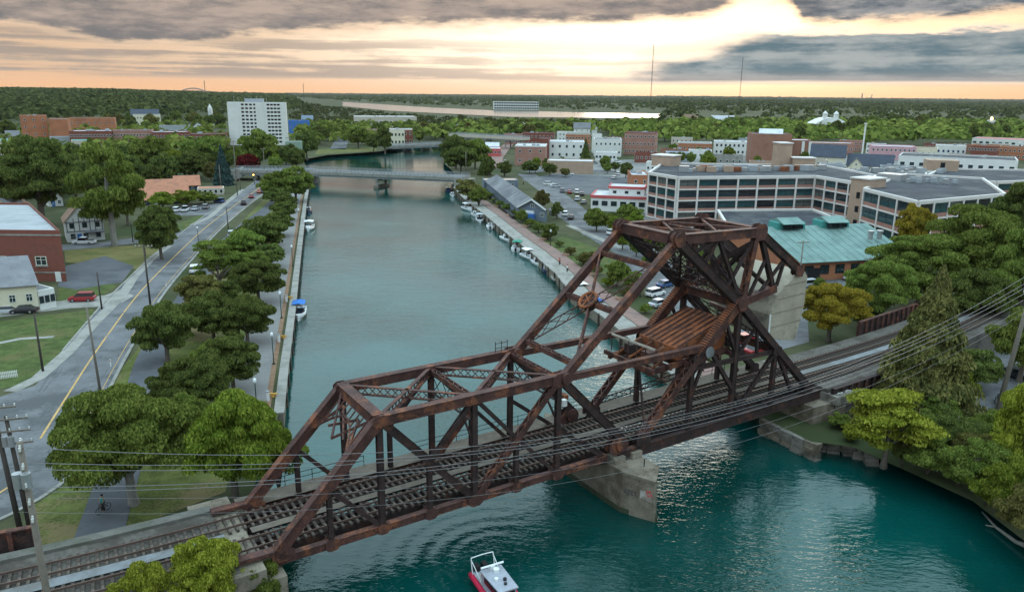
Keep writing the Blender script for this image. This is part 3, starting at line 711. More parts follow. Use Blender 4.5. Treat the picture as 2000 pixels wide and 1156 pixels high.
# machinery platform and house in the tower, orange with rust
mp = MB()
for t in (1.0, TW - 1.0): mp.beam(B(25.5, t, 12.6), B(37.2, t, 13.2), .35, .55)
for s in (25.6, 28.0, 30.4, 32.8, 35.2, 37.0): mp.beam(B(s, .2, 12.9), B(s, TW - .2, 12.9), .3, .45)
part(mp, 'platform_frame', RUST, bridge)
hs = MB()
hs.add([B(29.6, 1.1, 13.2), B(36.8, 1.1, 13.3), B(36.8, TW - 1.2, 13.3), B(29.6, TW - 1.2, 13.2), B(29.6, 1.1, 14.5), B(36.8, 1.1, 16.7), B(36.8, TW - 1.2, 16.7), B(29.6, TW - 1.2, 14.5)],
       [(3, 2, 1, 0), (4, 5, 6, 7), (0, 1, 5, 4), (1, 2, 6, 5), (2, 3, 7, 6), (3, 0, 4, 7)])
part(hs, 'machinery_house', RUSTO, bridge)
for i in range(8):
    t = 1.25 + i * (TW - 2.6) / 7
    part(MB().beam(B(29.7, t, 14.6), B(36.7, t, 16.75), .1, .14), 'roof_rib', RUST, bridge)
part(MB().box(B(27.4, 5.6, 13.7), (1.4, 1.0, 1.0), BA), 'gear_case', RUSTD, bridge)
part(MB().box(B(27.4, 3.0, 13.6), (1.1, 1.2, .9), BA), 'gear_case', RUST, bridge)
part(MB().tube([B(28.7, 1.6, 13.8), B(28.7, 6.6, 13.8)], .22, 10), 'drive_shaft', RUST, bridge)
for t in (2.2, 5.9): part(MB().tube([B(28.7, t - .15, 13.8), B(28.7, t + .15, 13.8)], .75, 14), 'gear_wheel', RUSTO, bridge)
rl = MB(); rl.beam(B(26.0, 7.4, 15.0), B(26.2, .9, 15.0), .14, .2)
part(rl, 'platform_rail', mat('weathered_timber', (0.42, 0.37, 0.31), .9), bridge)
rl = MB()
for i in range(6): rl.beam(B(26.0 + .04 * i, 7.4 - 1.3 * i, 13.1), B(26.0 + .04 * i, 7.4 - 1.3 * i, 15.0), .1, .1)
part(rl, 'rail_posts', RUST, bridge)
part(MB().beam(B(24.2, .2, 6.4), B(30.9, .8, 12.6), .7, .25), 'stair_stringer', RUST, bridge)

# secondary bracing that clutters the tower
for t0, t1 in ((0, TW), (TW, 0)):
    part(lattice_beam(MB(), B(38.4, t0, 17.6), B(44.0, t1, 12.6), .5, .16, 1.0), 'tower_brace', RUSTD, bridge)
    part(lattice_beam(MB(), B(24.6, t0, 7.0), B(30.6, t1, 12.2), .5, .16, 1.0), 'tower_brace', RUSTD, bridge)
    part(lattice_beam(MB(), B(37.4, t0, 13.4), B(37.4, t1, 17.9), .45, .16, 1.0), 'tower_brace', RUSTD, bridge)
    part(MB().beam(B(33.4, t0, 25.9), B(36.9, t1, 19.6), .26, .26), 'counterweight_sway', RUSTD, bridge)
    part(laced_member(MB(), B(39.2, t0, 25.6), B(42.8, t1, 19.2), .4, .4), 'counterweight_sway', RUSTD, bridge)
for t in (0.0, TW):
    for a, b in (((29.6, 24.8), (33.0, 26.0)), ((31.4, 23.2), (33.2, 26.0)), ((35.0, 20.5), (38.8, 25.6)), ((38.6, 19.0), (40.9, 23.0)), ((40.2, 19.2), (44.2, 22.8)), ((44.2, 22.8), (43.2, 19.8)), ((33.2, 14.4), (30.8, 9.0)), ((35.4, 17.0), (37.4, 13.0)), ((40.6, 15.6), (37.4, 12.2)), ((40.6, 15.6), (41.0, 12.2)), ((47.6, 9.2), (44.2, 9.2))):
        mem('secondary_brace', laced_member, (a[0], t, a[1]), (b[0], t, b[1]), .3, .3, RUSTD)
for s, z in ((27.4, 12.9), (33.0, 13.0), (35.6, 13.2)): part(lattice_beam(MB(), B(s, .3, z - .9), B(s, TW - .3, z - .9), .9, .16, .9), 'platform_truss', RUST, bridge)
for t in (1.2, 3.0, 4.8, 6.6): part(MB().beam(B(25.6, t, 12.7), B(29.6, t, 14.3), .14, .2), 'platform_strut', RUSTO, bridge)
# floor system: floor beams, stringers, walkway and handrail
for s in (-12.8, -8.8, HIP, 0, MID, 8.8, PIN, 19.4, 24.2, 30.8, 37.4, 44.2, 50.8):
    part(box_member(MB(), B(s, .2, 4.95), B(s, TW - .2, 4.95), .5, 1.0), 'floor_beam', RUSTD, bridge)
for t in (1.35, 2.85, 5.25, 6.75):
    part(box_member(MB(), B(-14, t, 5.25), B(53.4, t, 5.25), .35, .75), 'stringer', RUSTD, bridge)
for a, b in ((-13, -4.4), (-4.4, 4.4), (4.4, 13.4)):
    part(lattice_beam(MB(), B(a, .3, 4.7), B(b, TW - .3, 4.7), .3, .3, 2), 'bottom_lateral', RUSTD, bridge)
    part(lattice_beam(MB(), B(a, TW - .3, 4.7), B(b, .3, 4.7), .3, .3, 2), 'bottom_lateral', RUSTD, bridge)
DECKW = mat('walkway_planks', (0.135, 0.11, 0.088), .95, .25, 1.2)
part(MB().strip([B(-14, TW + .75, 0)[:2], B(54, TW + .75, 0)[:2]], .95, 1.1, 5.86), 'walkway', DECKW, bridge)
part(MB().strip([B(-14, 4.05, 0)[:2], B(54, 4.05, 0)[:2]], .42, .42, 5.94), 'centre_plate', DECKW, bridge)
for s0, s1 in ((-12, -2.0), (3.0, 18.0), (20.0, 52.0)):
    hr = MB()
    for z in (6.35, 6.85): hr.beam(B(s0, TW + 1.65, z), B(s1, TW + 1.65, z), .05, .05)
    n = int((s1 - s0) / 2.2)
    for i in range(n + 1):
        s = s0 + (s1 - s0) * i / n; hr.beam(B(s, TW + 1.65, 5.8), B(s, TW + 1.65, 6.9), .06, .06)
    part(hr, 'handrail', BLACK, bridge)
hr = MB()
for s in (11.6, 12.3, 13.0): hr.beam(B(s, TW, ZTOP), B(s, TW, ZTOP + 1.5), .07, .07)
hr.beam(B(11.6, TW, ZTOP + 1.3), B(13.0, TW, ZTOP + 1.3), .05, .05); hr.beam(B(11.6, TW, ZTOP + .8), B(13.0, TW, ZTOP + .8), .05, .05)
part(hr, 'ladder_rail', BLACK, bridge)
part(MB().box(B(18.2, 5.4, 9.4), (.5, .5, .7), BA), 'signal_box', WHITE, bridge)
part(MB().box(B(18.9, 6.4, 9.6), (.6, .9, .5), BA), 'signal_box', RUSTO, bridge)

# tracks
axis = lambda off, z, s0, s1, st: [B(s, BT(s) + off, z) for s in np.arange(s0, s1 + .01, st)]
tie_me = mesh_of(MB().box((0, 0, 0), (.22, 2.7, .2)), 'tie', TIE)
for nm, off, lab in (('railway_track', -1.95, 'rusty railway track nearer the patrol boat, crossing the bridge'), ('railway_track', 1.95, 'rusty railway track farther from the patrol boat, crossing the bridge')):
    tr = thing(nm, lab, 'railway track', B(20, 4.05 + off, 5.9), 'double railway tracks')
    for k in (-.75, .75):
        pts = axis(off + k, 6.0, -46, 170, 6.0); mb = MB()
        secs = []
        for i, p in enumerate(pts):
            a, b = Vector(pts[max(i - 1, 0)]), Vector(pts[min(i + 1, len(pts) - 1)]); d = (b - a).normalized(); r = Vector((d.y, -d.x, 0)); p = Vector(p)
            secs.append([p + r * x + Vector((0, 0, z)) for x, z in ((-.07, -.09), (.07, -.09), (.045, .07), (-.045, .07))])
        mb.loft(secs); part(mb, 'rail', RAIL, tr)
    base = BASE[tr.name]
    for s in np.arange(-44, 112, .62):
        p = B(s, BT(s) + off + rb.uniform(-.05, .05), 5.81)
        slope = (BT(s + 1) - BT(s - 1)) / 2
        o = newobj('tie', tie_me, tr, (p[0] - base[0], p[1] - base[1], p[2] - base[2])); o.rotation_euler = (0, 0, BA + slope + rb.uniform(-.03, .03))

# approaches: ballasted banks, concrete ledges, plate girders over the streets
def bank(s0, s1, name):
    ss = list(np.arange(s0, s1 + .01, 4.0))
    secs = [[B(s, BT(s) - 5.6, 1.9), B(s, BT(s) + 5.9, 1.9), B(s, BT(s) + 5.5, 5.74), B(s, BT(s) - 5.0, 5.74)] for s in ss]
    return struct(MB().loft(secs), name, BALLAST)
bank(-60, -14.2, 'railway_embankment'); bank(53.6, 170, 'railway_embankment')
for s0, s1, o0, o1 in ((-60, -14, 4.6, 5.6), ):
    ss = list(np.arange(s0, s1 + .01, 4.0))
    single(MB().loft([[B(s, BT(s) + o0, 5.2), B(s, BT(s) + o1, 5.2), B(s, BT(s) + o1, 6.0), B(s, BT(s) + o0, 6.0)] for s in ss]), 'concrete_ledge', mat('weathered_ledge', (0.13, 0.122, 0.108), .95, .25, 1.2, .02, col2=(0.08, 0.082, 0.06), s2=.3), 'weathered concrete ledge along the track above the footpath', 'ledge', B(-30, 9, 5.2))
ss = list(np.arange(-60, -13.9, 4.0))
struct(MB().strip([B(s, BT(s), 0)[:2] for s in ss], .55, .55, 5.93), 'track_centre_strip', PLATE)
ss = list(np.arange(54, 170, 4.0))
struct(MB().strip([B(s, BT(s), 0)[:2] for s in ss], .5, .5, 5.9), 'track_centre_strip', PLATE)
def girder(name, label, s0, s1, off, z0, z1, m=RUST):
    t = thing(name, label, 'girder', B((s0 + s1) / 2, 4 + off, z0))
    f = lambda s, d, z: B(s, BT(s) + off + d, z)
    part(MB().beam(f(s0, 0, (z0 + z1) / 2), f(s1, 0, (z0 + z1) / 2), .08, z1 - z0), 'web', RUSTD, t)
    part(MB().beam(f(s0, 0, z1), f(s1, 0, z1), .5, .12), 'top_flange', m, t)
    part(MB().beam(f(s0, 0, z0), f(s1, 0, z0), .5, .12), 'bottom_flange', m, t)
    n = int((s1 - s0) / 1.6)
    for i in range(n + 1):
        s = s0 + .1 + (s1 - s0 - .2) * i / n
        part(MB().beam(f(s, -.2, z0), f(s, -.2, z1), .12, .34), 'stiffener', m, t)
        part(MB().beam(f(s, .2, z0), f(s, .2, z1), .12, .34), 'stiffener', m, t)
    return t
girder('plate_girder', 'rusty plate girder with stiffeners behind the tracks in the left corner', -48, -28.5, 6.6, 4.6, 7.2)
girder('plate_girder', 'rusty plate girder beside the tracks near the tall spruce', 78, 96, 6.4, 4.8, 7.4)
girder('plate_girder', 'dark plate girder facing the water right of the bridge', 53.8, 78, -5.75, 3.3, 5.9, RUSTD)
# graffiti marks on the dark girder
gm = MB()
rg = random.Random(3)
for i, s in enumerate(np.arange(53.9, 57.6, .55)):
    h = rg.uniform(.35, .8)
    gm.box(B(s, -1.95, 5.1), (.14, .03, h), BA); gm.box(B(s + .2, -1.95, 5.1 + h / 2 - .1), (.34, .03, .13), BA)
    if i % 2: gm.box(B(s + .2, -1.95, 5.05), (.3, .03, .12), BA)
single(gm, 'painted_graffiti', WHITE, 'white graffiti lettering on the girder right of the bridge', 'graffiti', B(55.5, -1.95, 4.5))

# pier in the canal, cutwater shape, and abutments
pier = thing('bridge_pier', 'stained concrete bridge pier with pointed nose standing in the canal', 'pier', B(21, 3, 0))
pp0 = [(19.9, -1.9), (21.7, -5.4), (24.0, -2.8), (24.0, 11), (21.8, 14), (19.9, 11)]
pp1 = [(20.1, -2.0), (21.4, -5.1), (23.8, -3.0), (23.8, 10.7), (21.7, 13.5), (20.1, 10.7)]
mb = MB(); mb.loft([[B(s, t, -2) for s, t in pp0], [B(s, t, 4.1) for s, t in pp1]])
part(mb, 'shaft', CONCD, pier)
sc = lambda k: [(21.65 + (s - 21.65) * k, 4.3 + (t - 4.3) * k) for s, t in pp0]
mb = MB(); mb.loft([[B(s, t, -1.0) for s, t in sc(1.012)], [B(s, t, .55) for s, t in sc(1.006)]]); part(mb, 'waterline_stain', ALGAE, pier)
mb = MB(); mb.loft([[B(21.6 + (s - 21.6) * 1.05, 4 + (t - 4) * 1.02, 4.1) for s, t in pp1], [B(21.6 + (s - 21.6) * 1.05, 4 + (t - 4) * 1.02, 4.4) for s, t in pp1]])
part(mb, 'cap', CONCD, pier)
for t in (0, TW):
    part(MB().box(B(20.9, t, 4.75), (1.4, 1.3, .62), BA), 'bearing_block', CONCD, pier)
    part(MB().box(B(23.2, t, 4.75), (1.3, 1.3, .62), BA), 'bearing_block', CONCD, pier)
part(MB().tube([B(22.6, -2.3, 4.4), B(22.6, -2.3, 5.2)], .06, 5), 'post', BLACK, pier)
gf = MB(); a, b = Vector(B(20.9, -5.25, 2.2)), Vector(B(24.1, -2.9, 2.2)); 
d = (b - a).normalized(); nn = Vector((d.y, -d.x, 0))
a2 = Vector(B(20.0, -1.95, 0)); b2 = Vector(B(21.55, -5.25, 0)); d2 = (b2 - a2).normalized(); n2 = Vector((d2.y, -d2.x, 0))
if n2.dot(Vector(B(19, -6, 0)) - a2) < 0: n2 = -n2
WASH = mat('whitewash', (0.4, 0.37, 0.34), .9, .25, 2.0, col2=(0.25, 0.21, 0.17), s2=1.4, lo=.42, hi=.55)
for i, (x, z, w, h) in enumerate(((2.4, 2.6, .7, .9), (3.0, 2.5, .6, .8))):
    c = a2 + d2 * x + n2 * .1; gf.beam(c + Vector((0, 0, z - h / 2)), c + Vector((0, 0, z + h / 2)), w, .05, 0, n2)
part(gf, 'painted_patch', WASH, pier)
gf = MB()
for i, x in enumerate((.5, .85, 1.2, 1.55)):
    c = a2 + d2 * x + n2 * .1 + Vector((0, 0, 2.25)); gf.beam(c, c + Vector((0, 0, .5)), .09, .04, 0, n2); gf.beam(c + Vector((0, 0, .5)), c + d2 * .22 + Vector((0, 0, .45)), .06, .04, 0, n2); gf.beam(c + Vector((0, 0, .05)), c + d2 * .22, .06, .04, 0, n2)
for i, (dx, dz) in enumerate(((0, 0), (.3, .12), (.15, -.35), (.45, -.25))):
    c = a2 + d2 * (2.75 + dx) + n2 * .14 + Vector((0, 0, 2.9 + dz)); gf.beam(c, c + Vector((0, 0, .28)), .2, .03, 1, n2)
part(gf, 'graffiti', [mat('faded_paint', (0.09, 0.085, 0.085)), REDR], pier)
ab = thing('bridge_abutment', 'concrete abutment under the near left end of the bridge', 'abutment', B(-15, 4, 0))
part(MB().prism([B(-17.5, -1.4, 0)[:2], B(-12.8, -1.4, 0)[:2], B(-12.8, 11, 0)[:2], B(-17.5, 11, 0)[:2]], -2, 4.55), 'block', CONCD, ab)
part(MB().prism([B(-17.6, -1.5, 0)[:2], B(-14.3, -1.5, 0)[:2], B(-14.3, 11, 0)[:2], B(-17.6, 11, 0)[:2]], 4.4, 5.7), 'backwall', CONCD, ab)
ab = thing('bridge_abutment', 'stepped concrete abutment under the right end of the bridge', 'abutment', B(52, 4, 0))
part(MB().prism([B(50.4, -1.6, 0)[:2], B(56, -2.2, 0)[:2], B(56, 11, 0)[:2], B(50.4, 11, 0)[:2]], -2, 4.2), 'block', CONCD, ab)
part(MB().prism([B(53.4, -2.6, 0)[:2], B(57.4, -2.8, 0)[:2], B(57.4, 11, 0)[:2], B(53.4, 11, 0)[:2]], 4.1, 5.2), 'backwall', STONE, ab)

# ------------------------------------------------------------------ buildings
def window_mesh(kind, frame, glass):
    mb = MB(); b = {'plain': .09, 'double': .07, 'strip': .03, 'bare': .0}[kind]; o = -.07
    if b:
        for x0, x1, z0, z1 in ((-.5, .5, -.5, -.5 + b), (-.5, .5, .5 - b, .5), (-.5, -.5 + b, -.5 + b, .5 - b), (.5 - b, .5, -.5 + b, .5 - b)):
            mb.box(((x0 + x1) / 2, o / 2, (z0 + z1) / 2), (x1 - x0, -o, z1 - z0), 0, 0)
        if kind in ('double', 'strip'): mb.box((0, o / 2 + .005, 0), (b * .8, -o - .01, 1 - 2 * b), 0, 0)
        if kind in ('double', 'strip'): mb.box((0, o / 2 + .01, .12), (1 - 2 * b, -o - .02, b * .7), 0, 0)
    mb.add([(-.5 + b, -.02, -.5 + b), (.5 - b, -.02, -.5 + b), (.5 - b, -.02, .5 - b), (-.5 + b, -.02, .5 - b)], [(0, 1, 2, 3)], 1)
    return mesh_of(mb, 'window', [frame, glass])
WIN = {}
def win_me(kind='plain', frame=None, glass=None):
    frame = frame or WHITE; glass = glass or GLASS
    k = (kind, frame.name, glass.name)
    if k not in WIN: WIN[k] = window_mesh(kind, frame, glass)
    return WIN[k]
def put(name, me, parent, p, yaw, sc=(1, 1, 1)):
    b = BASE[parent.name]; o = newobj(name, me, parent, (p[0] - b[0], p[1] - b[1], p[2] - b[2])); o.rotation_euler = (0, 0, yaw); o.scale = sc
    return o
def window_row(parent, P, Q, z, n, w, h, me, margin=.0, name='window', skip=()):
    """n windows along wall P-Q; outside is to the right of P->Q"""
    dx, dy = Q[0] - P[0], Q[1] - P[1]; L = math.hypot(dx, dy); yaw = math.atan2(dy, dx); ux, uy = dx / L, dy / L
    for i in range(n):
        if i in skip: continue
        d = margin + (L - 2 * margin) * (i + .5) / n
        put(name, me, parent, (P[0] + ux * d + uy * .02, P[1] + uy * d - ux * .02, z), yaw, (w, 1, h))
def rect(A, Bq, depth):
    if isinstance(depth, tuple): return [A, Bq, (Bq[0] + depth[0], Bq[1] + depth[1]), (A[0] + depth[0], A[1] + depth[1])]
    dx, dy = Bq[0] - A[0], Bq[1] - A[1]; L = math.hypot(dx, dy); nx, ny = -dy / L * depth, dx / L * depth
    return [A, Bq, (Bq[0] + nx, Bq[1] + ny), (A[0] + nx, A[1] + ny)]
def face(A, Bq, depth, turn=0.0):
    """turn far building fronts square to the camera above the origin, plus a small turn"""
    mx_, my_ = (A[0] + Bq[0]) / 2, (A[1] + Bq[1]) / 2
    if my_ < 255 or isinstance(depth, tuple): return A, Bq
    a = math.atan2(-mx_, my_) + turn; px, py = math.cos(a), math.sin(a); w = abs((Bq[0] - A[0]) * px + (Bq[1] - A[1]) * py) / 2
    return (mx_ - px * w, my_ - py * w), (mx_ + px * w, my_ + py * w)
def inset(poly, d):
    cx, cy = sum(p[0] for p in poly) / len(poly), sum(p[1] for p in poly) / len(poly); out = []
    for x, y in poly:
        l = math.hypot(x - cx, y - cy); out.append((x - (x - cx) / l * d * 1.4, y - (y - cy) / l * d * 1.4))
    return out
def dvec(a, b): return (b[0] - a[0], b[1] - a[1])
rbd = random.Random(21)
def block(name, label, A, Bq, depth, ztop, wall, roof=None, floors=2, cols=(6, 4), ws=(1.1, 1.5), wk='plain', frame=None, parapet=.6, cornice=None, z0=2.0, units=0, cat='building', sides='fr', group=None, base=None, glass=None):
    A, Bq = face(A, Bq, depth, rbd.uniform(-.14, .14)); P = rect(A, Bq, depth); roof = roof or GREYR
    t = thing(name, label, cat, ((A[0] + Bq[0]) / 2, (A[1] + Bq[1]) / 2, z0), group)
    h = ztop - z0
    part(MB().prism(P, z0 - .3, ztop - parapet), 'wall', wall, t)
    pm = MB(); I = inset(P, .35)
    for i in range(4):
        j = (i + 1) % 4
        pm.add([(*P[i], ztop - parapet), (*P[j], ztop - parapet), (*P[j], ztop), (*P[i], ztop), (*I[i], ztop), (*I[j], ztop), (*I[j], ztop - parapet), (*I[i], ztop - parapet)], [(0, 1, 2, 3), (3, 2, 5, 4), (4, 5, 6, 7)])
    part(pm, 'parapet', cornice or wall, t)
    part(MB().sheet(inset(P, .2), ztop - parapet + .03), 'roof', roof, t)
    me = win_me(wk, frame, glass)
    fh = (h - parapet) / max(floors, 1)
    edges = {'f': (P[0], P[1], cols[0]), 'r': (P[1], P[2], cols[1]), 'l': (P[3], P[0], cols[1])}
    for k in sides:
        a, b, n = edges[k]
        L = math.hypot(b[0] - a[0], b[1] - a[1]); n = max(1, min(n, int(L / (ws[0] * 1.25)))) if n else 0
        for f in range(floors):
            if n: window_row(t, a, b, z0 + fh * (f + .55), n, ws[0], min(ws[1], fh * .7), me)
    cx, cy = sum(p[0] for p in P) / 4, sum(p[1] for p in P) / 4; yaw = math.atan2(Bq[1] - A[1], Bq[0] - A[0])
    for i in range(units):
        u, v = rbd.uniform(.15, .85), rbd.uniform(.2, .8)
        x = A[0] + (P[1][0] - A[0]) * u + (P[3][0] - A[0]) * v; y = A[1] + (P[1][1] - A[1]) * u + (P[3][1] - A[1]) * v
        s = rbd.uniform(.8, 1.8); mb = MB().box((x, y, ztop - parapet + s * .4), (s * 1.4, s, s * .8), yaw); mb.cyl((x, y, ztop - parapet + s * .85), s * .3, s * .12, 8)
        part(mb, 'roof_unit', METAL if i % 2 else GREYP, t)
    return t, P, yaw
def house(name, label, A, Bq, depth, eave, ridge, wall, roofm, cols=(3, 2), floors=2, gable='side', ws=(.9, 1.3), frame=None, cat='house', over=.45, chimney=False, door=True, group=None, sides='fr', z0=2.0):
    """pitched roof house; gable 'side': ridge parallel to the front, 'front': ridge runs away from the camera"""
    A, Bq = face(A, Bq, depth); P = rect(A, Bq, depth); t = thing(name, label, cat, ((A[0] + Bq[0]) / 2, (A[1] + Bq[1]) / 2, z0), group)
    mid = lambda p, q: ((p[0] + q[0]) / 2, (p[1] + q[1]) / 2)
    if gable == 'side': r0, r1 = mid(P[0], P[3]), mid(P[1], P[2]); pairs = ((P[0], P[1], r0, r1), (P[2], P[3], r1, r0)); gab = ((P[3], P[0], r0), (P[1], P[2], r1))
    else: r0, r1 = mid(P[0], P[1]), mid(P[3], P[2]); pairs = ((P[1], P[2], r0, r1), (P[3], P[0], r1, r0)); gab = ((P[0], P[1], r0), (P[2], P[3], r1))
    mb = MB().prism(P, z0 - .3, eave)
    for a, b, r in gab: mb.add([(*a, eave), (*b, eave), (*r, ridge - .05)], [(0, 1, 2)])
    part(mb, 'wall', wall, t)
    rm = MB()
    for a, b, c0, c1 in pairs:
        ux, uy = b[0] - a[0], b[1] - a[1]; l = math.hypot(ux, uy); ux, uy = ux / l * over, uy / l * over
        ox, oy = a[0] - c0[0], a[1] - c0[1]; l = math.hypot(ox, oy); dz = (ridge - eave) / l * over; ox, oy = ox / l * over, oy / l * over
        q = [(a[0] + ox - ux, a[1] + oy - uy, eave - dz), (b[0] + ox + ux, b[1] + oy + uy, eave - dz), (c1[0] + ux, c1[1] + uy, ridge), (c0[0] - ux, c0[1] - uy, ridge)]
        rm.add([(x, y, z + .02) for x, y, z in q] + [(x, y, z + .18) for x, y, z in q], [(3, 2, 1, 0), (4, 5, 6, 7), (0, 1, 5, 4), (1, 2, 6, 5), (2, 3, 7, 6), (3, 0, 4, 7)])
    ro = part(rm, 'roof', roofm, t)
    if chimney:
        x, y = r0[0] * .7 + r1[0] * .3, r0[1] * .7 + r1[1] * .3
        part(MB().box((x, y, ridge + .3), (.7, .7, 1.6), math.atan2(Bq[1] - A[1], Bq[0] - A[0])), 'chimney', BRICK, ro)
    me = win_me('double', frame); fh = (eave - z0) / floors
    for k, (a, b, n) in {'f': (P[0], P[1], cols[0]), 'r': (P[1], P[2], cols[1]), 'l': (P[3], P[0], cols[1])}.items():
        if k not in sides: continue
        for f in range(floors): window_row(t, a, b, z0 + fh * (f + .55), n, ws[0], min(ws[1], fh * .62), me)
        if (gable == 'front') == (k == 'f') and ridge - eave > 2.2: window_row(t, a, b, eave + (ridge - eave) * .3, 1, ws[0], 1.1, me)
    if door:
        yaw = math.atan2(Bq[1] - A[1], Bq[0] - A[0]); L = math.hypot(Bq[0] - A[0], Bq[1] - A[1])
        x, y = A[0] + (Bq[0] - A[0]) * .33, A[1] + (Bq[1] - A[1]) * .33
        part(MB().box((x + math.sin(yaw) * .03, y - math.cos(yaw) * .03, z0 + 1.05), (1.0, .1, 2.1), yaw), 'door', WHITE if wall is not WREND else BLUEP, t)
    return t

# --- white high-rise apartment slab
A, Bq = (-208.16, 564.93), (-185.41, 568.94); ztop = 32.67
t, P, yaw = block('apartment_tower', 'tall white concrete apartment tower with columns of dark windows', (-209.10, 570.66), (-166.53, 566.42), 16, ztop, WREND, WHITER, 0, (0, 0), cat='apartment tower', parapet=.9)
me = win_me('bare', WHITE, DGLASS); nf = 11; fh = (ztop - 3.5) / nf
P0, P1 = P[0], P[1]
for f in range(nf):
    for k, cx in enumerate((.26, .33, .40, .47, .70, .76, .82, .88)):
        x, y = P0[0] + (P1[0] - P0[0]) * cx, P0[1] + (P1[1] - P0[1]) * cx
        put('window', me, t, (x + math.sin(yaw) * .02, y - math.cos(yaw) * .02, 3.2 + fh * (f + .5)), yaw, (1.9, 1, 1.25))
for c0 in (.12, .55, .955):
    x, y = P0[0] + (P1[0] - P0[0]) * c0, P0[1] + (P1[1] - P0[1]) * c0; w = {.12: 9.5, .55: 5.5, .955: 3.0}[c0]
    part(MB().box((x, y, (ztop + 2) / 2), (w, .9, ztop - 2.2), yaw), 'pier_panel', WREND, t)
cx, cy = (P0[0] + P[2][0]) / 2, (P0[1] + P[2][1]) / 2
part(MB().box((cx - 2, cy, ztop + 1.2), (13, 7, 2.6), yaw), 'penthouse', GREYP, t)
for dx in (-17, -14, -9, -4, 0, 3, 7): part(MB().tube([(cx + dx, cy, ztop - .5), (cx + dx, cy, ztop + rbd.uniform(2.6, 4.8))], .12, 5), 'antenna', METAL, t)

# --- downtown on the left bank
block('brick_block', 'tall orange brick block with few small windows, leftmost in downtown', (-347.31, 546.01), (-320.94, 533.96), 26, 22.36, BRICKO, GREYR, 4, (3, 2), (1.2, 1.4), units=2)
block('brick_block', 'lower orange brick block joined right of the tallest downtown block', (-320.94, 533.96), (-314.02, 546.24), 28, 20.20, BRICKO, GREYR, 3, (0, 0))
block('brick_block', 'orange brick block with flat roof behind the red brick row', (-369.35, 642.61), (-341.81, 664.80), 24, 17.19, BRICKO, GREYR, 2, (8, 2), (1.2, 1.4))
block('brick_shop_row', 'long red brick shop row with white flat roof, middle of downtown', (-292.68, 507.89), (-271.17, 521.39), 22, 13.73, BRICK, WHITER, 2, (14, 3), (1.1, 1.6), units=4)
block('brick_shop_row', 'red brick shop row adjoining the white-roofed row on its right', (-270.85, 521.45), (-250.48, 535.28), 20, 13.69, BRICKP, GREYR, 2, (12, 3), (1.1, 1.6), units=3)
block('brick_shop_row', 'red brick shop row between the trees and the white tower', (-246.01, 525.58), (-225.84, 539.46), 20, 12.75, BRICK, WHITER, 2, (11, 3), (1.1, 1.6), units=2)
block('brick_shop_row', 'low red brick shop row at the foot of the white tower', (-225.51, 539.52), (-202.69, 548.85), 18, 11.17, BRICK, GREYR, 2, (10, 3), (1.1, 1.6), units=2)
block('stone_school', 'pale stone school building with slate roof above downtown', (-400.47, 816.67), (-380.22, 835.26), 26, 15.38, CREAM, SLATE, 2, (9, 3), (1.4, 1.8), parapet=.2)
house('slate_roof', 'slate pitched roof block behind the pale stone school', (-419.68, 851.64), (-397.98, 872.15), 22, 13.17, 19.84, CREAM, SLATE, (6, 2), 1, cat='building', door=False)
block('flat_shed', 'teal roofed low shed between the dark tree and downtown', (-282.03, 490.80), (-272.55, 496.88), 14, 8.75, BEIGE, TEAL, 1, (4, 2), parapet=.15)
block('flat_shed', 'grey roofed low shed beside the tall orange brick block', (-309.72, 514.98), (-299.81, 521.72), 10, 9.41, GREYP, GREYR, 1, (4, 2), parapet=.2)
block('flat_shed', 'teal roofed low building at the left edge by the dark tree', (-320.62, 467.42), (-302.44, 461.93), 16, 10.22, BEIGE, TEAL, 1, (4, 2), parapet=.15)
block('flat_shed', 'pale roofed low building at the left edge below the teal roof', (-274.14, 396.32), (-255.43, 387.06), 14, 9.75, BEIGE, ORROOF, 1, (4, 2), parapet=.15)
block('grey_block', 'low grey block with flat roof behind the red brick row', (-301.24, 656.97), (-283.54, 677.39), 16, 11.07, GREYP, GREYR, 1, (6, 2), units=3)
block('blue_shop', 'bright blue flat shop right of the white tower', (-211.88, 729.68), (-193.18, 733.93), 16, 14.28, BLUEP, WHITER, 1, (4, 2), units=1)
block('green_shed', 'pale green painted shed at the canal edge by the tower', (-126.71, 427.94), (-117.83, 425.81), 10, 13.53, mat('pale_green_paint', (0.25, 0.33, 0.26), .9), GREYR, 1, (0, 2), parapet=.2)
church = house('church', 'small white church with steeple in the trees left of the tower', (-350.34, 885.85), (-342.43, 888.12), 18, 12.26, 17.94, WREND, SLATE, (1, 2), 1, 'front', cat='church')
x, y = (-347.18, 886.76); part(MB().box((x, y + 3, 12), (4, 4, 20), 0).tube([(x, y + 3, 22), (x, y + 3, 26.42)], [2.4, .1], 4), 'steeple', WREND, church)

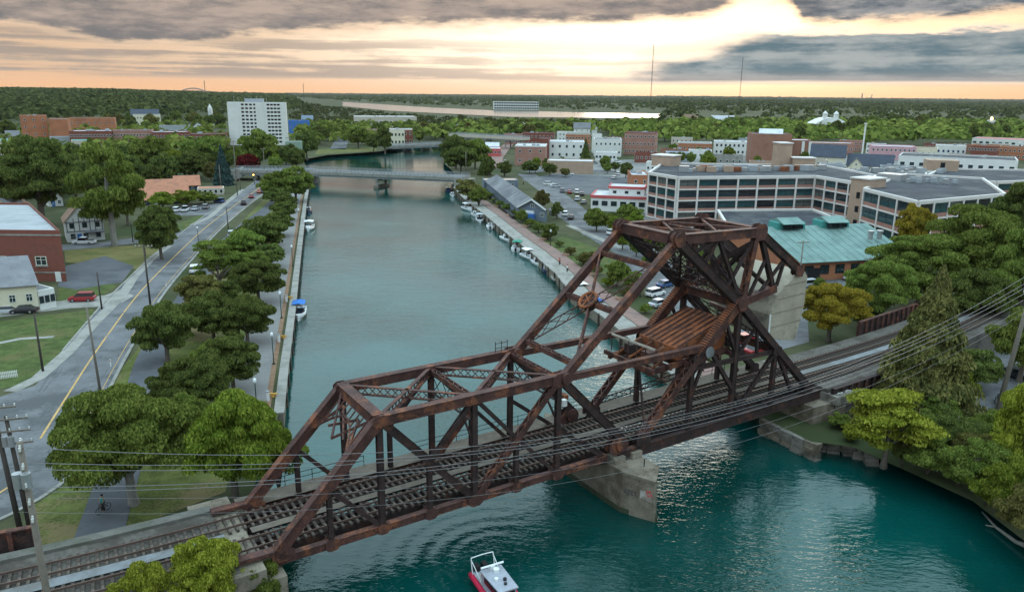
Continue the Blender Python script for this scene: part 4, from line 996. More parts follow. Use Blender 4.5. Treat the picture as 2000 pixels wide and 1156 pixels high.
# --- houses near the road
bt, P, yaw = block('brick_apartment', 'two-storey red brick apartment block with pale grey roof by the cream house', (-120.44, 150.24), (-91.31, 150.75), dvec((-91.31, 150.75), (-120.81, 188.60)), 12.62, BRICK, PALER, 2, (9, 2), (1.6, 1.7), 'double', parapet=.5, cornice=BRICK, sides='r', units=0)
zt = 12.62
for z, m, w in ((zt - 1.0, CONC, .16), (3.9, CONC, .12)):
    for a, b in ((P[0], P[1]), (P[1], P[2])): part(MB().beam((*a, z), (*b, z), .18, w * 2), 'stone_band', m, bt)
me = win_me('double', mat('pale_window_frame', (0.6, 0.58, 0.5), .7), GLASS)
for d, w in ((4.6, 2.3), (8.9, 1.5), (12.5, 2.2), (17.5, 1.6), (22, 1.6)):
    x, y = P[1][0] - math.cos(yaw) * d, P[1][1] - math.sin(yaw) * d
    for z in (6.3,): put('window', me, bt, (x + math.sin(yaw) * .03, y - math.cos(yaw) * .03, z), yaw, (w, 1, 1.9))
    part(MB().box((x + math.sin(yaw) * .1, y - math.cos(yaw) * .1, 5.2), (w + .3, .25, .16), yaw), 'window_sill', CONC, bt)
x, y = P[1][0] - math.cos(yaw) * 1.6, P[1][1] - math.sin(yaw) * 1.6
part(MB().box((x + math.sin(yaw) * .04, y - math.cos(yaw) * .04, 3.0), (1.1, .12, 2.1), yaw), 'door', WHITE, bt)
house('cream_house', 'cream single-storey house with grey shingle roof facing the driveway', (-100.05, 122.05), (-83.70, 128.98), dvec((-83.70, 128.98), (-95.67, 143.79)), 6.87, 10.32, CREAM, SHING, (7, 1), 1, 'side', ws=(1.0, 1.4), frame=WHITE)
t, P, yaw = block('porch', 'small white porch with three windows at the end of the cream house', (-83.80, 129.31), (-82.30, 131.72), 5.0, 5.63, WREND, SHING, 1, (3, 0), (.75, 1.3), 'plain', BLACK, parapet=.12, cat='porch')
ht = house('half_timbered_house', 'white half-timbered house with brown roof beside the parked pickup', (-114.55, 191.74), (-107.27, 196.47), 9.5, 7.44, 12.44, WREND, SHINGB, (3, 2), 2, 'front', frame=BLACK, ws=(1.1, 1.3))
A, Bq = (-114.55, 191.74), (-107.27, 196.47); yw = math.atan2(Bq[1] - A[1], Bq[0] - A[0]); L = math.hypot(Bq[0] - A[0], Bq[1] - A[1])
for d, z0_, z1_ in ((.3, 4.8, 7.2), (.22 * L, 4.8, 8.0), (.5 * L, 7.0, 10.4), (.36 * L, 4.8, 9.3), (.64 * L, 4.8, 9.3), (.78 * L, 4.8, 8.0), (L - .3, 4.8, 7.2)):
    x, y = A[0] + math.cos(yw) * d + math.sin(yw) * .05, A[1] + math.sin(yw) * d - math.cos(yw) * .05
    part(MB().beam((x, y, z0_), (x, y, z1_), .16, .1), 'timber_strip', SLATE, ht)
for z in (4.7, 7.1): part(MB().beam((A[0] + math.sin(yw) * .06, A[1] - math.cos(yw) * .06, z), (Bq[0] + math.sin(yw) * .06, Bq[1] - math.cos(yw) * .06, z), .1, .16), 'timber_strip', SLATE, ht)
part(MB().box((A[0] + math.cos(yw) * L * .74 + math.sin(yw) * 1.0, A[1] + math.sin(yw) * L * .74 - math.cos(yw) * 1.0, 4.55), (L * .5, 2.0, .3), yw), 'porch_roof', SHING, ht)
for i, (u0, v0, u1, v1, e, r, lab, w, m) in enumerate(((-12, 428, 22, 427, 404, 392, 'small house with blue-grey roof at the left edge behind the brick block', CREAM, SHING), (24, 424, 58, 422, 404, 390, 'small pale house with reddish roof behind the brick block', GREYP, SHINGB), (96, 402, 124, 400, 388, 378, 'white house with brown roof tucked under the big dark tree', WREND, SHINGB))):
    pos = {0: ((-156.95, 227.00), (-152.52, 228.30), 5.59, 8.07), 1: ((-154.05, 231.19), (-150.14, 233.51), 5.02, 7.54), 2: ((-155.74, 253.15), (-152.47, 255.84), 4.59, 7.34)}[i]
    house('small_house', lab, pos[0], pos[1], 8, pos[2], pos[3], w, m, (2, 2), 1, 'front', chimney=True)
t = house('restaurant', 'low restaurant with wide orange tiled roof behind the parked cars', (-127.21, 257.87), (-115.07, 266.51), 18, 4.31, 9.61, mat('dark_blue_siding', (0.05, 0.07, 0.11), .8), ORROOF, (6, 2), 1, 'side', cat='restaurant', over=1.2, ws=(1.6, 1.4))
house('pavilion', 'small pavilion with orange hip roof behind the orange-roofed restaurant', (-129.09, 291.12), (-122.35, 294.90), 9, 5.35, 8.10, mat('dark_blue_siding', (0.05, 0.07, 0.11), .8), ORROOF, (2, 1), 1, 'side', cat='pavilion', over=1.0)
block('low_annex', 'low orange-roofed annex between the restaurant and the road', (-118.12, 282.97), (-111.58, 292.71), 7, 4.52, BEIGE, ORROOF, 1, (5, 1), parapet=.1)

# --- big office building (former factory) on the right bank
def grid_wall(t, Pq, Q, z0, z1, cols, rows, glass=GLASS, pil=.55, wm=None, spm=None):
    """glazed bays between concrete pilasters, brick spandrels and concrete bands"""
    dx, dy = Q[0] - Pq[0], Q[1] - Pq[1]; L = math.hypot(dx, dy); yaw = math.atan2(dy, dx); ux, uy = dx / L, dy / L; ox, oy = uy, -ux
    fh = (z1 - z0) / rows; bay = L / cols; mes = [win_me('strip', BLACK, g_) for g_ in (glass, glass, GLASS2, GLASS2, DGLASS, GLASS3)]
    for i in range(cols + 1):
        d = min(max(bay * i, pil / 2), L - pil / 2)
        part(MB().box((Pq[0] + ux * d + ox * .12, Pq[1] + uy * d + oy * .12, (z0 + z1) / 2), (pil, .5, z1 - z0), yaw), 'pilaster', wm or BEIGE, t)
    for f in range(rows + 1):
        z = z0 + fh * f
        part(MB().box((Pq[0] + ux * L / 2 + ox * .1, Pq[1] + uy * L / 2 + oy * .1, min(z, z1 - .2)), (L, .4, .42), yaw), 'concrete_band', wm or BEIGE, t)
    for f in range(rows):
        for i in range(cols):
            d = bay * (i + .5); z = z0 + fh * f
            put('window', rbd.choice(mes), t, (Pq[0] + ux * d + ox * .04, Pq[1] + uy * d + oy * .04, z + fh * .62), yaw, (bay - pil, 1, fh * .64))
            part(MB().box((Pq[0] + ux * d + ox * .04, Pq[1] + uy * d + oy * .04, z + fh * .18), (bay - pil, .14, fh * .24), yaw), 'spandrel', spm or BRICKP, t)
OFM = mat('office_concrete', (0.66, 0.61, 0.58), .85, .08, .4)
def office(label, poly, ztop, walls, units, roof=DARKR, glass=GLASS, rows=4, z0=2.0):
    t = thing('office_building', label, 'office building', (*poly[0], z0))
    part(MB().prism(poly, z0 - .2, ztop - .5), 'wall', BRICKT, t)
    n = len(poly); pm = MB()
    for i in range(n):
        a, b = poly[i], poly[(i + 1) % n]; pm.beam((*a, ztop - .2), (*b, ztop - .2), .7, .7)
    part(pm, 'parapet', OFM, t)
    part(MB().sheet(poly, ztop - .46), 'roof', roof, t)
    for i, cols in walls:
        if cols: grid_wall(t, poly[i], poly[(i + 1) % n], z0 + .4, ztop - .4, cols, rows, glass, wm=OFM)
    return t
zo = 16.44
of1 = [(43.62, 245.59), (49.99, 231.84), (95.30, 240.93), (100.69, 219.85), (116.08, 244.46), (113.22, 279.85), (54.91, 281.93)]
t = office('long four-storey office building with pale concrete grid and dark glazing', of1, zo, ((0, 3), (1, 7), (2, 4), (6, 2)), 10)
PX, PY = (83.92, 258.67)
rr = random.Random(8)
for i in range(34):
    u = i / 33; x, y = (56.42, 253.15)[0] * (1 - u) + (107.06, 264.01)[0] * u, (56.42, 253.15)[1] * (1 - u) + (107.06, 264.01)[1] * u + rr.uniform(-2, 6)
    s = rr.uniform(.9, 2.2); part(MB().box((x, y, zo - .4 + s * .45), (s * 1.5, s, s * .9), rr.uniform(-.2, .2)), 'roof_unit', rr.choice([METAL, GREYP, RUSTO, BRICKT]), t)
for nm, a, b, d, zt_, z0_, lab in (('penthouse', (49.93, 277.40), (56.49, 272.61), 7, 3.6, zo - .6, 0), ('penthouse', (94.30, 273.03), (98.86, 273.40), 6, 8.5, zo - .6, 1), ('penthouse', (98.70, 270.81), (106.15, 270.13), 5, 3.6, zo - .6, 2)):
    P = rect(a, b, d); part(MB().prism(P, z0_, z0_ + zt_), nm, BRICKT, t); part(MB().prism(inset(P, -.3), z0_ + zt_, z0_ + zt_ + .35), 'penthouse_cap', OFM, t)
# brick stair tower beside the wing
P = rect((98.42, 222.29), (101.39, 217.36), 8); st_ = thing('stair_tower', 'tan brick stair tower joining the two office wings', 'tower', (*P[0], 2)); zs = zo + 1.2
part(MB().prism(P, 1.8, zs), 'wall', BRICKT, st_); part(MB().prism(inset(P, -.3), zs, zs + .4), 'cap', OFM, st_)
window_row(st_, P[0], P[1], 5, 1, 1.2, 1.8, win_me('bare', BLACK, DGLASS)); window_row(st_, P[0], P[1], 9, 1, 1.2, 1.8, win_me('bare', BLACK, DGLASS)); window_row(st_, P[0], P[1], 13, 1, 1.2, 1.8, win_me('bare', BLACK, DGLASS))
z2 = 15.71
of2 = [(98.69, 213.90), (99.97, 186.90), (132.65, 205.13), (151.65, 246.99), (133.17, 258.88)]
t = office('three-storey office wing with pale concrete grid half behind the trees', of2, z2, ((0, 3), (1, 6)), 5, rows=3)
for i in range(9):
    x, y = (121.63, 234.83)[0] + i * 1.6 + rr.uniform(-.5, .5), (121.63, 234.83)[1] + rr.uniform(-3, 3); s = rr.uniform(.8, 1.5)
    part(MB().box((x, y, z2 - .4 + s * .6), (s * 1.3, s, s * 1.2), .1), 'roof_unit', GREYP if i % 3 else METAL, t)
P = rect((115.11, 242.33), (119.95, 236.66), 6); part(MB().prism(P, z2 - .5, z2 + 1.6), 'cooling_unit', METAL, t)
z3 = 13.86
of3 = [(147.05, 272.06), (157.48, 258.39), (161.04, 254.14), (195.16, 267.09), (218.22, 299.92), (168.61, 301.79)]
t = office('far office wing with brick penthouse at the right edge', of3, z3, ((0, 3), (1, 1), (2, 5)), 4, rows=3)
P = rect((160.55, 298.06), (171.03, 294.48), 8); part(MB().prism(P, z3 - .5, z3 + 3.5), 'penthouse', BRICKT, t)
window_row(t, P[0], P[1], z3 + 1.6, 1, 1.6, 2.2, win_me('bare', BLACK, DGLASS), margin=8)
for i in range(10):
    x, y = (124.04, 287.67)[0] + i * 3.4, (124.04, 287.67)[1] + rr.uniform(-4, 4); s = rr.uniform(.8, 1.8)
    part(MB().box((x + 8, y, z3 - .4 + s * .5), (s * 1.5, s, s), .1), 'roof_unit', METAL if i % 2 else GREYP, t)
blk = [(112.15, 277.08), (116.08, 244.46), (147.05, 272.06), (160.55, 298.06), (129.80, 301.54)]
t = office('low roofed link block behind the office wings with roof plant', blk, z3 - 1.0, (), 4, rows=3)
for i in range(14):
    u = i / 13; x = (125.90, 292.15)[0] * (1 - u) + (162.60, 305.96)[0] * u; y = (125.90, 292.15)[1] * (1 - u) + (162.60, 305.96)[1] * u + rr.uniform(-3, 3); s = rr.uniform(.9, 2.0)
    part(MB().box((x, y, z3 - 1.4 + s * .5), (s * 1.5, s, s), .1), 'roof_unit', METAL if i % 2 else GREYP, t)
lowp = [(56.85, 197.74), (61.57, 178.77), (77.87, 185.68), (92.06, 207.19), (92.23, 232.83), (62.19, 228.90)]
t = office('low flat dark-roofed workshop in front of the office building', lowp, 7.01, (), 0)
# brick shop with green copper roof and monitors
A, Bq = (61.67, 158.04), (87.79, 165.06)
ge = 6.38; gr = ge + 4.6
_r = (58.09, 173.53); GDV = (2 * (_r[0] - A[0]), 2 * (_r[1] - A[1]))
gt = house('green_roofed_shop', 'red brick workshop with copper green roof and two roof monitors', A, Bq, GDV, ge, gr, BRICKO, GREENR, (7, 3), 1, 'side', cat='workshop', over=.9, door=False, ws=(2.2, 2.0), frame=BLACK)
P = rect(A, Bq, GDV); mx = lambda f, d: (A[0] + (Bq[0] - A[0]) * f + (P[3][0] - A[0]) * d, A[1] + (Bq[1] - A[1]) * f + (P[3][1] - A[1]) * d)
yw = math.atan2(Bq[1] - A[1], Bq[0] - A[0]); ro = [c for c in gt.children if c.name.startswith('roof')][0]
for f in (.22, .66):
    x, y = mx(f, .5); mo = part(MB().box((x, y, gr + .3), (7.5, 3.4, 2.0), yw), 'roof_monitor', TEAL, ro)
    P2 = [mx(f - .105, .40), mx(f + .105, .40), mx(f + .105, .61), mx(f - .105, .61)]
    rm = MB(); c0, c1 = ((P2[0][0] + P2[3][0]) / 2, (P2[0][1] + P2[3][1]) / 2), ((P2[1][0] + P2[2][0]) / 2, (P2[1][1] + P2[2][1]) / 2)
    for a, b in ((P2[0], P2[1]), (P2[3], P2[2])): rm.add([(*a, gr + 1.1), (*b, gr + 1.1), (*c1, gr + 2.2), (*c0, gr + 2.2)], [(0, 1, 2, 3)])
    rm.add([(*P2[0], gr + 1.1), (*P2[3], gr + 1.1), (*c0, gr + 2.2)], [(0, 1, 2)]).add([(*P2[1], gr + 1.1), (*P2[2], gr + 1.1), (*c1, gr + 2.2)], [(0, 1, 2)])
    part(rm, 'monitor_roof', GREENR, ro)
    for k in range(4):
        q = mx(f - .075 + .05 * k, .42); part(MB().box((q[0] + math.sin(yw) * .05, q[1] - math.cos(yw) * .05, gr + .35), (1.1, .3, .9), yw), 'monitor_louvre', DGLASS, ro)
for k in range(13):
    f = (k + .5) / 13; a, b = mx(f, -.03), mx(f, .5)
    part(MB().beam((*a, ge + .1), (*b, gr + .22), .05, .05), 'standing_seam', GREENR, ro)
for f in (.80, .89):
    x, y = mx(f, .2); part(MB().cyl((x, y, ge + 3.6), .55, 1.6, 10).cyl((x, y, ge + 4.6), .75, .4, 10), 'roof_vent', METAL, ro)
x, y = mx(.12, 0); part(MB().box((x + math.sin(yw) * .05, y - math.cos(yw) * .05, 3.4), (3.0, .15, 2.8), yw), 'door', BLACK, gt)

# --- red and white restaurant
t, P, yaw = block('diner', 'white two-tier building with red roof bands beside the car park', (26.44, 257.82), (44.96, 254.57), 16, 7.21, WREND, WHITER, 1, (6, 3), (2.0, 1.6), 'double', BLACK, parapet=.3)
zz = 7.21
for a, b in ((P[0], P[1]), (P[1], P[2]), (P[3], P[0])): part(MB().beam((*a, zz - .25), (*b, zz - .25), .5, .9), 'red_band', REDR, t)
U = rect(((P[0][0] * .65 + P[1][0] * .35), (P[0][1] * .65 + P[1][1] * .35) + 5), (P[1][0], P[1][1] + 5), 9)
part(MB().prism(U, zz - .4, zz + 2.6), 'upper_storey', WREND, t); window_row(t, U[0], U[1], zz + .9, 3, 1.2, .9, win_me('plain', BLACK))
for a, b in ((U[0], U[1]), (U[1], U[2]), (U[3], U[0])): part(MB().beam((*a, zz + 2.5), (*b, zz + 2.5), .5, .8), 'red_band', REDR, t)
part(MB().sheet(inset(U, .1), zz + 2.75), 'upper_roof', WHITER, t)
block('brick_annex', 'orange brick annex with pale roof left of the office building', (50.76, 328.48), (58.21, 325.48), 22, 7.46, BRICKO, WHITER, 1, (2, 3), units=3)

# --- boathouse with grey roof, blue awning and deck
bh = house('boathouse', 'grey-roofed boathouse restaurant with dark side deck on the quay', (1.67, 238.36), (10.53, 232.98), dvec((1.67, 238.36), (-11.00, 311.82)), 5.91, 8.50, mat('slate_blue_siding', (0.15, 0.18, 0.22), .8), GREYR, (3, 6), 1, 'front', cat='boathouse', over=.8, door=False, frame=WHITE, ws=(1.4, 1.3), sides='fr')
A, Bq = (1.67, 238.36), (10.53, 232.98); yw = math.atan2(Bq[1] - A[1], Bq[0] - A[0])
dkp = [(-0.28, 238.22), (1.51, 238.35), (-10.88, 308.42), (-13.52, 311.59)]
part(MB().prism(dkp, 1.9, 3.0), 'deck', BLACK, bh)
part(MB().box((A[0] + math.cos(yw) * 4 + math.sin(yw) * .2, A[1] + math.sin(yw) * 4 - math.cos(yw) * .2, 3.6), (3.6, .3, 3.0), yw), 'door', WHITE, bh)
part(MB().box((A[0] + math.cos(yw) * 5 + math.sin(yw) * 1.4, A[1] + math.sin(yw) * 5 - math.cos(yw) * 1.4, 3.2), (3.0, 1.6, 2.2), yw), 'awning', BLUEP, bh)
P = rect(A, Bq, dvec(A, (-11.00, 311.82))); ez, rz = 5.91, 8.50; mid = ((A[0] + Bq[0]) / 2 + math.sin(yw) * .8, (A[1] + Bq[1]) / 2 - math.cos(yw) * .8)
for q in (A, Bq):
    part(MB().beam((q[0] + math.sin(yw) * .8, q[1] - math.cos(yw) * .8, ez - .1), (*mid, rz + .15), .2, .4), 'barge_board', WHITE, bh)
P2 = rect((-11.25, 318.86), (8.13, 320.71), 8)
block('boathouse_annex', 'dark annex with peach flat roof at the far end of the boathouse', (-11.71, 308.34), (1.63, 316.51), 8, 6.19, mat('slate_blue_siding', (0.15, 0.18, 0.22), .8), mat('peach_roof', (0.48, 0.34, 0.27), .9), 1, (3, 2), parapet=.2)

# --- small infill buildings between the named ones
_inf = [((90.96, 478.65), 16, 9, 6.5, BRICKB, GREYR, 'low brown brick shop'), ((109.73, 481.23), 14, 8, 6, WREND, WHITER, 'small white shop'), ((122.66, 398.88), 12, 8, 6, BRICKT, GREYR, 'tan brick garage'), ((149.97, 401.99), 14, 9, 7, BEIGE, GREYR, 'beige shop'), ((154.87, 386.92), 12, 8, 6, GREYP, WHITER, 'grey shop'), ((242.63, 573.35), 16, 9, 8, BRICKP, WHITER, 'pink brick house'), ((253.27, 554.57), 14, 8, 7, WREND, GREYR, 'white flat house'), ((297.32, 561.25), 15, 9, 7, BRICK, GREYR, 'red brick house'), ((323.85, 575.52), 18, 9, 6, BRICKB, WHITER, 'brown brick garage'), ((71.84, 453.99), 13, 8, 6, BRICK, GREYR, 'red brick garage'), ((119.48, 586.39), 16, 9, 8, BEIGE, WHITER, 'beige block'), ((71.77, 578.46), 14, 8, 8, BRICKB, GREYR, 'brown block'), ((38.06, 663.13), 16, 9, 8, WREND, WHITER, 'white flat block'), ((-7.47, 613.02), 14, 9, 8, BRICKP, WHITER, 'pink brick block'), ((169.25, 583.31), 16, 9, 8, GREYP, GREYR, 'grey block'), ((373.79, 572.87), 16, 9, 8, WREND, GREYR, 'white shop'), ((350.73, 569.37), 14, 9, 7, BEIGE, WHITER, 'beige flat shop'), ((187.67, 390.52), 13, 8, 5, GREYP, GREYR, 'grey shed'), ((66.77, 387.29), 12, 8, 6, WREND, WHITER, 'white garage')]
_near = ('left of the brown brick hotel front', 'under the street trees before the white bay block', 'below the tall brown hall', 'left of the slate church hall', 'in front of the slate chapel', 'behind the slate church hall', 'behind the slate chapel', 'behind the pale warehouse', 'above the pale warehouse roof', 'before the brown brick hotel', 'behind the arched-window shop', 'between the conifer and the hotel', 'behind the white two-storey block', 'at the top of the red paved street', 'behind the white bay block', 'at the right edge beyond the warehouse', 'above the brick shop rows at right', 'beside the pale warehouse corner', 'behind the orange brick annex')
for (p, w, d, h, wm, rm_, nm_), nr_ in zip(_inf, _near):
    block('infill_building', nm_ + ' ' + nr_, p, (p[0] + w, p[1] + rbd.uniform(-1, 1)), d, 2 + h, wm, rm_, 2 if h > 6.5 else 1, (5, 2), (1.2, 1.4), units=2, group='small town buildings')
# --- town on the right bank
W2 = (1.2, 1.6)
block('white_block', 'white two-storey block with two rows of arched windows', (21.59, 469.12), (43.83, 479.93), 20, 12.56, WREND, WHITER, 2, (5, 3), W2, frame=BLACK, units=2)
block('brick_corner_block', 'brick corner block with white parapet stripe on the red paved street', (0.04, 418.66), (18.28, 433.56), 22, 12.92, BRICKP, WHITER, 2, (3, 4), W2, cornice=WREND, sides='fl', units=5)
block('brick_tower_block', 'narrow dark red brick block beside the white-parapet corner block', (15.30, 468.25), (21.44, 472.92), 16, 14.57, BRICK, GREYR, 3, (0, 0))
block('tan_wall_building', 'low tan brick building with long blank wall by the street', (16.09, 379.07), (40.52, 389.52), 14, 8.34, BRICKT, WHITER, 1, (0, 0), parapet=.4)
block('brick_block', 'dark red brick block with roof masts behind the corner block', (5.66, 578.74), (31.09, 594.87), 16, 12.30, BRICK, GREYR, 2, (8, 2), W2, units=2)
block('brick_block', 'red brick block with pale cornice behind the white block', (37.63, 561.82), (56.93, 575.99), 18, 12.74, BRICKO, GREYR, 2, (8, 2), W2, cornice=BEIGE)
block('white_block', 'small white block with stepped roof right of the conifer', (54.04, 524.31), (60.25, 529.98), 14, 14.66, WREND, GREYR, 2, (2, 2), W2)
block('grey_roof_block', 'grey-roofed hall between the conifer and the three-storey brick block', (51.15, 488.97), (70.17, 504.28), 22, 13.08, WREND, GREYR, 2, (6, 2), W2, units=3)
block('brick_hotel', 'three-storey brown brick block with white chimney on its roof', (71.46, 508.81), (96.10, 521.41), 20, 16.77, BRICKP, GREYR, 3, (8, 3), W2, cornice=BRICK, units=2)
block('white_shop', 'low white shop with parked cars in front near the conifer', (47.99, 457.93), (62.65, 467.21), 10, 7.17, WREND, WHITER, 1, (6, 2), (1.6, 1.6))
block('red_pavilion', 'red pavilion with white monitor roof beside the trees', (-21.12, 486.84), (-8.24, 492.87), 14, 6.84, REDR, WHITER, 1, (6, 3), W2, parapet=.2)
house('white_monitor_roof', 'white gabled roof lantern standing above the red pavilion', (-20.52, 504.00), (-9.90, 510.06), 9, 7.00, 9.33, WREND, WHITER, (0, 0), 1, 'side', cat='roof', door=False)
block('long_store', 'long beige store with flat roof beside the river', (-174.68, 850.84), (-113.22, 894.16), 40, 14.89, BEIGE, WHITER, 1, (14, 2), (4, 2.0), units=4)
block('brick_bridge_house', 'brick building with cream front arches beside the far bridge', (-93.63, 579.16), (-77.86, 594.07), 20, 13.81, BRICK, WHITER, 2, (5, 3), (1.5, 2.2), frame=CREAM, cornice=BEIGE, units=1)
block('cream_shopfront', 'cream shopfront with arched doors before the brick bridge house', (-93.83, 573.25), (-82.36, 581.13), 4, 13.31, CREAM, WHITER, 2, (5, 1), (1.5, 2.4), frame=CREAM)
block('grey_shop', 'grey shop left of the brick bridge house among trees', (-118.21, 633.10), (-104.98, 650.25), 16, 10.74, BRICKP, GREYR, 2, (5, 2), W2, units=2)
block('brick_hall', 'tall brown brick hall with painted white figure on the right wall', (139.12, 448.95), (163.91, 458.99), 24, 19.50, BRICKB, GREYR, 3, (0, 0), units=0)
house('white_hip_roof', 'white hipped roof on top of the tall brown brick hall', (147.03, 463.86), (162.57, 469.52), 14, 19.14, 21.56, WREND, WHITER, (0, 0), 1, 'side', cat='roof', door=False)
t, P, yaw = block('brick_wing', 'brown brick wing with white twin pillars right of the tall hall', (166.50, 466.41), (182.48, 475.85), 20, 15.26, BRICKB, WHITER, 2, (0, 0))
for f in (.65, .95):
    x, y = P[0][0] + (P[1][0] - P[0][0]) * f, P[0][1] + (P[1][1] - P[0][1]) * f; part(MB().box((x, y, 8), (1.6, 1.0, 13)), 'pillar', WREND, t)
block('long_brick_row', 'long low brick row with white roof edge behind the slate church', (199.77, 527.64), (235.63, 537.53), 18, 10.39, BRICKP, WHITER, 1, (10, 2), W2)
block('white_bay_block', 'white block with black windows left of the tall brown hall', (137.24, 527.55), (157.32, 512.58), 18, 11.18, WREND, WHITER, 2, (8, 3), W2, frame=BLACK, units=3)
block('white_gable_shop', 'small white arched-window shop with orange brick side', (114.24, 533.46), (140.03, 547.11), 16, 9.06, BRICKO, GREYR, 1, (8, 2), W2, cornice=WREND)
block('blue_roof_shop', 'low blue-grey shop under the trees left of the white block', (90.50, 456.44), (105.44, 461.97), 14, 7.76, GREYP, mat('blue_grey_roof', (0.17, 0.21, 0.28), .8), 1, (4, 2), parapet=.2)
block('stone_shop', 'low stone shop with dark doors in front of the white block', (111.30, 432.43), (129.89, 434.73), 10, 8.29, CONC, GREYR, 1, (5, 1), W2)
for (a, b, e, r, dp, lab, gb) in (((164.59, 426.58), (183.68, 425.86), 8.77, 14.93, 14, 'dark slate roofed church hall left of the pale warehouse', 'side'), ((180.96, 416.73), (209.04, 422.93), 4.51, 10.34, 14, 'dark slate roofed chapel with pale gables by the warehouse', 'side'), ((179.30, 410.86), (186.98, 408.96), 4.72, 9.34, 10, 'pale gable end cross wing of the slate chapel', 'front')):
    house('slate_church', lab, a, b, dp, e, r, CREAM, SLATE, (3, 1), 1, gb, cat='church', door=False)
block('pale_warehouse', 'long pale warehouse with dark flat roof and square windows', (210.53, 420.19), (255.04, 387.86), 30, 10.58, WREND, DARKR, 1, (12, 3), (2.6, 2.2), units=8, sides='f')
block('pink_block', 'pink rendered two-storey block behind the slate chapel', (228.10, 489.59), (260.48, 501.95), 20, 10.77, PINK, WHITER, 2, (10, 2), W2)
block('cream_block', 'cream low block with red coping right of the pink block', (261.20, 502.05), (279.48, 508.66), 14, 9.32, CREAM, BRICK, 1, (4, 2), W2)
block('white_block', 'white block with blue awnings right of the cream block', (286.88, 522.43), (310.08, 530.13), 14, 9.95, WREND, WHITER, 1, (6, 2), W2, frame=BLUEP, units=1)
block('brick_shop_row', 'brick shop row with red awnings at the right edge', (294.66, 498.60), (314.59, 501.29), 16, 11.82, BRICK, GREYR, 2, (8, 2), W2, cornice=BRICKO, units=2)
block('brick_shop_row', 'brick shop row with orange parapet at the far right edge', (320.39, 510.18), (345.81, 505.52), 16, 10.31, BRICKO, GREYR, 2, (9, 2), W2)
block('striped_store', 'long white store with red roof stripe at the right edge', (375.61, 641.50), (444.75, 653.23), 30, 8.73, WREND, REDR, 1, (10, 2), (3, 2))
block('tile_row', 'low brick terrace in front of the right-edge shop rows', (262.64, 464.68), (289.66, 461.21), 10, 7.79, BRICKP, GREYR, 1, (9, 1), W2, units=3)
at = block('arched_hall', 'large white hall with arched roof and two roof turrets in the trees', (312.10, 848.83), (371.10, 862.24), 30, 13.04, WREND, WHITER, 1, (8, 2), (2, 2.4), parapet=.3)[0]
a, b = (330.54, 853.02), (371.10, 862.24); z0_ = 13.04; z1_ = 19.65; mb = MB(); secs = []
for i in range(9):
    f = i / 8; x = a[0] + (b[0] - a[0]) * f; y = a[1] + (b[1] - a[1]) * f; zz = z0_ + (z1_ - z0_) * math.sin(math.pi * f); secs.append([(x, y, z0_ - .5), (x, y, zz), (x, y + 26, zz), (x, y + 26, z0_ - .5)])
part(mb.loft(secs), 'arched_roof', WREND, at)
for u in (.32, .62):
    x, y = a[0] + (b[0] - a[0]) * u, a[1] + 8; part(MB().box((x, y, z1_ + 1.5), (4, 4, 5)).tube([(x, y, z1_ + 4), (x, y, z1_ + 7)], [3.2, .3], 8), 'roof_turret', WREND, at)
hosp = block('hospital', 'long white hospital block across the river on the skyline', (-51.11, 2042.64), (63.57, 2111.59), 60, 22.40, WREND, WHITER, 3, (22, 3), (5.0, 4.0), wk='bare', units=3)[0]
t = thing('lookout_tower', 'white stone tower with glowing lamp among trees at right', 'tower', (*(554.13, 903.86), 2))
x, y = (554.13, 903.86); zt_ = 14.81; part(MB().tube([(x, y, 2), (x, y, zt_)], [5, 4], 8), 'shaft', CONC, t); part(MB().tube([(x, y, zt_), (x, y, zt_ + 3)], [4.4, 4.4], 8), 'gallery', WREND, t)
part(MB().tube([(x, y, zt_ + 3), (x, y, zt_ + 5), (x, y, zt_ + 6.5)], [1.2, 1.5, .5], 8), 'lamp', emit('lamp_glow', (1.0, .6, .25), 6), t)
# scattered houses in the wooded quarters
def Hh(label, a, b, e, r, wall, roof, gb='side'): house('house', label, a, b, 9, e, r, wall, roof, (3, 2), 2, gb, door=False, group='houses among the trees')
Hh('white house with grey roof in trees right of the river road', (55.13, 714.51), (71.44, 726.60), 10.91, 15.58, WREND, SHING)
Hh('white house with two gables near the far river bank', (2.27, 778.37), (15.72, 781.43), 8.55, 13.07, WREND, WHITER, 'front')
Hh('pale house in the trees left of the brick hotel', (75.68, 755.00), (81.30, 756.22), 9.82, 13.71, WREND, SHING, 'front')
Hh('beige house with flat-looking roof in the right wood', (269.56, 1064.15), (303.12, 1073.80), 8.87, 15.72, BEIGE, WHITER)
Hh('sunlit cream house in the middle of the right wood', (343.48, 1122.94), (363.10, 1128.77), 9.23, 15.00, CREAM, SHINGB, 'front')
Hh('white house near the storefront trees at right', (257.09, 1178.67), (279.75, 1185.91), 8.07, 14.13, WREND, SHINGB)
Hh('small white house on the wooded hill at far left', (-1167.98, 2159.75), (-1152.85, 2174.04), 18.51, 25.37, WREND, SHING)
Hh('house with blue roof right of the white tower', (-249.90, 914.74), (-237.52, 918.30), 9.66, 13.78, GREYP, mat('blue_grey_roof', (0.17, 0.21, 0.28), .8))
Hh('white cottage behind the teal-roofed shed', (-294.55, 710.88), (-285.91, 712.85), 8.45, 12.12, WREND, SLATE, 'front')
Hh('pale house far left behind the dark tree', (-368.24, 559.84), (-359.56, 561.43), 7.11, 10.75, GREYP, SHING)
Hh('white house by the far bridge trees', (-59.96, 764.22), (-51.00, 766.26), 7.94, 11.39, WREND, SHING, 'front')
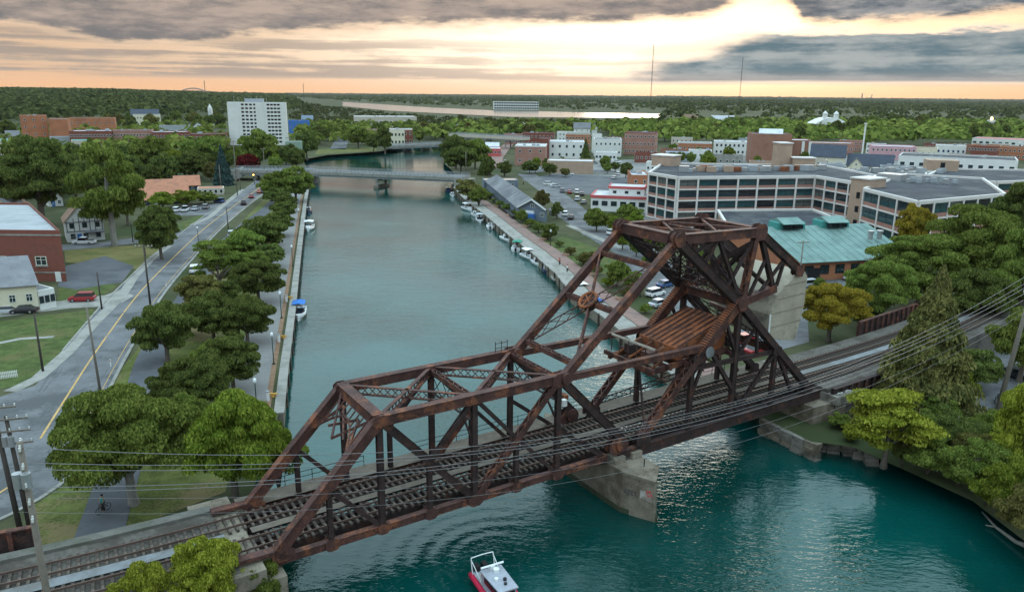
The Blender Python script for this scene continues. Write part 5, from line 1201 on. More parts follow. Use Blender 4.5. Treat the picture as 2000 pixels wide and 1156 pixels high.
# skyline towers on the horizon, right
for i, (u, w, h) in enumerate(((0, 60, 70), (1, 50, 45), (2, 70, 60), (3, 90, 100), (4, 40, 80), (5, 90, 60), (6, 110, 110))):
    p = ((22393.23, 50515.84), (28105.06, 61676.45), (33725.92, 72659.30), (32775.74, 68490.97), (36376.21, 75296.44), (58769.96, 115118.51), (84131.60, 146438.14))[i]
    zt_ = (368.68, 371.94, 400.00, 400.00, 400.00, 400.00, 400.00)[i]
    t = thing('skyline_tower', ('leftmost tiny skyline tower on the right horizon', 'second skyline tower from the left on the horizon', 'third skyline tower from the left on the horizon', 'broad skyline tower stepped beside the tallest one', 'tallest slim skyline tower on the right horizon', 'squat skyline block right of the tallest tower', 'isolated skyline tower at the far right horizon')[i], 'tower', (*p, 2), 'skyline towers')
    part(MB().box((p[0], p[1], zt_ / 2), (w, w, zt_)), 'wall', mat('far_tower', (0.16, 0.15, 0.16), .9), t); part(MB().box((p[0], p[1], zt_ + 6), (w * .5, w * .5, 14)), 'crown', mat('far_tower', (0.16, 0.15, 0.16), .9), t)

# ------------------------------------------------------------------ road bridges
def road_bridge(name, label, L, Rr, z, w, rail=1.1, depth=1.3, piers=(), m=None, ext=None, npost=40):
    t = thing(name, label, 'bridge', ((L[0] + Rr[0]) / 2, (L[1] + Rr[1]) / 2, 0)); m = m or CONC
    dx, dy = Rr[0] - L[0], Rr[1] - L[1]; ln = math.hypot(dx, dy); ux, uy = dx / ln, dy / ln; nx, ny = -uy, ux; yaw = math.atan2(dy, dx)
    q = lambda d, o, zz: (L[0] + ux * d + nx * o, L[1] + uy * d + ny * o, zz)
    part(MB().beam(q(-4, w / 2, z + depth * .5), q(ln + 4, w / 2, z + depth * .5), w, depth), 'deck', m, t)
    part(MB().strip([q(-4, w / 2, 0)[:2], q(ln + 4, w / 2, 0)[:2]], w * .42, w * .42, z + depth + .02), 'roadway', ASPH, t)
    for o in (.2, w - .2):
        mb = MB()
        for zz in (.35, .7, rail): mb.beam(q(-4, o, z + depth + zz), q(ln + 4, o, z + depth + zz), .14, .1)
        part(mb, 'rail', GREYP, t)
        mb = MB()
        for i in range(npost + 1): mb.beam(q(ln * i / npost, o, z + depth), q(ln * i / npost, o, z + depth + rail), .18, .18)
        part(mb, 'rail_posts', CONC, t)
    for o in (.9, w * .5, w - .9): part(MB().beam(q(-1, o, z - .4), q(ln + 1, o, z - .4), .5, .9), 'girder', GREYP, t)
    for f in piers:
        d = ln * f; mb = MB().beam(q(d, .6, z - 1.2), q(d, w - .6, z - 1.2), 1.3, .9)
        for o in (1.4, w - 1.4): mb.beam(q(d, o, -2), q(d, o, z - 1.4), 1.0, 1.0)
        part(mb, 'pier', CONC, t)
        part(MB().beam(q(d, -.2, .3), q(d, w + .2, .3), 2.0, 1.6), 'pier_footing', CONCD, t)
    return t, q, ln
rbt, q, ln = road_bridge('road_bridge', 'long low grey road bridge crossing the canal on one pier', (-92.55, 339.13), (-25.58, 321.10), 4.9, 12.0, piers=(.49,))
for d, nm in ((-3.0, 'abutment'), (ln + 3.4, 'abutment')): part(MB().beam(q(d, -.4, 1.2), q(d, 12.4, 1.2), 5.5, 7.4), nm, CONC, rbt)
t, q, ln2 = road_bridge('road_bridge', 'grey flyover above the main road beside the red tree', (-120.43, 335.72), (-93.87, 338.98), 5.2, 12.0, piers=(.22, .52), npost=16)
part(MB().beam(q(-6, 6, 2.5), q(0, 6, 5.6), 12, 4.0), 'ramp', CONC, t)
road_bridge('road_bridge', 'small far bridge with white railing over the canal bend', (-82.64, 532.66), (-49.33, 565.44), 3.5, 11.0, piers=(.35, .7), depth=1.6, npost=20)
t, q, l3 = road_bridge('viaduct', 'beige concrete viaduct running behind the trees right of the far bridge', (-47.03, 593.37), (3.24, 556.20), 8.5, 9.0, piers=(.2, .5, .8), m=BEIGE, depth=2.0, npost=12)
# arch bridge on the far left horizon
x, y = (-4106.89, 10028.20); t = thing('arch_bridge', 'tiny steel arch bridge on the far left horizon', 'bridge', (x, y, 0)); sc = y / 1480
mb = MB(); pts = [(x + (i / 12 - .5) * 42 * sc, y, 40 + (178.9 - (178 - 4.5 * math.sin(math.pi * i / 12))) * sc) for i in range(13)]
mb.tube(pts, 1.0 * sc, 4); mb.beam((x - 30 * sc, y, 40 + .5 * sc), (x + 30 * sc, y, 40 + .5 * sc), 2 * sc, .9 * sc)
for i in range(1, 12): mb.beam((pts[i][0], y, 40), pts[i], .4 * sc, .4 * sc)
part(mb, 'arch', mat('far_tower', (0.16, 0.15, 0.16)), t)

# radio masts
def mast(label, p, h, w=1.6):
    t = thing('radio_mast', label, 'mast', (*p, 2)); mb = MB()
    for k in range(3):
        a = 2 * math.pi * k / 3; mb.tube([(p[0] + w * math.cos(a), p[1] + w * math.sin(a), 2), (p[0] + w * math.cos(a), p[1] + w * math.sin(a), h)], w * .28, 4)
    part(mb, 'legs', mat('far_mast', (0.07, 0.05, 0.05)), t)
    mb = MB(); n = int(h / 12)
    for i in range(n):
        for k in range(3):
            a, b = 2 * math.pi * k / 3, 2 * math.pi * (k + 1) / 3; z0_, z1_ = 2 + (h - 2) * i / n, 2 + (h - 2) * (i + 1) / n
            mb.beam((p[0] + w * math.cos(a), p[1] + w * math.sin(a), z0_), (p[0] + w * math.cos(b), p[1] + w * math.sin(b), z1_), w * .2, w * .2)
    part(mb, 'lattice', mat('far_mast', (0.07, 0.05, 0.05)), t)
mast('tallest radio mast on the horizon, right of centre', (488.86, 2805.93), 215.41, 1.3)
mast('shorter radio mast on the horizon beside the blue-grey cloud', (888.60, 3090.62), 191.51, 1.1)
mast('thin radio mast on the horizon left of the white tower', (-1374.76, 3484.80), 85.46, 1.4)
mast('thin radio mast on the horizon right of the white tower', (-946.28, 3521.35), 79.74, 1.2)

# ------------------------------------------------------------------ utility poles, wires, lamps
def pole(label, p, h, arms=1, m=WOODPD, lean=(0, 0), r=.16, yaw=0.6, z0=2.0, arm=2.4, xf=False):
    t = thing('utility_pole', label, 'utility pole', (*p, z0), 'utility poles'); x, y = p; top = (x + lean[0], y + lean[1], z0 + h)
    part(MB().tube([(x, y, z0 - .5), top], [r * 1.25, r * .8], 8), 'shaft', m, t, True)
    for i in range(arms):
        f = 1 - (.35 + i * 1.1) / h; c = (x + lean[0] * f, y + lean[1] * f, z0 + h * f); ca, sa = math.cos(yaw) * arm / 2, math.sin(yaw) * arm / 2
        part(MB().beam((c[0] - ca, c[1] - sa, c[2]), (c[0] + ca, c[1] + sa, c[2]), .12, .14), 'crossarm', WOODP, t)
        for k in (-.95, -.5, .5, .95): part(MB().cyl((c[0] + ca * k, c[1] + sa * k, c[2] + .18), .06, .24, 6), 'insulator', CHROME, t)
    if xf:
        f = 1 - 2.2 / h
        for k in (-.5, .5): part(MB().cyl((x + lean[0] * f + .5 * k, y - .35 + lean[1] * f, z0 + h * f), .27, .9, 10), 'transformer', METAL, t)
    return t
pole('weathered pale pole with many insulators in the left corner', (-27.45, 39.10), 18.6, 5, WOODP, (-.5, .4), .2, 2.1, arm=1.5, xf=True)
pole('tall dark double-armed pole left of its twin by the road', (-42.84, 58.86), 14.49 - 2, 3, WOODPD, (-.6, 0), .2, .3, arm=3.4)
pole('tall dark pole right of its twin by the road', (-42.24, 59.27), 13.30 - 2, 3, WOODPD, (-.5, 0), .19, .3, arm=3.2, xf=True)
pole('dark pole beside the pavement near the lawn', (-65.37, 99.41), 10.41 - 2, 0, r=.14)
pole('pale leaning pole standing on the kerb beside the road', (-53.04, 91.34), 13.70 - 2, 0, WOODP, (-.3, 0), .14)
pole('dark pole next to the red car driveway', (-73.63, 130.73), 8.79 - 2, 0, r=.13)
pole('dark pole with crossarm on the right verge of the road', (-65.99, 133.10), 13.41 - 2, 1, r=.16, yaw=.1, arm=3.0)
pole('thin pole in front of the dark round tree', (-87.37, 176.55), 7.55 - 2, 0, r=.12)
pole('thin pole beside the road near the parked pickup street', (-98.16, 192.72), 7.08 - 2, 0, r=.12)
pole('pole on the road bend before the flyover', (-80.66, 212.28), 8.56 - 2, 0, r=.13)
for i, (p, h, lab) in enumerate((((-116.24, 302.02), 12.08 - 2, 'pole left of the blue spruce'), ((-104.48, 287.17), 22.38 - 2, 'tall pale pole left of the red tree'), ((-110.81, 340.10), 15.95 - 2, 'tall pale pole right of the red tree'), ((-22.84, 367.43), 13.66 - 2, 'pale pole at the right end of the road bridge'), ((-108.74, 302.72), 10.50 - 2, 'short pale pole beside the flyover'))):
    pole(lab, p, h, 1 if i in (1, 2) else 0, WOODP, r=.16, arm=2.0)
pole('leaning weathered pole beside the right-bank street', (60.25, 87.37), 19.2, 4, WOODP, (2.6, 1.2), .26, 2.1, arm=1.6)
pole('pole with crossarm in front of the green-roofed workshop', (53.48, 137.42), 14.71 - 2, 1, WOODP, r=.14, yaw=.2)
pole('pole with lamp arm beside the brick workshop', (74.19, 154.13), 8.35 - 2, 1, WOODP, r=.14, yaw=.1)
for i, (p, h, lab) in enumerate((((221.15, 488.65), 24.89, 'tall white flue pipe above the pink block'),)):
    t = thing('flue_pipe', lab, 'flue', (*p, 2)); part(MB().tube([(*p, 2), (*p, h)], .5, 8), 'pipe', WREND, t); part(MB().cyl((*p, h), .9, .8, 8), 'cap', WREND, t)
# overhead lines: from the weathered pole across the bridge to a pole beyond the right edge
def cable(label, a, b, sag, r=.035, n=40, m=WIRE):
    pts = [(a[0] + (b[0] - a[0]) * i / n, a[1] + (b[1] - a[1]) * i / n, a[2] + (b[2] - a[2]) * i / n - sag * 4 * (i / n) * (1 - i / n)) for i in range(n + 1)]
    return single(MB().tube(pts, r, 5, cap=False), 'overhead_wire', m, label, 'wire', a, 'overhead wires crossing the bridge')
WL = [(20.52, 20.75, 8.05, 'topmost overhead wire strung from the weathered pole across the bridge'), (19.31, 19.74, 7.3, 'second overhead wire from the top across the bridge'),
      (18.67, 19.11, 7.0, 'third overhead wire from the top across the bridge'), (17.95, 18.35, 6.55, 'fourth overhead wire from the top across the bridge'), (17.43, 17.45, 6.3, 'fifth overhead wire from the top across the bridge'),
      (16.87, 16.43, 7.4, 'thin slack wire hanging just under the main overhead wires'), (16.38, 15.78, 7.85, 'thinnest slack wire hanging lowest in front of the pier')]
for i, (za, zb, sg, lab) in enumerate(WL):
    o = (i % 3 - 1) * .5
    cable(lab, (-27.95 + o, 39.5 + o * .8, za), (63.2 + o, 88.8 + o, zb), sg, .021 if i < 5 else .011, 48)
    b2 = (63.2 + o, 88.8 + o, zb); cable('continuation beyond the leaning pole of ' + lab.split(' across')[0].split(' hanging')[0].replace(' strung from the weathered pole', ''), b2, (b2[0] + 60, b2[1] + 46, zb + 1.5), 2.0, .021 if i < 5 else .011, 14)

def lamp(label, p, h=4.2, m=None, group='promenade lamp posts'):
    t = thing('lamp_post', label, 'lamp post', (*p, 2), group); m = m or mat('lamp_green_paint', (0.03, 0.06, 0.05), .6)
    part(MB().tube([(*p, 2), (*p, 2.5), (*p, 2 + h)], [.13, .08, .06], 8), 'post', m, t); part(MB().cyl((*p, 2.15), .2, .3, 8), 'base', m, t)
    part(MB().tube([(*p, 2 + h), (*p, 2.2 + h), (*p, 2.55 + h), (*p, 2.7 + h)], [.12, .24, .2, .05], 8), 'globe', GELC, t, True)
for p, lab in (((-34.27, 103.14), 'promenade lamp post nearest the bridge on the left bank'), ((-40.02, 126.26), 'promenade lamp post beside the boat with blue canopy'), ((-30.75, 85.16), 'promenade lamp post among the bright green tree tops'), ((-49.67, 167.34), 'promenade lamp post halfway along the left seawall'), ((-63.19, 222.21), 'promenade lamp post beside the moored white cruiser')): lamp(lab, p)
lamp('white-headed street lamp on the left edge of the main road', (-75.68, 179.61), 6.0, BLACK, 'street lamps')
for p, lab in (((25.10, 143.65), 'quay lamp seen through the bridge link'), ((9.89, 194.96), 'quay lamp by the park lawn'), ((2.18, 241.51), 'quay lamp in front of the boathouse'), ((52.39, 198.89), 'white street lamp above the car park by the offices')): lamp(lab, p, 3.6, BLACK, 'right bank lamps')
# mooring pedestals and yellow bollards on the left quay
for i, (p, q_, lab) in enumerate((((-30.89, 89.78), (-30.60, 90.97), 'nearest the bridge'), ((-36.60, 113.38), (-36.34, 114.95), 'between the first and second lamp posts'), ((-42.24, 136.95), (-42.09, 138.80), 'level with the blue-canopied boat'))):
    t = thing('power_pedestal', 'white mooring power pedestal on the left promenade ' + lab, 'pedestal', (*p, 2.06), 'mooring pedestals'); part(MB().box((p[0], p[1], 2.66), (.3, .3, 1.2)), 'post', GELC, t); part(MB().box((p[0], p[1], 3.32), (.38, .38, .14)), 'cap', GREYP, t)
    t = thing('mooring_bollard', 'yellow mooring bollard on the left seawall ' + lab, 'bollard', (*q_, 2.1), 'mooring bollards'); yb = mat('yellow_paint', (0.6, 0.33, 0.07), .6); part(MB().tube([(*q_, 2.05), (*q_, 2.5)], .22, 8), 'stem', yb, t); part(MB().beam((q_[0] - .5, q_[1], 2.5), (q_[0] + .5, q_[1], 2.5), .22, .22), 'crossbar', yb, t)
# stone planters along the right brick walk
for i, p in enumerate(offset(resample(quayR, 21), -7.3)[1:11]):
    t = thing('planter', 'round stone planter, number %s from the bridge, along the brick walk' % ('first', 'second', 'third', 'fourth', 'fifth', 'sixth', 'seventh', 'eighth', 'ninth', 'tenth')[i], 'planter', (*p, 2.03), 'brick walk planters')
    part(MB().tube([(*p, 2.0), (*p, 2.7)], [.9, 1.1], 10), 'bowl', mat('peach_stone', (0.5, 0.33, 0.24), .9), t); part(MB().cyl((*p, 2.72), .95, .1, 10), 'soil', EARTH, t)
# white fence by the lawn
a, b = (-69.79, 95.93), (-67.52, 97.15); t = thing('picket_fence', 'short white picket fence at the left edge of the lawn', 'fence', (*a, 2))
for z in (2.35, 2.8): part(MB().beam((*a, z), (*b, z), .05, .1), 'rail', WHITE, t)
for i in range(14): f = i / 13; part(MB().box((a[0] + (b[0] - a[0]) * f, a[1] + (b[1] - a[1]) * f, 2.5), (.1, .06, 1.0)), 'picket', WHITE, t)
for p, lab in (((-56.96, 101.54), 'white delineator post on the kerb nearest the pale leaning pole'), ((-69.47, 147.47), 'white delineator post on the kerb farther up the road')):
    t = thing('delineator_post', lab, 'post', (*p, 2), 'kerb delineators'); part(MB().box((*p, 2.55), (.14, .14, 1.1)), 'post', WHITE, t); part(MB().box((p[0], p[1] - .08, 2.9), (.12, .02, .2)), 'reflector', REDLENS, t)
# traffic signal under the flyover
p = (-110.31, 324.08); t = thing('traffic_signal', 'traffic signal showing amber under the flyover', 'traffic signal', (*p, 2)); part(MB().tube([(*p, 2), (*p, 6.5)], .12, 6), 'post', BLACK, t); part(MB().box((p[0], p[1] - .25, 6.0), (.7, .4, 1.9)), 'housing', BLACK, t)
for dz, m in ((.6, REDLENS), (0, emit('amber_light', (1.0, .45, .08), 12)), (-.6, BLACK)): part(MB().cyl((p[0], p[1] - .5, 6 + dz), .26, .14, 10, axis='y'), 'lens', m, t)
# driftwood log at the right bank
single(MB().tube([(*(47.26, 67.86), .25), (*(46.81, 64.91), .35), (*(47.11, 62.34), .4), (*(47.54, 61.21), .6)], [.08, .14, .2, .25], 7).tube([(*(46.81, 64.91), .35), (*(46.20, 65.51), .2)], [.1, .05], 6), 'driftwood_log', BARKP, 'bleached driftwood branch lying in the water at the right bank', 'log', (*(47.17, 65.08), 0), smooth=True)

# ------------------------------------------------------------------ vehicles
def paint(name, col): return mat('car_paint_' + name, col, .3, .04, .5, spec=.6)
CARS = {}
def car_proto(kind):
    if kind in CARS: return CARS[kind]
    L, Wd, Ht = {'sedan': (4.6, 1.8, 1.42), 'suv': (4.6, 1.86, 1.68), 'pickup': (5.5, 1.95, 1.8)}[kind]
    t = thing('car', 'car', 'car', (0, 0, 0)); bp = paint('base', (.6, .6, .6)); hw = Wd / 2
    belt = {'sedan': .88, 'suv': .98, 'pickup': 1.02}[kind]
    def sec(x, w, z0, z1): return [(x, -w, z0), (x, w, z0), (x, w * 1.0, z0 + (z1 - z0) * .55), (x, w * .93, z1), (x, -w * .93, z1), (x, -w, z0 + (z1 - z0) * .55)]
    mb = MB().loft([sec(-L / 2, hw * .86, .42, belt - .12), sec(-L / 2 + .2, hw * .96, .3, belt), sec(-L / 4, hw, .25, belt + .02), sec(L / 5, hw, .25, belt), sec(L / 2 - .35, hw * .95, .28, belt - .16), sec(L / 2, hw * .8, .4, belt - .28)])
    part(mb, 'body', bp, t, False)
    cab = {'sedan': (-1.75, -1.1, .45, 1.15), 'suv': (-2.1, -1.85, .5, 1.2), 'pickup': (-.75, -.55, .75, 1.4)}[kind]
    q = lambda x, w, z: [(x, -w, z), (x, w, z)]
    a, b, c, d = cab; z0, z1 = belt, Ht - .05
    part(MB().add([(a, -hw * .9, z0), (a, hw * .9, z0), (d, hw * .9, z0), (d, -hw * .9, z0), (b, -hw * .74, z1), (b, hw * .74, z1), (c, hw * .74, z1), (c, -hw * .74, z1)], [(0, 1, 5, 4), (1, 2, 6, 5), (2, 3, 7, 6), (3, 0, 4, 7)]), 'windows', DGLASS, t)
    part(MB().prism([(b - .08, -hw * .77), (c + .08, -hw * .77), (c + .08, hw * .77), (b - .08, hw * .77)], z1 - .03, Ht), 'roof', bp, t)
    if kind == 'pickup': part(MB().prism([(-L / 2 + .15, -hw * .78), (-.85, -hw * .78), (-.85, hw * .78), (-L / 2 + .15, hw * .78)], belt - .1, belt + .035), 'load_bed', BLACK, t)
    for x in (-L * .29, L * .3):
        for y in (-hw * .92, hw * .92):
            w = part(MB().cyl((x, y, .33), .33, .22, 14, axis='y'), 'wheel', RUBBER, t); part(MB().cyl((x, y * 1.01, .33), .19, .23, 10, axis='y'), 'rim', METAL, w)
    for y in (-hw * .62, hw * .62):
        part(MB().box((L / 2 - .06, y, belt - .38), (.16, .36, .16)), 'headlight', CHROME, t); part(MB().box((-L / 2 + .03, y * 1.1, belt - .28), (.12, .26, .2)), 'taillight', REDLENS, t)
    CARS[kind] = t; return t
COLS = {'white': (.7, .7, .7), 'silver': (.42, .44, .46), 'black': (.015, .016, .02), 'red': (.3, .02, .025), 'blue': (.04, .09, .22), 'grey': (.16, .17, .18), 'orange': (.55, .13, .05)}
def car(p, deg, kind, col, label, group='parked cars', z=2.05):
    o = copy_tree(car_proto(kind), (*p, z), math.radians(deg), label=label, group=group, swap={'car_paint_base': paint(col, COLS[col])})
    if kind == 'pickup': o.name = 'pickup'; o['category'] = 'pickup'
    return o
car((-80.05, 136.05), 190, 'suv', 'red', 'dark red hatchback parked on the concrete driveway')
car((-85.85, 127.91), 190, 'sedan', 'black', 'black sedan parked in front of the cream house')
car((-109.24, 189.97), 185, 'pickup', 'white', 'white pickup parked in front of the half-timbered house')
car((-88.72, 127.47), 190, 'sedan', 'silver', 'silver car mostly cut off by the left edge')
for p, d, k, c, lab in (((-109.48, 245.14), 100, 'suv', 'white', 'white car, leftmost in the row before the orange-roofed restaurant'), ((-107.19, 246.44), 100, 'pickup', 'white', 'white pickup, second in the row before the restaurant'), ((-104.84, 248.89), 100, 'sedan', 'silver', 'silver sedan, third in the row before the restaurant'), ((-102.89, 252.54), 100, 'suv', 'grey', 'grey car, rightmost in the row before the restaurant'), ((-104.03, 267.42), 150, 'suv', 'blue', 'blue car at the orange-roofed annex')):
    car(p, d, k, c, lab)
car((-93.83, 263.07), 108, 'suv', 'black', 'black car driving away up the main road', 'moving cars'); car((-96.98, 280.43), 108, 'sedan', 'red', 'red car ahead of the black car on the main road', 'moving cars')
car((-99.01, 295.43), 108, 'sedan', 'orange', 'orange car farthest up the main road', 'moving cars'); car((-96.30, 295.67), 60, 'suv', 'blue', 'dark blue car turning beside the riverside path', 'moving cars')
for p, k, c, lab in (((-76.40, 202.89), 'suv', 'silver', 'silver car half under the trees, upper one by the verge'), ((-72.96, 197.11), 'sedan', 'white', 'white car half under the trees, lower one by the verge'), ((-69.01, 160.23), 'suv', 'white', 'white car showing between the road and the trees')): car(p, 108, k, c, lab)
rows = (((18.09, 325.33), 20, 'sedan', 'silver', 'silver car at the corner of the dark car park'), ((15.57, 332.69), 20, 'suv', 'white', 'white van-like car beside the silver corner car'), ((19.87, 307.88), 90, 'suv', 'grey', 'grey car in the row nearest the diner, first'), ((22.57, 304.82), 90, 'sedan', 'red', 'red car in the row nearest the diner, second'), ((25.47, 305.08), 90, 'suv', 'white', 'white car in the row nearest the diner, third'), ((26.98, 298.79), 90, 'sedan', 'black', 'black car in the row nearest the diner, fourth'), ((27.70, 377.87), 5, 'sedan', 'white', 'white car on the street beyond the dark car park'), ((51.87, 380.56), 95, 'suv', 'white', 'white car near the tree right of the blank tan wall'), ((47.86, 361.12), 60, 'sedan', 'silver', 'silver car in the far corner of the dark car park'), ((24.14, 283.59), 75, 'suv', 'silver', 'silver car between the diner and the street'), ((25.72, 275.42), 75, 'sedan', 'grey', 'grey car parked at the diner corner'), ((13.17, 247.69), 100, 'sedan', 'grey', 'grey car beside the boathouse gable'), ((17.08, 245.80), 80, 'suv', 'white', 'white car beyond the boathouse gable'), ((18.47, 239.57), 80, 'sedan', 'black', 'black car beyond the boathouse gable'), ((28.17, 212.69), 60, 'suv', 'white', 'white car by the pavement below the diner'), ((31.48, 226.82), 30, 'sedan', 'white', 'white sedan under the trees below the diner'), ((28.28, 144.57), 40, 'suv', 'white', 'white car seen through the bridge link by the lawn'), ((27.60, 137.04), 40, 'sedan', 'silver', 'silver car seen beside the bridge tower'), ((31.76, 152.17), 40, 'sedan', 'blue', 'blue car behind the bridge link'), ((37.56, 116.05), 30, 'sedan', 'red', 'red car under the bridge tower'), ((37.92, 110.56), 30, 'sedan', 'red', 'red car lower under the bridge tower'), ((62.51, 153.59), 20, 'suv', 'silver', 'silver car left of the yellow tree by the workshop'), ((56.80, 141.96), 80, 'suv', 'blue', 'dark blue car beside the counterweight'), ((73.97, 159.56), 10, 'suv', 'white', 'white car in front of the workshop windows'), ((75.78, 159.65), 10, 'sedan', 'black', 'black car in front of the workshop windows'), ((68.91, 138.06), 40, 'sedan', 'white', 'white car glimpsed behind the yellow tree'), ((53.38, 451.57), 5, 'sedan', 'red', 'red car in front of the low white shop'), ((46.56, 443.82), 5, 'suv', 'grey', 'grey car in front of the low white shop'), ((61.36, 452.62), 5, 'suv', 'white', 'white car right of the low white shop'), ((63.22, 90.50), 60, 'suv', 'grey', 'dark grey car on the right-bank street by the leaning pole'), ((71.33, 101.74), 120, 'sedan', 'black', 'black car on the right-bank street under trees'), ((-191.33, 873.09), 95, 'suv', 'white', 'white car on the street leading to the river'), ((-151.23, 672.03), 95, 'sedan', 'silver', 'silver car nearer on the street leading to the river'), ((-4.73, 443.95), 80, 'sedan', 'white', 'white car on the red paved street'), ((-9.31, 514.69), 80, 'suv', 'blue', 'blue car on the red paved street by the pavilion'))
for p, d, k, c, lab in rows: car(p, d, k, c, lab)

# boats: +X is the bow
def hull(mb, L, Wd, h, m=0, bow=.45):
    secs = []
    for f, w, k in ((0, .86, 1.0), (.3, 1.0, 1.0), (.6, .95, 1.05), (.82, .62, 1.15), (.95, .22, 1.25), (1.0, .03, 1.3)):
        x = -L / 2 + L * f; hw = Wd / 2 * w
        secs.append([(x, -hw * .55, -.25 + .2 * f), (x, hw * .55, -.25 + .2 * f), (x, hw, h * k * .55), (x, hw, h * k), (x, -hw, h * k), (x, -hw, h * k * .55)])
    return mb.loft(secs, m)
def boat(label, p, deg, kind, L=6.5, canopy=None, group='boats moored along the quay'):
    t = thing('motor_boat', label, 'boat', (0, 0, 0), group); Wd, h = L * .36, .85
    part(hull(MB(), L, Wd, h), 'hull', canopy if kind == 'dark' else GELC, t)
    part(MB().prism([(-L * .42, -Wd * .38), (L * .05, -Wd * .4), (L * .05, Wd * .4), (-L * .42, Wd * .38)], h - .2, h + .02), 'cockpit', GREYP if kind != 'dark' else BLACK, t)
    part(MB().add([(L * .05, -Wd * .42, h), (L * .05, Wd * .42, h), (L * .3, Wd * .22, h + .1), (L * .3, -Wd * .22, h + .1), (L * .02, -Wd * .34, h + .65), (L * .02, Wd * .34, h + .65)], [(0, 3, 4), (3, 2, 5, 4), (2, 1, 5)]), 'windshield', DGLASS, t)
    for y in (-Wd * .2, Wd * .2): part(MB().box((-L * .12, y, h + .25), (.5, .5, .5)).box((-L * .12 - .25, y, h + .6), (.1, .5, .5)), 'seat', GELC, t)
    part(MB().box((-L * .52, 0, h * .75), (.5, .45, .8)).box((-L * .54, 0, .1), (.2, .15, .9)), 'outboard_motor', BLACK, t)
    if kind in ('canopy', 'cruiser'):
        for x in (-L * .3, L * .04):
            for y in (-Wd * .4, Wd * .4): part(MB().tube([(x, y, h), (x, y, h + 1.45)], .04, 5), 'canopy_pole', METAL, t)
        part(MB().loft([[(x, -Wd * .44, h + 1.38), (x, 0, h + 1.58), (x, Wd * .44, h + 1.38), (x, 0, h + 1.5)] for x in (-L * .36, L * .08)]), 'canopy', canopy or GELC, t)
    if kind == 'cruiser': part(MB().prism([(L * .06, -Wd * .36), (L * .34, -Wd * .16), (L * .34, Wd * .16), (L * .06, Wd * .36)], h, h + .45), 'cabin', GELC, t)
    t.location = (*p, 0); t.rotation_euler = (0, 0, math.radians(deg)); t.scale = (1.05, 1.05, 1.05); return t
GRN = mat('green_canvas', (0.03, 0.22, 0.15), .8); BLUC = mat('blue_canvas', (0.03, 0.16, 0.5), .8); NAVY = mat('navy_gelcoat', (0.02, 0.035, 0.1), .35)
boat('white boat with bright blue canopy moored at the left seawall', (-39.39, 134.66), -78, 'canopy', 7.0, BLUC, 'boats on the left bank')
boat('white cabin cruiser moored at the left seawall', (-61.70, 226.60), -80, 'cruiser', 8.5, None, 'boats on the left bank')
boat('dark covered boat moored beyond the white cruiser', (-70.58, 260.47), -80, 'dark', 6.0, NAVY, 'boats on the left bank')
boat('dark covered boat at the left end of the road bridge', (-93.42, 355.79), -70, 'dark', 5.5, NAVY, 'boats on the left bank')
QD = math.degrees(math.atan2(quayR[0][1] - quayR[-1][1], quayR[0][0] - quayR[-1][0]))
for p, dd, k, L, c, lab in (((-27.48, 322.64), 0, 'dark', 6.5, NAVY, 'dark boat at the far end of the right quay'), ((-24.43, 305.95), 0, 'open', 5.0, None, 'small white boat at the far end of the right quay'), ((-16.08, 269.60), 10, 'cruiser', 8.0, None, 'white cruiser, largest at the far part of the right quay'), ((-10.78, 244.77), -5, 'canopy', 6.5, mat('pale_blue_canvas', (.4, .45, .5)), 'white boat with pale canopy opposite the boathouse deck'), ((-7.08, 233.07), 170, 'open', 6.0, None, 'white open boat opposite the boathouse gable'), ((-1.63, 211.77), 10, 'open', 6.5, None, 'white bowrider with dark engine by the quay'), ((1.36, 199.99), 160, 'canopy', 7.5, GRN, 'white boat with green canopy at the right quay'), ((4.28, 187.51), 12, 'cruiser', 7.0, None, 'white cuddy boat next to the green-canopied boat'), ((14.65, 152.11), 5, 'cruiser', 7.0, None, 'white boat just behind the bridge link, upper one'), ((15.23, 144.90), 175, 'open', 6.5, None, 'white boat just behind the bridge link, lower one'), ((18.11, 133.62), 0, 'open', 6.0, None, 'white boat below the ring of the bridge link'), ((6.14, 180.37), 5, 'open', 5.5, None, 'small white open boat next after the cuddy boat'), ((7.85, 173.19), 175, 'dark', 5.0, NAVY, 'small navy boat just beyond the inflatable dinghy'), ((12.37, 159.03), 5, 'open', 5.5, None, 'small white open boat just before the inflatable dinghy'), ((16.63, 139.04), 8, 'canopy', 6.0, BLUC, 'small boat with blue canopy partly behind the bridge link'), ((-12.82, 255.51), 5, 'open', 5.0, None, 'small white open boat behind the pale-canopied boat'), ((-2.64, 221.61), 5, 'dark', 5.0, NAVY, 'small dark boat beside the white bowrider')):
    boat(lab, p, QD + dd, k, L, c)
t = boat('large navy and white cruiser seen beneath the bridge tower', (24.50, 109.19), QD + 10, 'cruiser', 11.0, None)
part(MB().box((-.6, 0, 1.7), (4.2, 2.6, 1.5)), 'cabin_house', GELC, t)
t2 = [c for c in t.children if c.name.startswith('hull')][0]; t2.data.materials[0] = NAVY
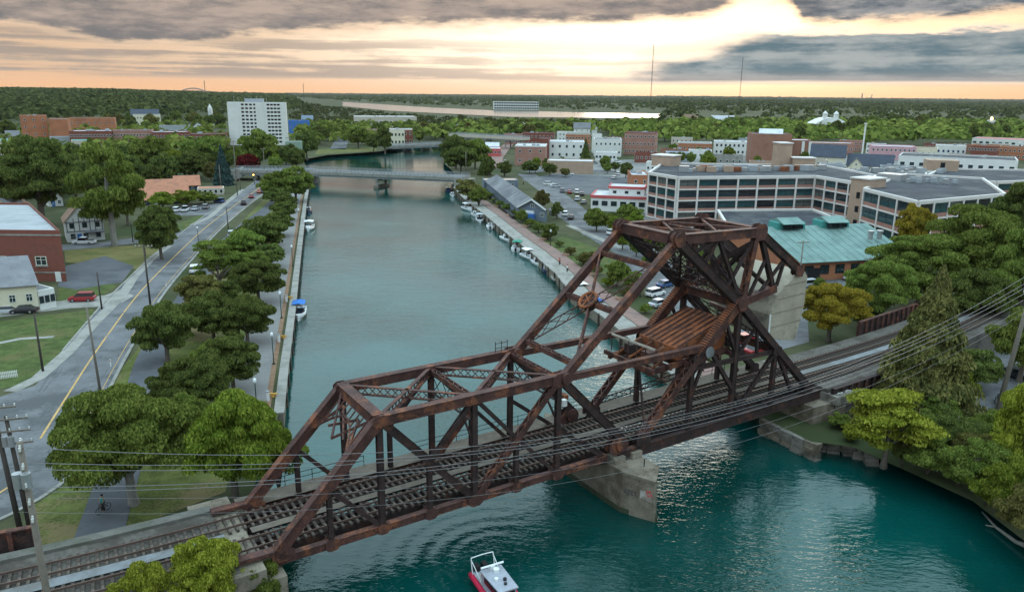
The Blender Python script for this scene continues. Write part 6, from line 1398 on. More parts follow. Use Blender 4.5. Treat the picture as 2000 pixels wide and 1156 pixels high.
# grey inflatable dinghy
t = thing('inflatable_dinghy', 'pale grey inflatable dinghy with dark outboard at the quay', 'dinghy', (0, 0, 0)); mb = MB()
pts = [(-2.2, -.75, .4), (0, -.8, .4), (1.4, -.6, .45), (2.1, -.2, .6), (2.1, .2, .6), (1.4, .6, .45), (0, .8, .4), (-2.2, .75, .4)]
part(mb.tube(smooth_line(pts, 4), .32, 8), 'tube', CONC, t, True); part(MB().prism([(-1.8, -.7), (1.4, -.5), (1.4, .5), (-1.8, .7)], .15, .25), 'floor', GREYP, t); part(MB().box((-2.3, 0, .8), (.4, .4, .9)), 'outboard_motor', BLACK, t)
t.location = (*(10.07, 165.50), 0); t.rotation_euler = (0, 0, math.radians(QD + 175)); t.scale = (1.25, 1.25, 1.25)
# patrol boat in the foreground: aluminium deck, red collar, roll bar and twin outboards
pb = thing('patrol_boat', 'aluminium patrol boat with red collar and twin outboards in the foreground', 'boat', (0, 0, 0)); L, Wd = 7.6, 2.7
part(hull(MB(), L, Wd, .8), 'hull', ALU, pb)
mb = MB(); pts = smooth_line([(-3.7, -1.25, .72), (0, -1.38, .75), (1.8, -1.15, .82), (3.0, -.6, .95), (3.7, 0, 1.05)], 4)
mb.tube(pts, .27, 8); mb.tube([(x, -y, z) for x, y, z in pts], .27, 8); part(mb, 'collar', mat('red_collar', (.5, .02, .06), .55), pb, True)
part(MB().prism([(-3.4, -1.05), (1.0, -1.1), (1.0, 1.1), (-3.4, 1.05)], .7, .86), 'deck', GREYP, pb)
part(MB().prism([(-1.5, -1.0), (1.9, -.85), (1.9, .85), (-1.5, 1.0)], .86, 2.15), 'cabin', ALU, pb); part(MB().prism([(-1.75, -1.15), (2.1, -1.0), (2.1, 1.0), (-1.75, 1.15)], 2.15, 2.27), 'cabin_roof', ALU, pb)
for y in (-1.0, 1.0): part(MB().box((.2, y * .97, 1.65), (2.6, .08, .6)), 'side_window', DGLASS, pb)
part(MB().box((1.93, 0, 1.65), (.06, 1.4, .6)), 'windshield', DGLASS, pb)
for x, y, s in ((-.9, .2, .5), (.3, -.4, .35), (.6, .35, .3), (1.2, .1, .25)): part(MB().cyl((x, y, 2.27 + s * .35), s * .6, s * .7, 10), 'radar_dome' if s > .4 else 'roof_fitting', GELC if s > .33 else BLACK, pb)
part(MB().tube([(-1.4, -1.2, 2.75), (-1.4, 1.2, 2.75)], .11, 8).box((-1.4, 0, 2.5), (.3, .4, .5)), 'light_bar', GELC, pb)
rbm = MB(); rbm.tube(smooth_line([(-3.2, -1.2, .8), (-3.6, -1.2, 2.3), (-3.65, -.95, 2.55), (-3.65, .95, 2.55), (-3.6, 1.2, 2.3), (-3.2, 1.2, .8)], 4), .055, 6); rbm.tube([(-3.55, -1.2, 2.3), (-1.6, -1.1, 1.2)], .045, 6); rbm.tube([(-3.55, 1.2, 2.3), (-1.6, 1.1, 1.2)], .045, 6)
part(rbm, 'roll_bar', GELC, pb, True)
for y in (-.42, .42): part(MB().box((-3.95, y, 1.0), (.75, .5, .75)).box((-4.0, y, .3), (.25, .18, 1.0)), 'outboard_motor', BLACK, pb)
part(MB().tube([(-2.5, -.5, 1.0), (-2.5, -.2, 1.05)], .32, 10), 'rescue_ring', mat('orange_ring', (.7, .12, .05), .6), pb); part(MB().box((-2.4, .5, 1.1), (.6, .6, .5)), 'equipment_box', GREYP, pb)
pb.location = (*(-0.82, 53.83), .05); pb.rotation_euler = (0, 0, math.radians(-62)); pb.scale = (.86, .86, .86)
# cyclist on the path beyond the tracks
def person(label, p, shirt, yaw, h=1.75, cat='person', z=2.06, bike=False):
    t = thing('person', label, cat, (0, 0, 0)); me = bpy.data.meshes.new('body'); k = h / 1.75
    V = [(0, 0, .95), (0, 0, 1.2), (0, 0, 1.42), (0, 0, 1.52), (.02, 0, 1.66), (0, .2, 1.4), (.08, .26, 1.15), (.2, .2, .98), (0, -.2, 1.4), (.08, -.26, 1.15), (.2, -.2, .98), (0, .1, .9), (.1 if bike else .04, .11, .5), (0, .11, .08), (.16, .11, .04), (0, -.1, .9), (.16 if bike else -.04, -.11, .52), (.04, -.11, .1), (.2, -.11, .06)]
    E = [(0, 1), (1, 2), (2, 3), (3, 4), (2, 5), (5, 6), (6, 7), (2, 8), (8, 9), (9, 10), (0, 11), (11, 12), (12, 13), (13, 14), (0, 15), (15, 16), (16, 17), (17, 18)]
    Rd = [.15, .14, .16, .06, .11, .07, .05, .04, .07, .05, .04, .1, .075, .05, .045, .1, .075, .05, .045]
    me.from_pydata([(x * k, y * k, z * k) for x, y, z in V], E, []); o = newobj('body', me, t); BASE[o.name] = (0, 0, 0)
    sk = o.modifiers.new('skin', 'SKIN'); 
    for i, r in enumerate(Rd): me.skin_vertices[0].data[i].radius = (r * k, r * k)
    me.skin_vertices[0].data[0].use_root = True
    o.modifiers.new('sub', 'SUBSURF').levels = 1; o.modifiers['sub'].render_levels = 2
    me.materials.append(mat('skin_tone', (.35, .2, .14), .7))
    part(MB().tube([(0, 0, .88 * k), (0, 0, 1.1 * k), (0, 0, 1.38 * k), (0, 0, 1.46 * k)], [.19 * k, .175 * k, .2 * k, .1 * k], 10), 'shirt', shirt, t, True)
    for y in (-.1, .1): part(MB().tube([(0, y * k, .93 * k), ((.1 if bike else .02), y * 1.1 * k, .5 * k), (.01, y * 1.1 * k, .12 * k)], [.12 * k, .095 * k, .07 * k], 8), 'trouser_leg', BLACK, t, True)
    part(MB().tube([(0, 0, 1.62 * k), (-.01, 0, 1.72 * k), (0, 0, 1.78 * k)], [.115 * k, .12 * k, .05 * k], 10), 'hair', BLACK, t, True)
    t.location = (*p, z); t.rotation_euler = (0, 0, yaw); return t
ppos = (-37.82, 63.03)
person('person in teal shirt riding a bicycle on the path beyond the tracks', ppos, TEAL, math.radians(250), bike=True, z=2.12)
bk = thing('bicycle', 'dark bicycle under the teal-shirted rider on the path', 'bicycle', (0, 0, 0))
for x in (-.5, .52):
    w = MB(); w.tube([(x + .33 * math.cos(a), 0, .33 + .33 * math.sin(a)) for a in [2 * math.pi * i / 18 for i in range(19)]], .025, 5, cap=False); w.beam((x - .3, 0, .33), (x + .3, 0, .33), .012, .012); w.beam((x, 0, .03), (x, 0, .63), .012, .012); part(w, 'wheel', RUBBER, bk)
fr = MB(); 
for a, b in (((-.5, 0, .33), (-.12, 0, .8)), ((-.5, 0, .33), (0, 0, .3)), ((0, 0, .3), (-.12, 0, .85)), ((0, 0, .3), (.42, 0, .8)), ((-.12, 0, .78), (.4, 0, .82)), ((.52, 0, .33), (.4, 0, .95))): fr.tube([a, b], .025, 5)
part(fr, 'frame', BLACK, bk); part(MB().tube([(.36, -.26, .98), (.4, 0, .95), (.36, .26, .98)], .02, 5), 'handlebar', BLACK, bk); part(MB().box((-.15, 0, .88), (.26, .14, .07)), 'saddle', BLACK, bk)
bk.location = (*ppos, 2.06); bk.rotation_euler = (0, 0, math.radians(250))
for i, (p, c, lab) in enumerate((((-16.75, 274.63), BLACK, 'dark-clothed person standing at the far end of the right quay'), ((10.95, 171.58), REDR, 'person in red standing on the right quay above the dinghy'), ((12.24, 164.30), WHITE, 'person in white on the right quay right of the person in red'), ((4.36, 331.59), BLACK, 'person in black walking on the pavement beside the dark car park'), ((1.17, 302.88), BLUEP, 'person in blue near the boathouse annex'))):
    person(lab, p, c, math.radians(200 + 30 * i))
for k_ in CARS.values(): drop_tree(k_)

# ------------------------------------------------------------------ trees
LEAF = {
 'dark': leafmat('leaf_dark', (0.055, 0.078, 0.021), (0.190, 0.213, 0.059)),
 'mid': leafmat('leaf_mid', (0.084, 0.122, 0.024), (0.252, 0.287, 0.067)),
 'bright': leafmat('leaf_bright', (0.089, 0.126, 0.016), (0.262, 0.284, 0.045)),
 'lime': leafmat('leaf_lime', (0.150, 0.180, 0.018), (0.420, 0.430, 0.065)),
 'olive': leafmat('leaf_olive', (0.080, 0.081, 0.024), (0.221, 0.189, 0.065)),
 'yellow': leafmat('leaf_yellow', (0.130, 0.110, 0.018), (0.360, 0.230, 0.036)),
 'spruce': leafmat('leaf_spruce', (0.079, 0.088, 0.030), (0.252, 0.225, 0.078)),
 'blue': leafmat('leaf_blue', (0.028, 0.056, 0.052), (0.080, 0.130, 0.120)),
 'red': leafmat('leaf_red', (0.060, 0.008, 0.013), (0.150, 0.020, 0.030)),
 'far': leafmat('leaf_far', (0.037, 0.046, 0.018), (0.110, 0.115, 0.041)),
 'bare': leafmat('leaf_bare', (0.15, 0.135, 0.12), (0.30, 0.27, 0.24)),
}
def quads_mesh(name, c, nrm, size, m, aspect=.62, rng=None):
    n = len(c); t = np.cross(nrm, rng.normal(size=(n, 3))); t /= np.linalg.norm(t, axis=1)[:, None] + 1e-9
    b = np.cross(nrm, t); s = size[:, None] * .5
    v = np.stack([c - t * s, c - b * s * aspect, c + t * s, c + b * s * aspect], 1).reshape(-1, 3).astype(np.float32)
    me = bpy.data.meshes.new(name); me.vertices.add(4 * n); me.vertices.foreach_set('co', v.ravel())
    me.loops.add(4 * n); me.loops.foreach_set('vertex_index', np.arange(4 * n, dtype=np.int32))
    me.polygons.add(n); me.polygons.foreach_set('loop_start', np.arange(0, 4 * n, 4, dtype=np.int32)); me.polygons.foreach_set('loop_total', np.full(n, 4, dtype=np.int32))
    me.materials.append(m); me.update(calc_edges=True); return me
def unit(rng, n):
    d = rng.normal(size=(n, 3)); return d / np.linalg.norm(d, axis=1)[:, None]
def lobe_cloud(rng, lobes, n, leaf, lo=.72, upbias=.35, droop=0.0):
    w = np.array([l[3] ** 2 for l in lobes]); w = w / w.sum(); idx = rng.choice(len(lobes), n, p=w)
    L = np.array(lobes)[idx]; d = unit(rng, n); d[:, 2] = np.where(d[:, 2] < -.35, -d[:, 2], d[:, 2])
    rad = L[:, 3:4] * rng.uniform(lo, 1.06, (n, 1)) ** .8
    c = L[:, :3] + d * rad * np.array([1, 1, .82]); nr = d + rng.normal(size=(n, 3)) * .8; nr[:, 2] += upbias; nr /= np.linalg.norm(nr, axis=1)[:, None]
    return c, nr, leaf * rng.uniform(.6, 1.35, n)
def crown_round(seed, n, leaf, zc=.53, rz=.48, nl=70, lr=(.13, .27), flat=0.0):
    """unit tree: radius 1, height 1; lumpy crown of many leaf-sized faces"""
    rng = np.random.default_rng(seed); lobes = [(0, 0, zc, .6)]
    for i in range(nl):
        d = unit(rng, 1)[0]; r = rng.uniform(.52, .86); a = rng.uniform(*lr)
        lobes.append((d[0] * r, d[1] * r, zc + d[2] * rz * (r + .12) * (1 if d[2] > 0 else .8), a))
    L = np.array(lobes); c, nr, s = lobe_cloud(rng, [(x, y, (z - zc) / rz * 1.0, a) for x, y, z, a in lobes], n, leaf)
    c[:, 2] = zc + c[:, 2] * rz * .82
    c[:, 2] = np.minimum(c[:, 2], 1.0 + rng.uniform(-.02, .02, n)); return c, nr, s, rng
def crown_tall(seed, n, leaf):
    rng = np.random.default_rng(seed); lobes = []
    for i in range(60):
        z = rng.uniform(.28, .95); rr_ = (.95 * math.sin(math.pi * min(1, (z - .18) / .85) ** .8) + .1) * rng.uniform(.3, .85); a = rng.uniform(0, 6.28)
        lobes.append((rr_ * math.cos(a), rr_ * math.sin(a), z * 2.4, rng.uniform(.14, .28)))
    c, nr, s = lobe_cloud(rng, lobes, n, leaf, .5); c[:, 2] /= 2.4; return c, nr, s, rng
def crown_layer(seed, n, leaf):
    """airy tree with flat layered sprays"""
    rng = np.random.default_rng(seed); lobes = []
    for i in range(30):
        z = rng.uniform(.35, .97); a = rng.uniform(0, 6.28); r = rng.uniform(.15, .8) * (1.15 - .55 * z)
        lobes.append((r * math.cos(a), r * math.sin(a), z * 5, rng.uniform(.2, .34)))
    c, nr, s = lobe_cloud(rng, lobes, n, leaf, .3, 1.2); zc = np.round(c[:, 2] * 1.0, 0)
    c[:, 2] = (c[:, 2] * .75 + zc * .25) / 5.4; return c, nr, s, rng
def crown_conifer(seed, n, leaf, droop=.25, z0=.04):
    rng = np.random.default_rng(seed); k = rng.uniform(0, 1, n) ** .62; z = 1 - k * (1 - z0)     # k: 0 at tip, 1 at foot
    br = np.floor(rng.uniform(0, 1, n) * 13); tier = np.floor(k * 24); a = br / 13 * 2 * np.pi + tier * .7 + rng.normal(size=n) * .12
    t = rng.uniform(.1, 1, n) ** .6; R = (k * .98 + .02) * t * (.82 + .3 * np.sin(tier * 12.9898 + br * 78.2) ** 2)
    zz = z - droop * t * t * k * .3 + rng.normal(size=n) * .006
    c = np.stack([R * np.cos(a), R * np.sin(a), zz], 1); nr = np.stack([np.cos(a) * .5, np.sin(a) * .5, np.ones(n)], 1) + rng.normal(size=(n, 3)) * .45
    nr /= np.linalg.norm(nr, axis=1)[:, None]; return c, nr, leaf * rng.uniform(.6, 1.3, n), rng
CROWN = {}
def crown(kind, v, hi):
    key = (kind, v, hi)
    if key in CROWN: return CROWN[key]
    q = {3: 2.6, 2: 1.45, 1: .36, 0: .12}[hi]
    n = int({'round': 22000, 'wide': 26000, 'tall': 17000, 'layer': 12000, 'conifer': 34000, 'shrub': 14000}[kind] * q); lf = {3: .04, 2: .055, 1: .105, 0: .17}[hi]
    sd = hash((len(kind), v)) % 1000 + v * 17
    if kind == 'round': d = crown_round(sd, n, lf)
    elif kind == 'wide': d = crown_round(sd + 5, n, lf * .9, .54, .46, 90, (.11, .24))
    elif kind == 'tall': d = crown_tall(sd + 9, n, lf)
    elif kind == 'layer': d = crown_layer(sd + 3, n, lf)
    elif kind == 'conifer': d = crown_conifer(sd + 2, n, lf * 1.05)
    else: d = crown_round(sd + 7, n, lf * 1.1, .5, .47, 40, (.16, .3))
    c, nr, s, rng = d
    CROWN[key] = quads_mesh('crown', c, nr, s, LEAF['mid'], .6, rng); return CROWN[key]
TRUNK = {}
def trunk(kind, v):
    if (kind, v) in TRUNK: return TRUNK[(kind, v)]
    rng = random.Random(v * 7 + 1); mb = MB()
    if kind == 'conifer': mb.tube([(0, 0, -.02), (0, 0, .5), (0, 0, .97)], [.06, .04, .008], 7)
    elif kind == 'shrub':
        for i in range(5): a = rng.uniform(0, 6.28); mb.tube([(0, 0, -.02), (.2 * math.cos(a), .2 * math.sin(a), .35), (.45 * math.cos(a), .45 * math.sin(a), .7)], [.05, .04, .015], 5)
    else:
        h0 = .28 if kind != 'tall' else .6
        mb.tube([(0, 0, -.03), (.01, 0, .06), (.02, .01, h0), (.03, .02, .72)], [.095, .07, .055, .02] if kind != 'tall' else [.1, .075, .06, .03], 8)
        for i in range(7 if kind != 'tall' else 0):
            a = i * .9 + rng.uniform(0, .5); z = rng.uniform(h0 * .8, h0 + .2); l = rng.uniform(.4, .65)
            mb.tube([(.02, .01, z), (l * .5 * math.cos(a), l * .5 * math.sin(a), z + .13), (l * math.cos(a), l * math.sin(a), z + .25)], [.035, .024, .008], 5)
    TRUNK[(kind, v)] = mesh_of(mb, 'trunk', BARK, smooth=True); return TRUNK[(kind, v)]
rt = random.Random(77); TREES = []
def tree(label, p, h, r, kind, tint, hi=1, group=None, v=None, name=None, z=2.0, bark=None):
    hi = 3 if hi == 2 and kind == 'wide' and r > 6.0 else hi; nm = name or {'conifer': 'conifer', 'shrub': 'shrub'}.get(kind, 'tree'); v = rt.randrange(3) if v is None else v
    t = thing(nm, label, nm, (p[0], p[1], z), group); TREES.append((p[0], p[1], r)); yaw = rt.uniform(0, 6.28)
    for n_, me in (('trunk', trunk(kind, v)), ('crown', crown(kind, v, hi))):
        o = newobj(n_, me, t); o.scale = (r if n_ == 'crown' else min(r, h * .5), r if n_ == 'crown' else min(r, h * .5), h); o.rotation_euler = (0, 0, yaw)
        if n_ == 'crown': o.material_slots[0].link = 'OBJECT'; o.material_slots[0].material = LEAF[tint]
        elif bark: o.material_slots[0].link = 'OBJECT'; o.material_slots[0].material = bark
    return t
def TR(label, x, y, h, r, kind, tint, hi=2, **k):
    if kind in ('round', 'wide'): h, r = h * 1.04, r * 1.12
    return tree(label, (x, y), h, r, kind, tint, hi, **k)
GP = 'promenade trees'
# left bank, near
TR('dark round maple between the road and the footpath', -49.92, 103.92, 8.95, 4.17, 'round', 'dark', v=0)
TR('dark round maple left of the pair above the promenade', -46.70, 113.02, 7.98, 4.18, 'round', 'dark', group=GP)
TR('dark round maple right of the pair beside the promenade', -41.12, 112.20, 7.77, 4.31, 'round', 'dark', group=GP)
TR('dark round maple overhanging the promenade below the first curve', -47.12, 136.02, 8.67, 4.58, 'round', 'dark', group=GP)
TR('feathery mid-green tree beside the main road', -56.94, 142.35, 11.10, 4.98, 'layer', 'mid')
TR('brownish dark tree below the feathery tree', -54.34, 128.22, 7.60, 4.15, 'round', 'olive')
TR('dark round maple shading the promenade in its middle', -54.49, 165.00, 5.58, 3.89, 'round', 'dark', hi=1, group=GP)
TR('wide dark maple upstream of the middle of the promenade', -60.98, 181.66, 8.83, 5.89, 'round', 'dark', hi=1, group=GP)
TR('dark maple left of the wide maple over the parked cars', -61.60, 171.06, 7.65, 4.38, 'round', 'mid', hi=1, group=GP)
TR('dark maple by the white cruiser', -63.84, 203.68, 6.74, 4.33, 'round', 'dark', hi=1, group=GP)
TR('small dark maple beyond the white cruiser', -69.98, 229.28, 6.26, 4.22, 'round', 'dark', hi=1, group=GP)
TR('small maple at the far end of the promenade', -74.42, 247.81, 5.72, 3.71, 'round', 'dark', hi=1, group=GP)
TR('bright round tree at the left end of the road bridge', -78.19, 272.24, 12.41, 6.64, 'round', 'mid', hi=1)
TR('mid-green tree left of the bright round tree by the bridge', -83.88, 269.09, 11.21, 5.83, 'round', 'mid', hi=1)
TR('dark tree below the two trees at the bridge end', -81.94, 261.50, 6.36, 4.61, 'round', 'dark', hi=1)
TR('speckled dark maple leaning over the promenade near the bridge', -36.57, 93.25, 7.92, 3.78, 'round', 'dark', group=GP)
TR('large dark tree above the bright trees by the bridge', -37.58, 84.97, 8.00, 4.22, 'wide', 'dark')
TR('dark tree left of the large dark tree by the footpath', -41.34, 85.48, 6.22, 2.68, 'round', 'dark')
TR('broad mid-green tree with pale forked trunk beside the footpath', -35.69, 64.44, 12.51, 6.38, 'wide', 'mid', bark=BARKP, v=1)
TR('bright green bushy tree in front of the bridge portal', -26.03, 64.65, 11.34, 4.64, 'wide', 'bright', v=2)
TR('bright green shrubby tree touching the left end of the bridge', -23.03, 68.14, 6.86, 2.81, 'shrub', 'bright')
TR('lime green tree cut by the bottom edge near the tracks', -22.04, 48.02, 7.08, 2.85, 'wide', 'lime', v=0)
TR('lime green bush cut by the bottom edge left of the lime tree', -26.12, 46.85, 6.22, 2.42, 'shrub', 'lime')
TR('bare pale grey bush at the bridge toe', -20.21, 52.62, 3.44, 1.27, 'shrub', 'bare')
TR('lime sprig bush right of the pale grey bush', -18.83, 52.13, 2.59, 0.89, 'shrub', 'bright')
TR('green bush below the toe of the bridge', -18.82, 49.82, 4.23, 1.96, 'shrub', 'mid')
# left bank, middle distance
TR('huge dark tree at the left behind the brick apartment', -133.18, 212.19, 25.88, 12.19, 'wide', 'dark', v=2)
TR('dark tree filling the gap left of the huge dark tree', -157.18, 235.07, 20.48, 7.20, 'round', 'dark', hi=1)
TR('tall cottonwood with bare pale trunk beside the side street', -100.75, 188.44, 24.98, 9.72, 'tall', 'mid', bark=BARKP, v=1)
TR('dark round tree in the dry lawn by the main road', -82.03, 173.34, 12.50, 5.03, 'round', 'dark', v=1)
for a in ((-149.48, 258.56, 17.29, 7.02, 'round', 'dark', 'dark tree between the huge tree and the cottonwood'), (-165.03, 349.57, 17.73, 8.69, 'round', 'mid', 'leafy tree in front of the red brick row, left'), (-150.41, 340.17, 13.06, 7.32, 'round', 'bright', 'bright tree above the orange-roofed restaurant'), (-142.82, 336.76, 12.49, 7.93, 'round', 'dark', 'dark tree above the small orange pavilion'), (-184.98, 384.53, 14.66, 6.44, 'round', 'mid', 'tree left of the red brick row trees'), (-154.20, 388.23, 16.82, 7.80, 'round', 'mid', 'tree below the low brick shop row by the tower'), (-129.67, 391.18, 19.48, 9.96, 'round', 'mid', 'tall tree in front of the white tower'), (-127.21, 365.47, 9.19, 5.40, 'round', 'red', 'dark red tree behind the flyover'), (-121.59, 319.18, 16.90, 4.73, 'conifer', 'blue', 'blue spruce beside the flyover'), (-116.81, 251.45, 6.14, 5.29, 'shrub', 'bright', 'bright hedge-like tree in front of the restaurant'), (-111.97, 259.09, 6.31, 5.27, 'shrub', 'bright', 'bright bush beside the restaurant roof'), (-107.95, 264.49, 4.65, 4.48, 'shrub', 'mid', 'green bush near the annex'), (-112.37, 218.86, 14.84, 4.49, 'round', 'dark', 'dark tree behind the cottonwood'), (-120.97, 449.53, 17.61, 6.60, 'round', 'dark', 'dark tree on the canal bank right of the tower'), (-148.76, 627.23, 14.62, 8.32, 'round', 'mid', 'tree left of the street to the river'), (-147.72, 587.75, 13.73, 7.81, 'round', 'dark', 'dark tree between the blue shop and the street'), (-110.55, 548.12, 15.66, 8.38, 'round', 'mid', 'tree right of the street to the river'), (-84.21, 503.32, 17.03, 6.71, 'tall', 'dark', 'dark tall tree at the canal bend'), (-94.63, 520.28, 11.53, 5.20, 'round', 'dark', 'small dark tree left of the tall canal bend tree'), (-111.40, 393.38, 10.37, 5.27, 'round', 'dark', 'dark bush by the green shed'), (-30.44, 403.12, 17.97, 7.56, 'round', 'dark', 'dark tree at the far right canal bank'), (-26.30, 381.90, 13.34, 7.68, 'round', 'dark', 'dark tree over the right end of the road bridge'), (-20.25, 404.35, 15.92, 7.58, 'round', 'mid', 'broad tree beside the red pavilion'), (-14.19, 373.22, 10.36, 3.76, 'conifer', 'dark', 'dark conifer by the pale pole'), (-11.71, 366.28, 9.46, 3.20, 'round', 'dark', 'dark tree on the red paved street'), (-4.35, 367.08, 8.51, 4.19, 'shrub', 'dark', 'dark shrub at the street corner'), (-16.51, 280.17, 8.85, 5.69, 'shrub', 'olive', 'bushy shrubs at the near right bridge end'), (-12.13, 267.11, 7.21, 4.53, 'shrub', 'mid', 'shrubs along the brick walk before the boathouse'), (7.99, 380.68, 6.56, 3.83, 'round', 'dark', 'round street tree left of the blank tan wall'), (17.80, 371.89, 6.41, 3.49, 'round', 'dark', 'round street tree in front of the blank tan wall'), (25.02, 367.91, 4.40, 2.72, 'round', 'olive', 'small street tree right in front of the tan wall'), (42.09, 450.09, 14.14, 3.91, 'conifer', 'dark', 'dark pointed conifer beside the white block'), (53.93, 366.34, 7.29, 3.20, 'round', 'dark', 'street tree near the orange annex'), (9.77, 256.54, 7.29, 2.61, 'round', 'olive', 'olive tree beside the boathouse roof'), (14.05, 239.25, 5.87, 2.44, 'shrub', 'dark', 'dark bush with red flowers near the boathouse'), (2.57, 230.49, 4.42, 1.89, 'round', 'mid', 'small tree at the boathouse corner')):
    TR(a[3], *a[0:1][0], a[1], a[2], hi=1) if False else TR(a[-1], *a[:4], a[4], a[5], hi=1)
# right bank
for a in ((10.09, 202.19, 4.76, 2.36, 'round', 'dark', 'round tree by the park lawn and blue awning'), (24.31, 217.46, 6.56, 3.86, 'round', 'mid', 'tree below the diner, left'), (35.62, 230.86, 6.00, 3.93, 'round', 'mid', 'tree below the diner, right'), (17.64, 170.84, 3.85, 2.60, 'shrub', 'olive', 'olive shrub at the lawn edge above the dinghy'), (21.64, 151.70, 5.40, 2.64, 'round', 'mid', 'tree behind the upper end of the link'), (24.39, 145.59, 4.69, 2.24, 'round', 'mid', 'tree right of the link by the white car'), (31.95, 171.58, 3.87, 2.37, 'shrub', 'mid', 'shrub behind the top of the link'), (40.01, 157.93, 7.59, 2.74, 'round', 'mid', 'tree seen through the counterweight truss'), (42.49, 152.66, 6.51, 2.66, 'round', 'bright', 'bright tree seen through the counterweight truss')):
    TR(a[-1], *a[:4], a[4], a[5], hi=1)
TR('yellow-orange autumn tree right of the counterweight', 51.19, 116.54, 10.38, 5.46, 'wide', 'yellow', v=1)
TR('large tan-green spruce beside the tracks on the right', 52.46, 90.03, 18.48, 7.26, 'conifer', 'spruce', v=1)
TR('lime layered tree overhanging the water on the right', 40.17, 74.21, 8.94, 5.64, 'layer', 'lime', v=1)
for a in ((62.59, 124.78, 12.58, 5.72, 'wide', 'mid', 'broad tree right of the yellow tree'), (76.62, 138.39, 14.90, 9.21, 'wide', 'mid', 'large layered green tree behind the spruce'), (88.05, 138.86, 19.98, 9.73, 'wide', 'mid', 'largest green tree at the right edge group'), (106.58, 155.64, 22.38, 8.12, 'wide', 'dark', 'tall dark tree at the right edge'), (87.42, 125.73, 17.91, 5.77, 'wide', 'mid', 'green tree lower at the right edge'), (93.85, 174.80, 15.12, 4.23, 'round', 'yellow', 'yellowing tree before the office wing'), (77.96, 122.45, 11.52, 5.19, 'wide', 'dark', 'dark tree behind the tracks at the right'), (61.30, 134.26, 4.86, 1.89, 'round', 'dark', 'dark bush between the yellow tree and workshop'), (59.48, 121.76, 4.83, 3.01, 'shrub', 'dark', 'dark shrubs behind the plate girder'), (63.28, 151.47, 2.71, 1.58, 'shrub', 'mid', 'shrub by the workshop lamp'), (71.13, 99.73, 10.80, 4.30, 'round', 'mid', 'green tree beside the leaning pole'), (62.14, 96.59, 5.87, 3.83, 'round', 'dark', 'dark tree right of the spruce under the tracks'), (56.21, 89.48, 6.07, 2.47, 'shrub', 'bright', 'light green small tree beside the right-bank pavement')):
    TR(a[-1], *a[:4], a[4], a[5])
for i, a in enumerate(((48.99, 77.83, 5.56, 3.73, 'shrub', 'dark'), (43.82, 72.36, 4.39, 2.96, 'shrub', 'mid'), (46.52, 68.69, 6.15, 3.34, 'shrub', 'mid'), (51.48, 68.80, 12.34, 3.35, 'wide', 'lime'), (46.63, 63.92, 6.87, 2.90, 'shrub', 'bright'), (46.32, 66.23, 3.84, 2.24, 'shrub', 'bright'), (45.48, 58.49, 6.20, 3.13, 'shrub', 'olive'), (45.67, 69.91, 3.32, 2.09, 'shrub', 'mid'), (41.95, 74.02, 4.17, 1.65, 'shrub', 'dark'), (55.56, 80.61, 3.83, 2.37, 'shrub', 'mid'))):
    lab = ('dark bush on the right bank below the pavement', 'bush at the waterline right of the lime tree', 'broad green bush on the right bank', 'yellow-green tree at the right edge above the bank', 'bright bush above the driftwood branch', 'bright bush at the waterline left of the driftwood', 'olive bush in the lower right corner', 'low green bush at the waterline mid right bank', 'dark bush behind the lime tree roots', 'green bush by the leaning pole foot')[i]
    TR(lab, *a[:4], a[4], a[5])

for a in ((42.00, 82.73, 2.74, 2.42, 'shrub', 'olive', 'scrubby bush on the rubble right of the bridge end'), (39.30, 83.52, 1.98, 1.53, 'shrub', 'mid', 'low bush growing on the stone wall at the bridge end'), (39.09, 80.18, 1.53, 1.18, 'shrub', 'bright', 'small bright bush on the stone bank wall'), (45.50, 77.74, 4.94, 2.87, 'shrub', 'mid', 'green bush right behind the lime tree'), (53.47, 74.88, 4.51, 2.50, 'shrub', 'lime', 'lime bush by the right-bank street kerb'), (45.69, 71.85, 3.62, 1.87, 'shrub', 'lime', 'lime bush hanging over the waterline'), (47.43, 62.18, 5.21, 2.12, 'shrub', 'mid', 'green bush at the right frame edge above the driftwood'), (49.40, 73.62, 4.74, 2.46, 'shrub', 'olive', 'olive bush in the middle of the right bank'), (48.49, 89.26, 4.49, 1.95, 'shrub', 'olive', 'brownish bush at the foot of the spruce'), (51.56, 84.72, 4.31, 2.48, 'shrub', 'mid', 'green bush right of the spruce foot')): TR(a[-1], *a[:4], a[4], a[5])
for a in ((-51.73, 116.24, 5.56, 2.89, 'round', 'olive', 'olive tree squeezed between the road and the maple pair'), (-55.60, 148.11, 7.37, 3.62, 'round', 'mid', 'mid green tree behind the first curve maple'), (-51.07, 129.66, 6.10, 3.01, 'round', 'dark', 'dark tree in the middle of the left bank row'), (-40.88, 98.19, 5.20, 2.83, 'round', 'mid', 'mid green tree below the maple pair'), (-54.09, 154.79, 6.25, 3.23, 'round', 'mid', 'mid green tree by the middle of the promenade'), (-61.94, 192.10, 5.60, 3.43, 'round', 'mid', 'mid green tree left of the white cruiser'), (-35.66, 75.71, 6.60, 3.08, 'wide', 'mid', 'mid green tree between the two large foreground trees')): TR(a[-1], *a[:4], a[4], a[5])
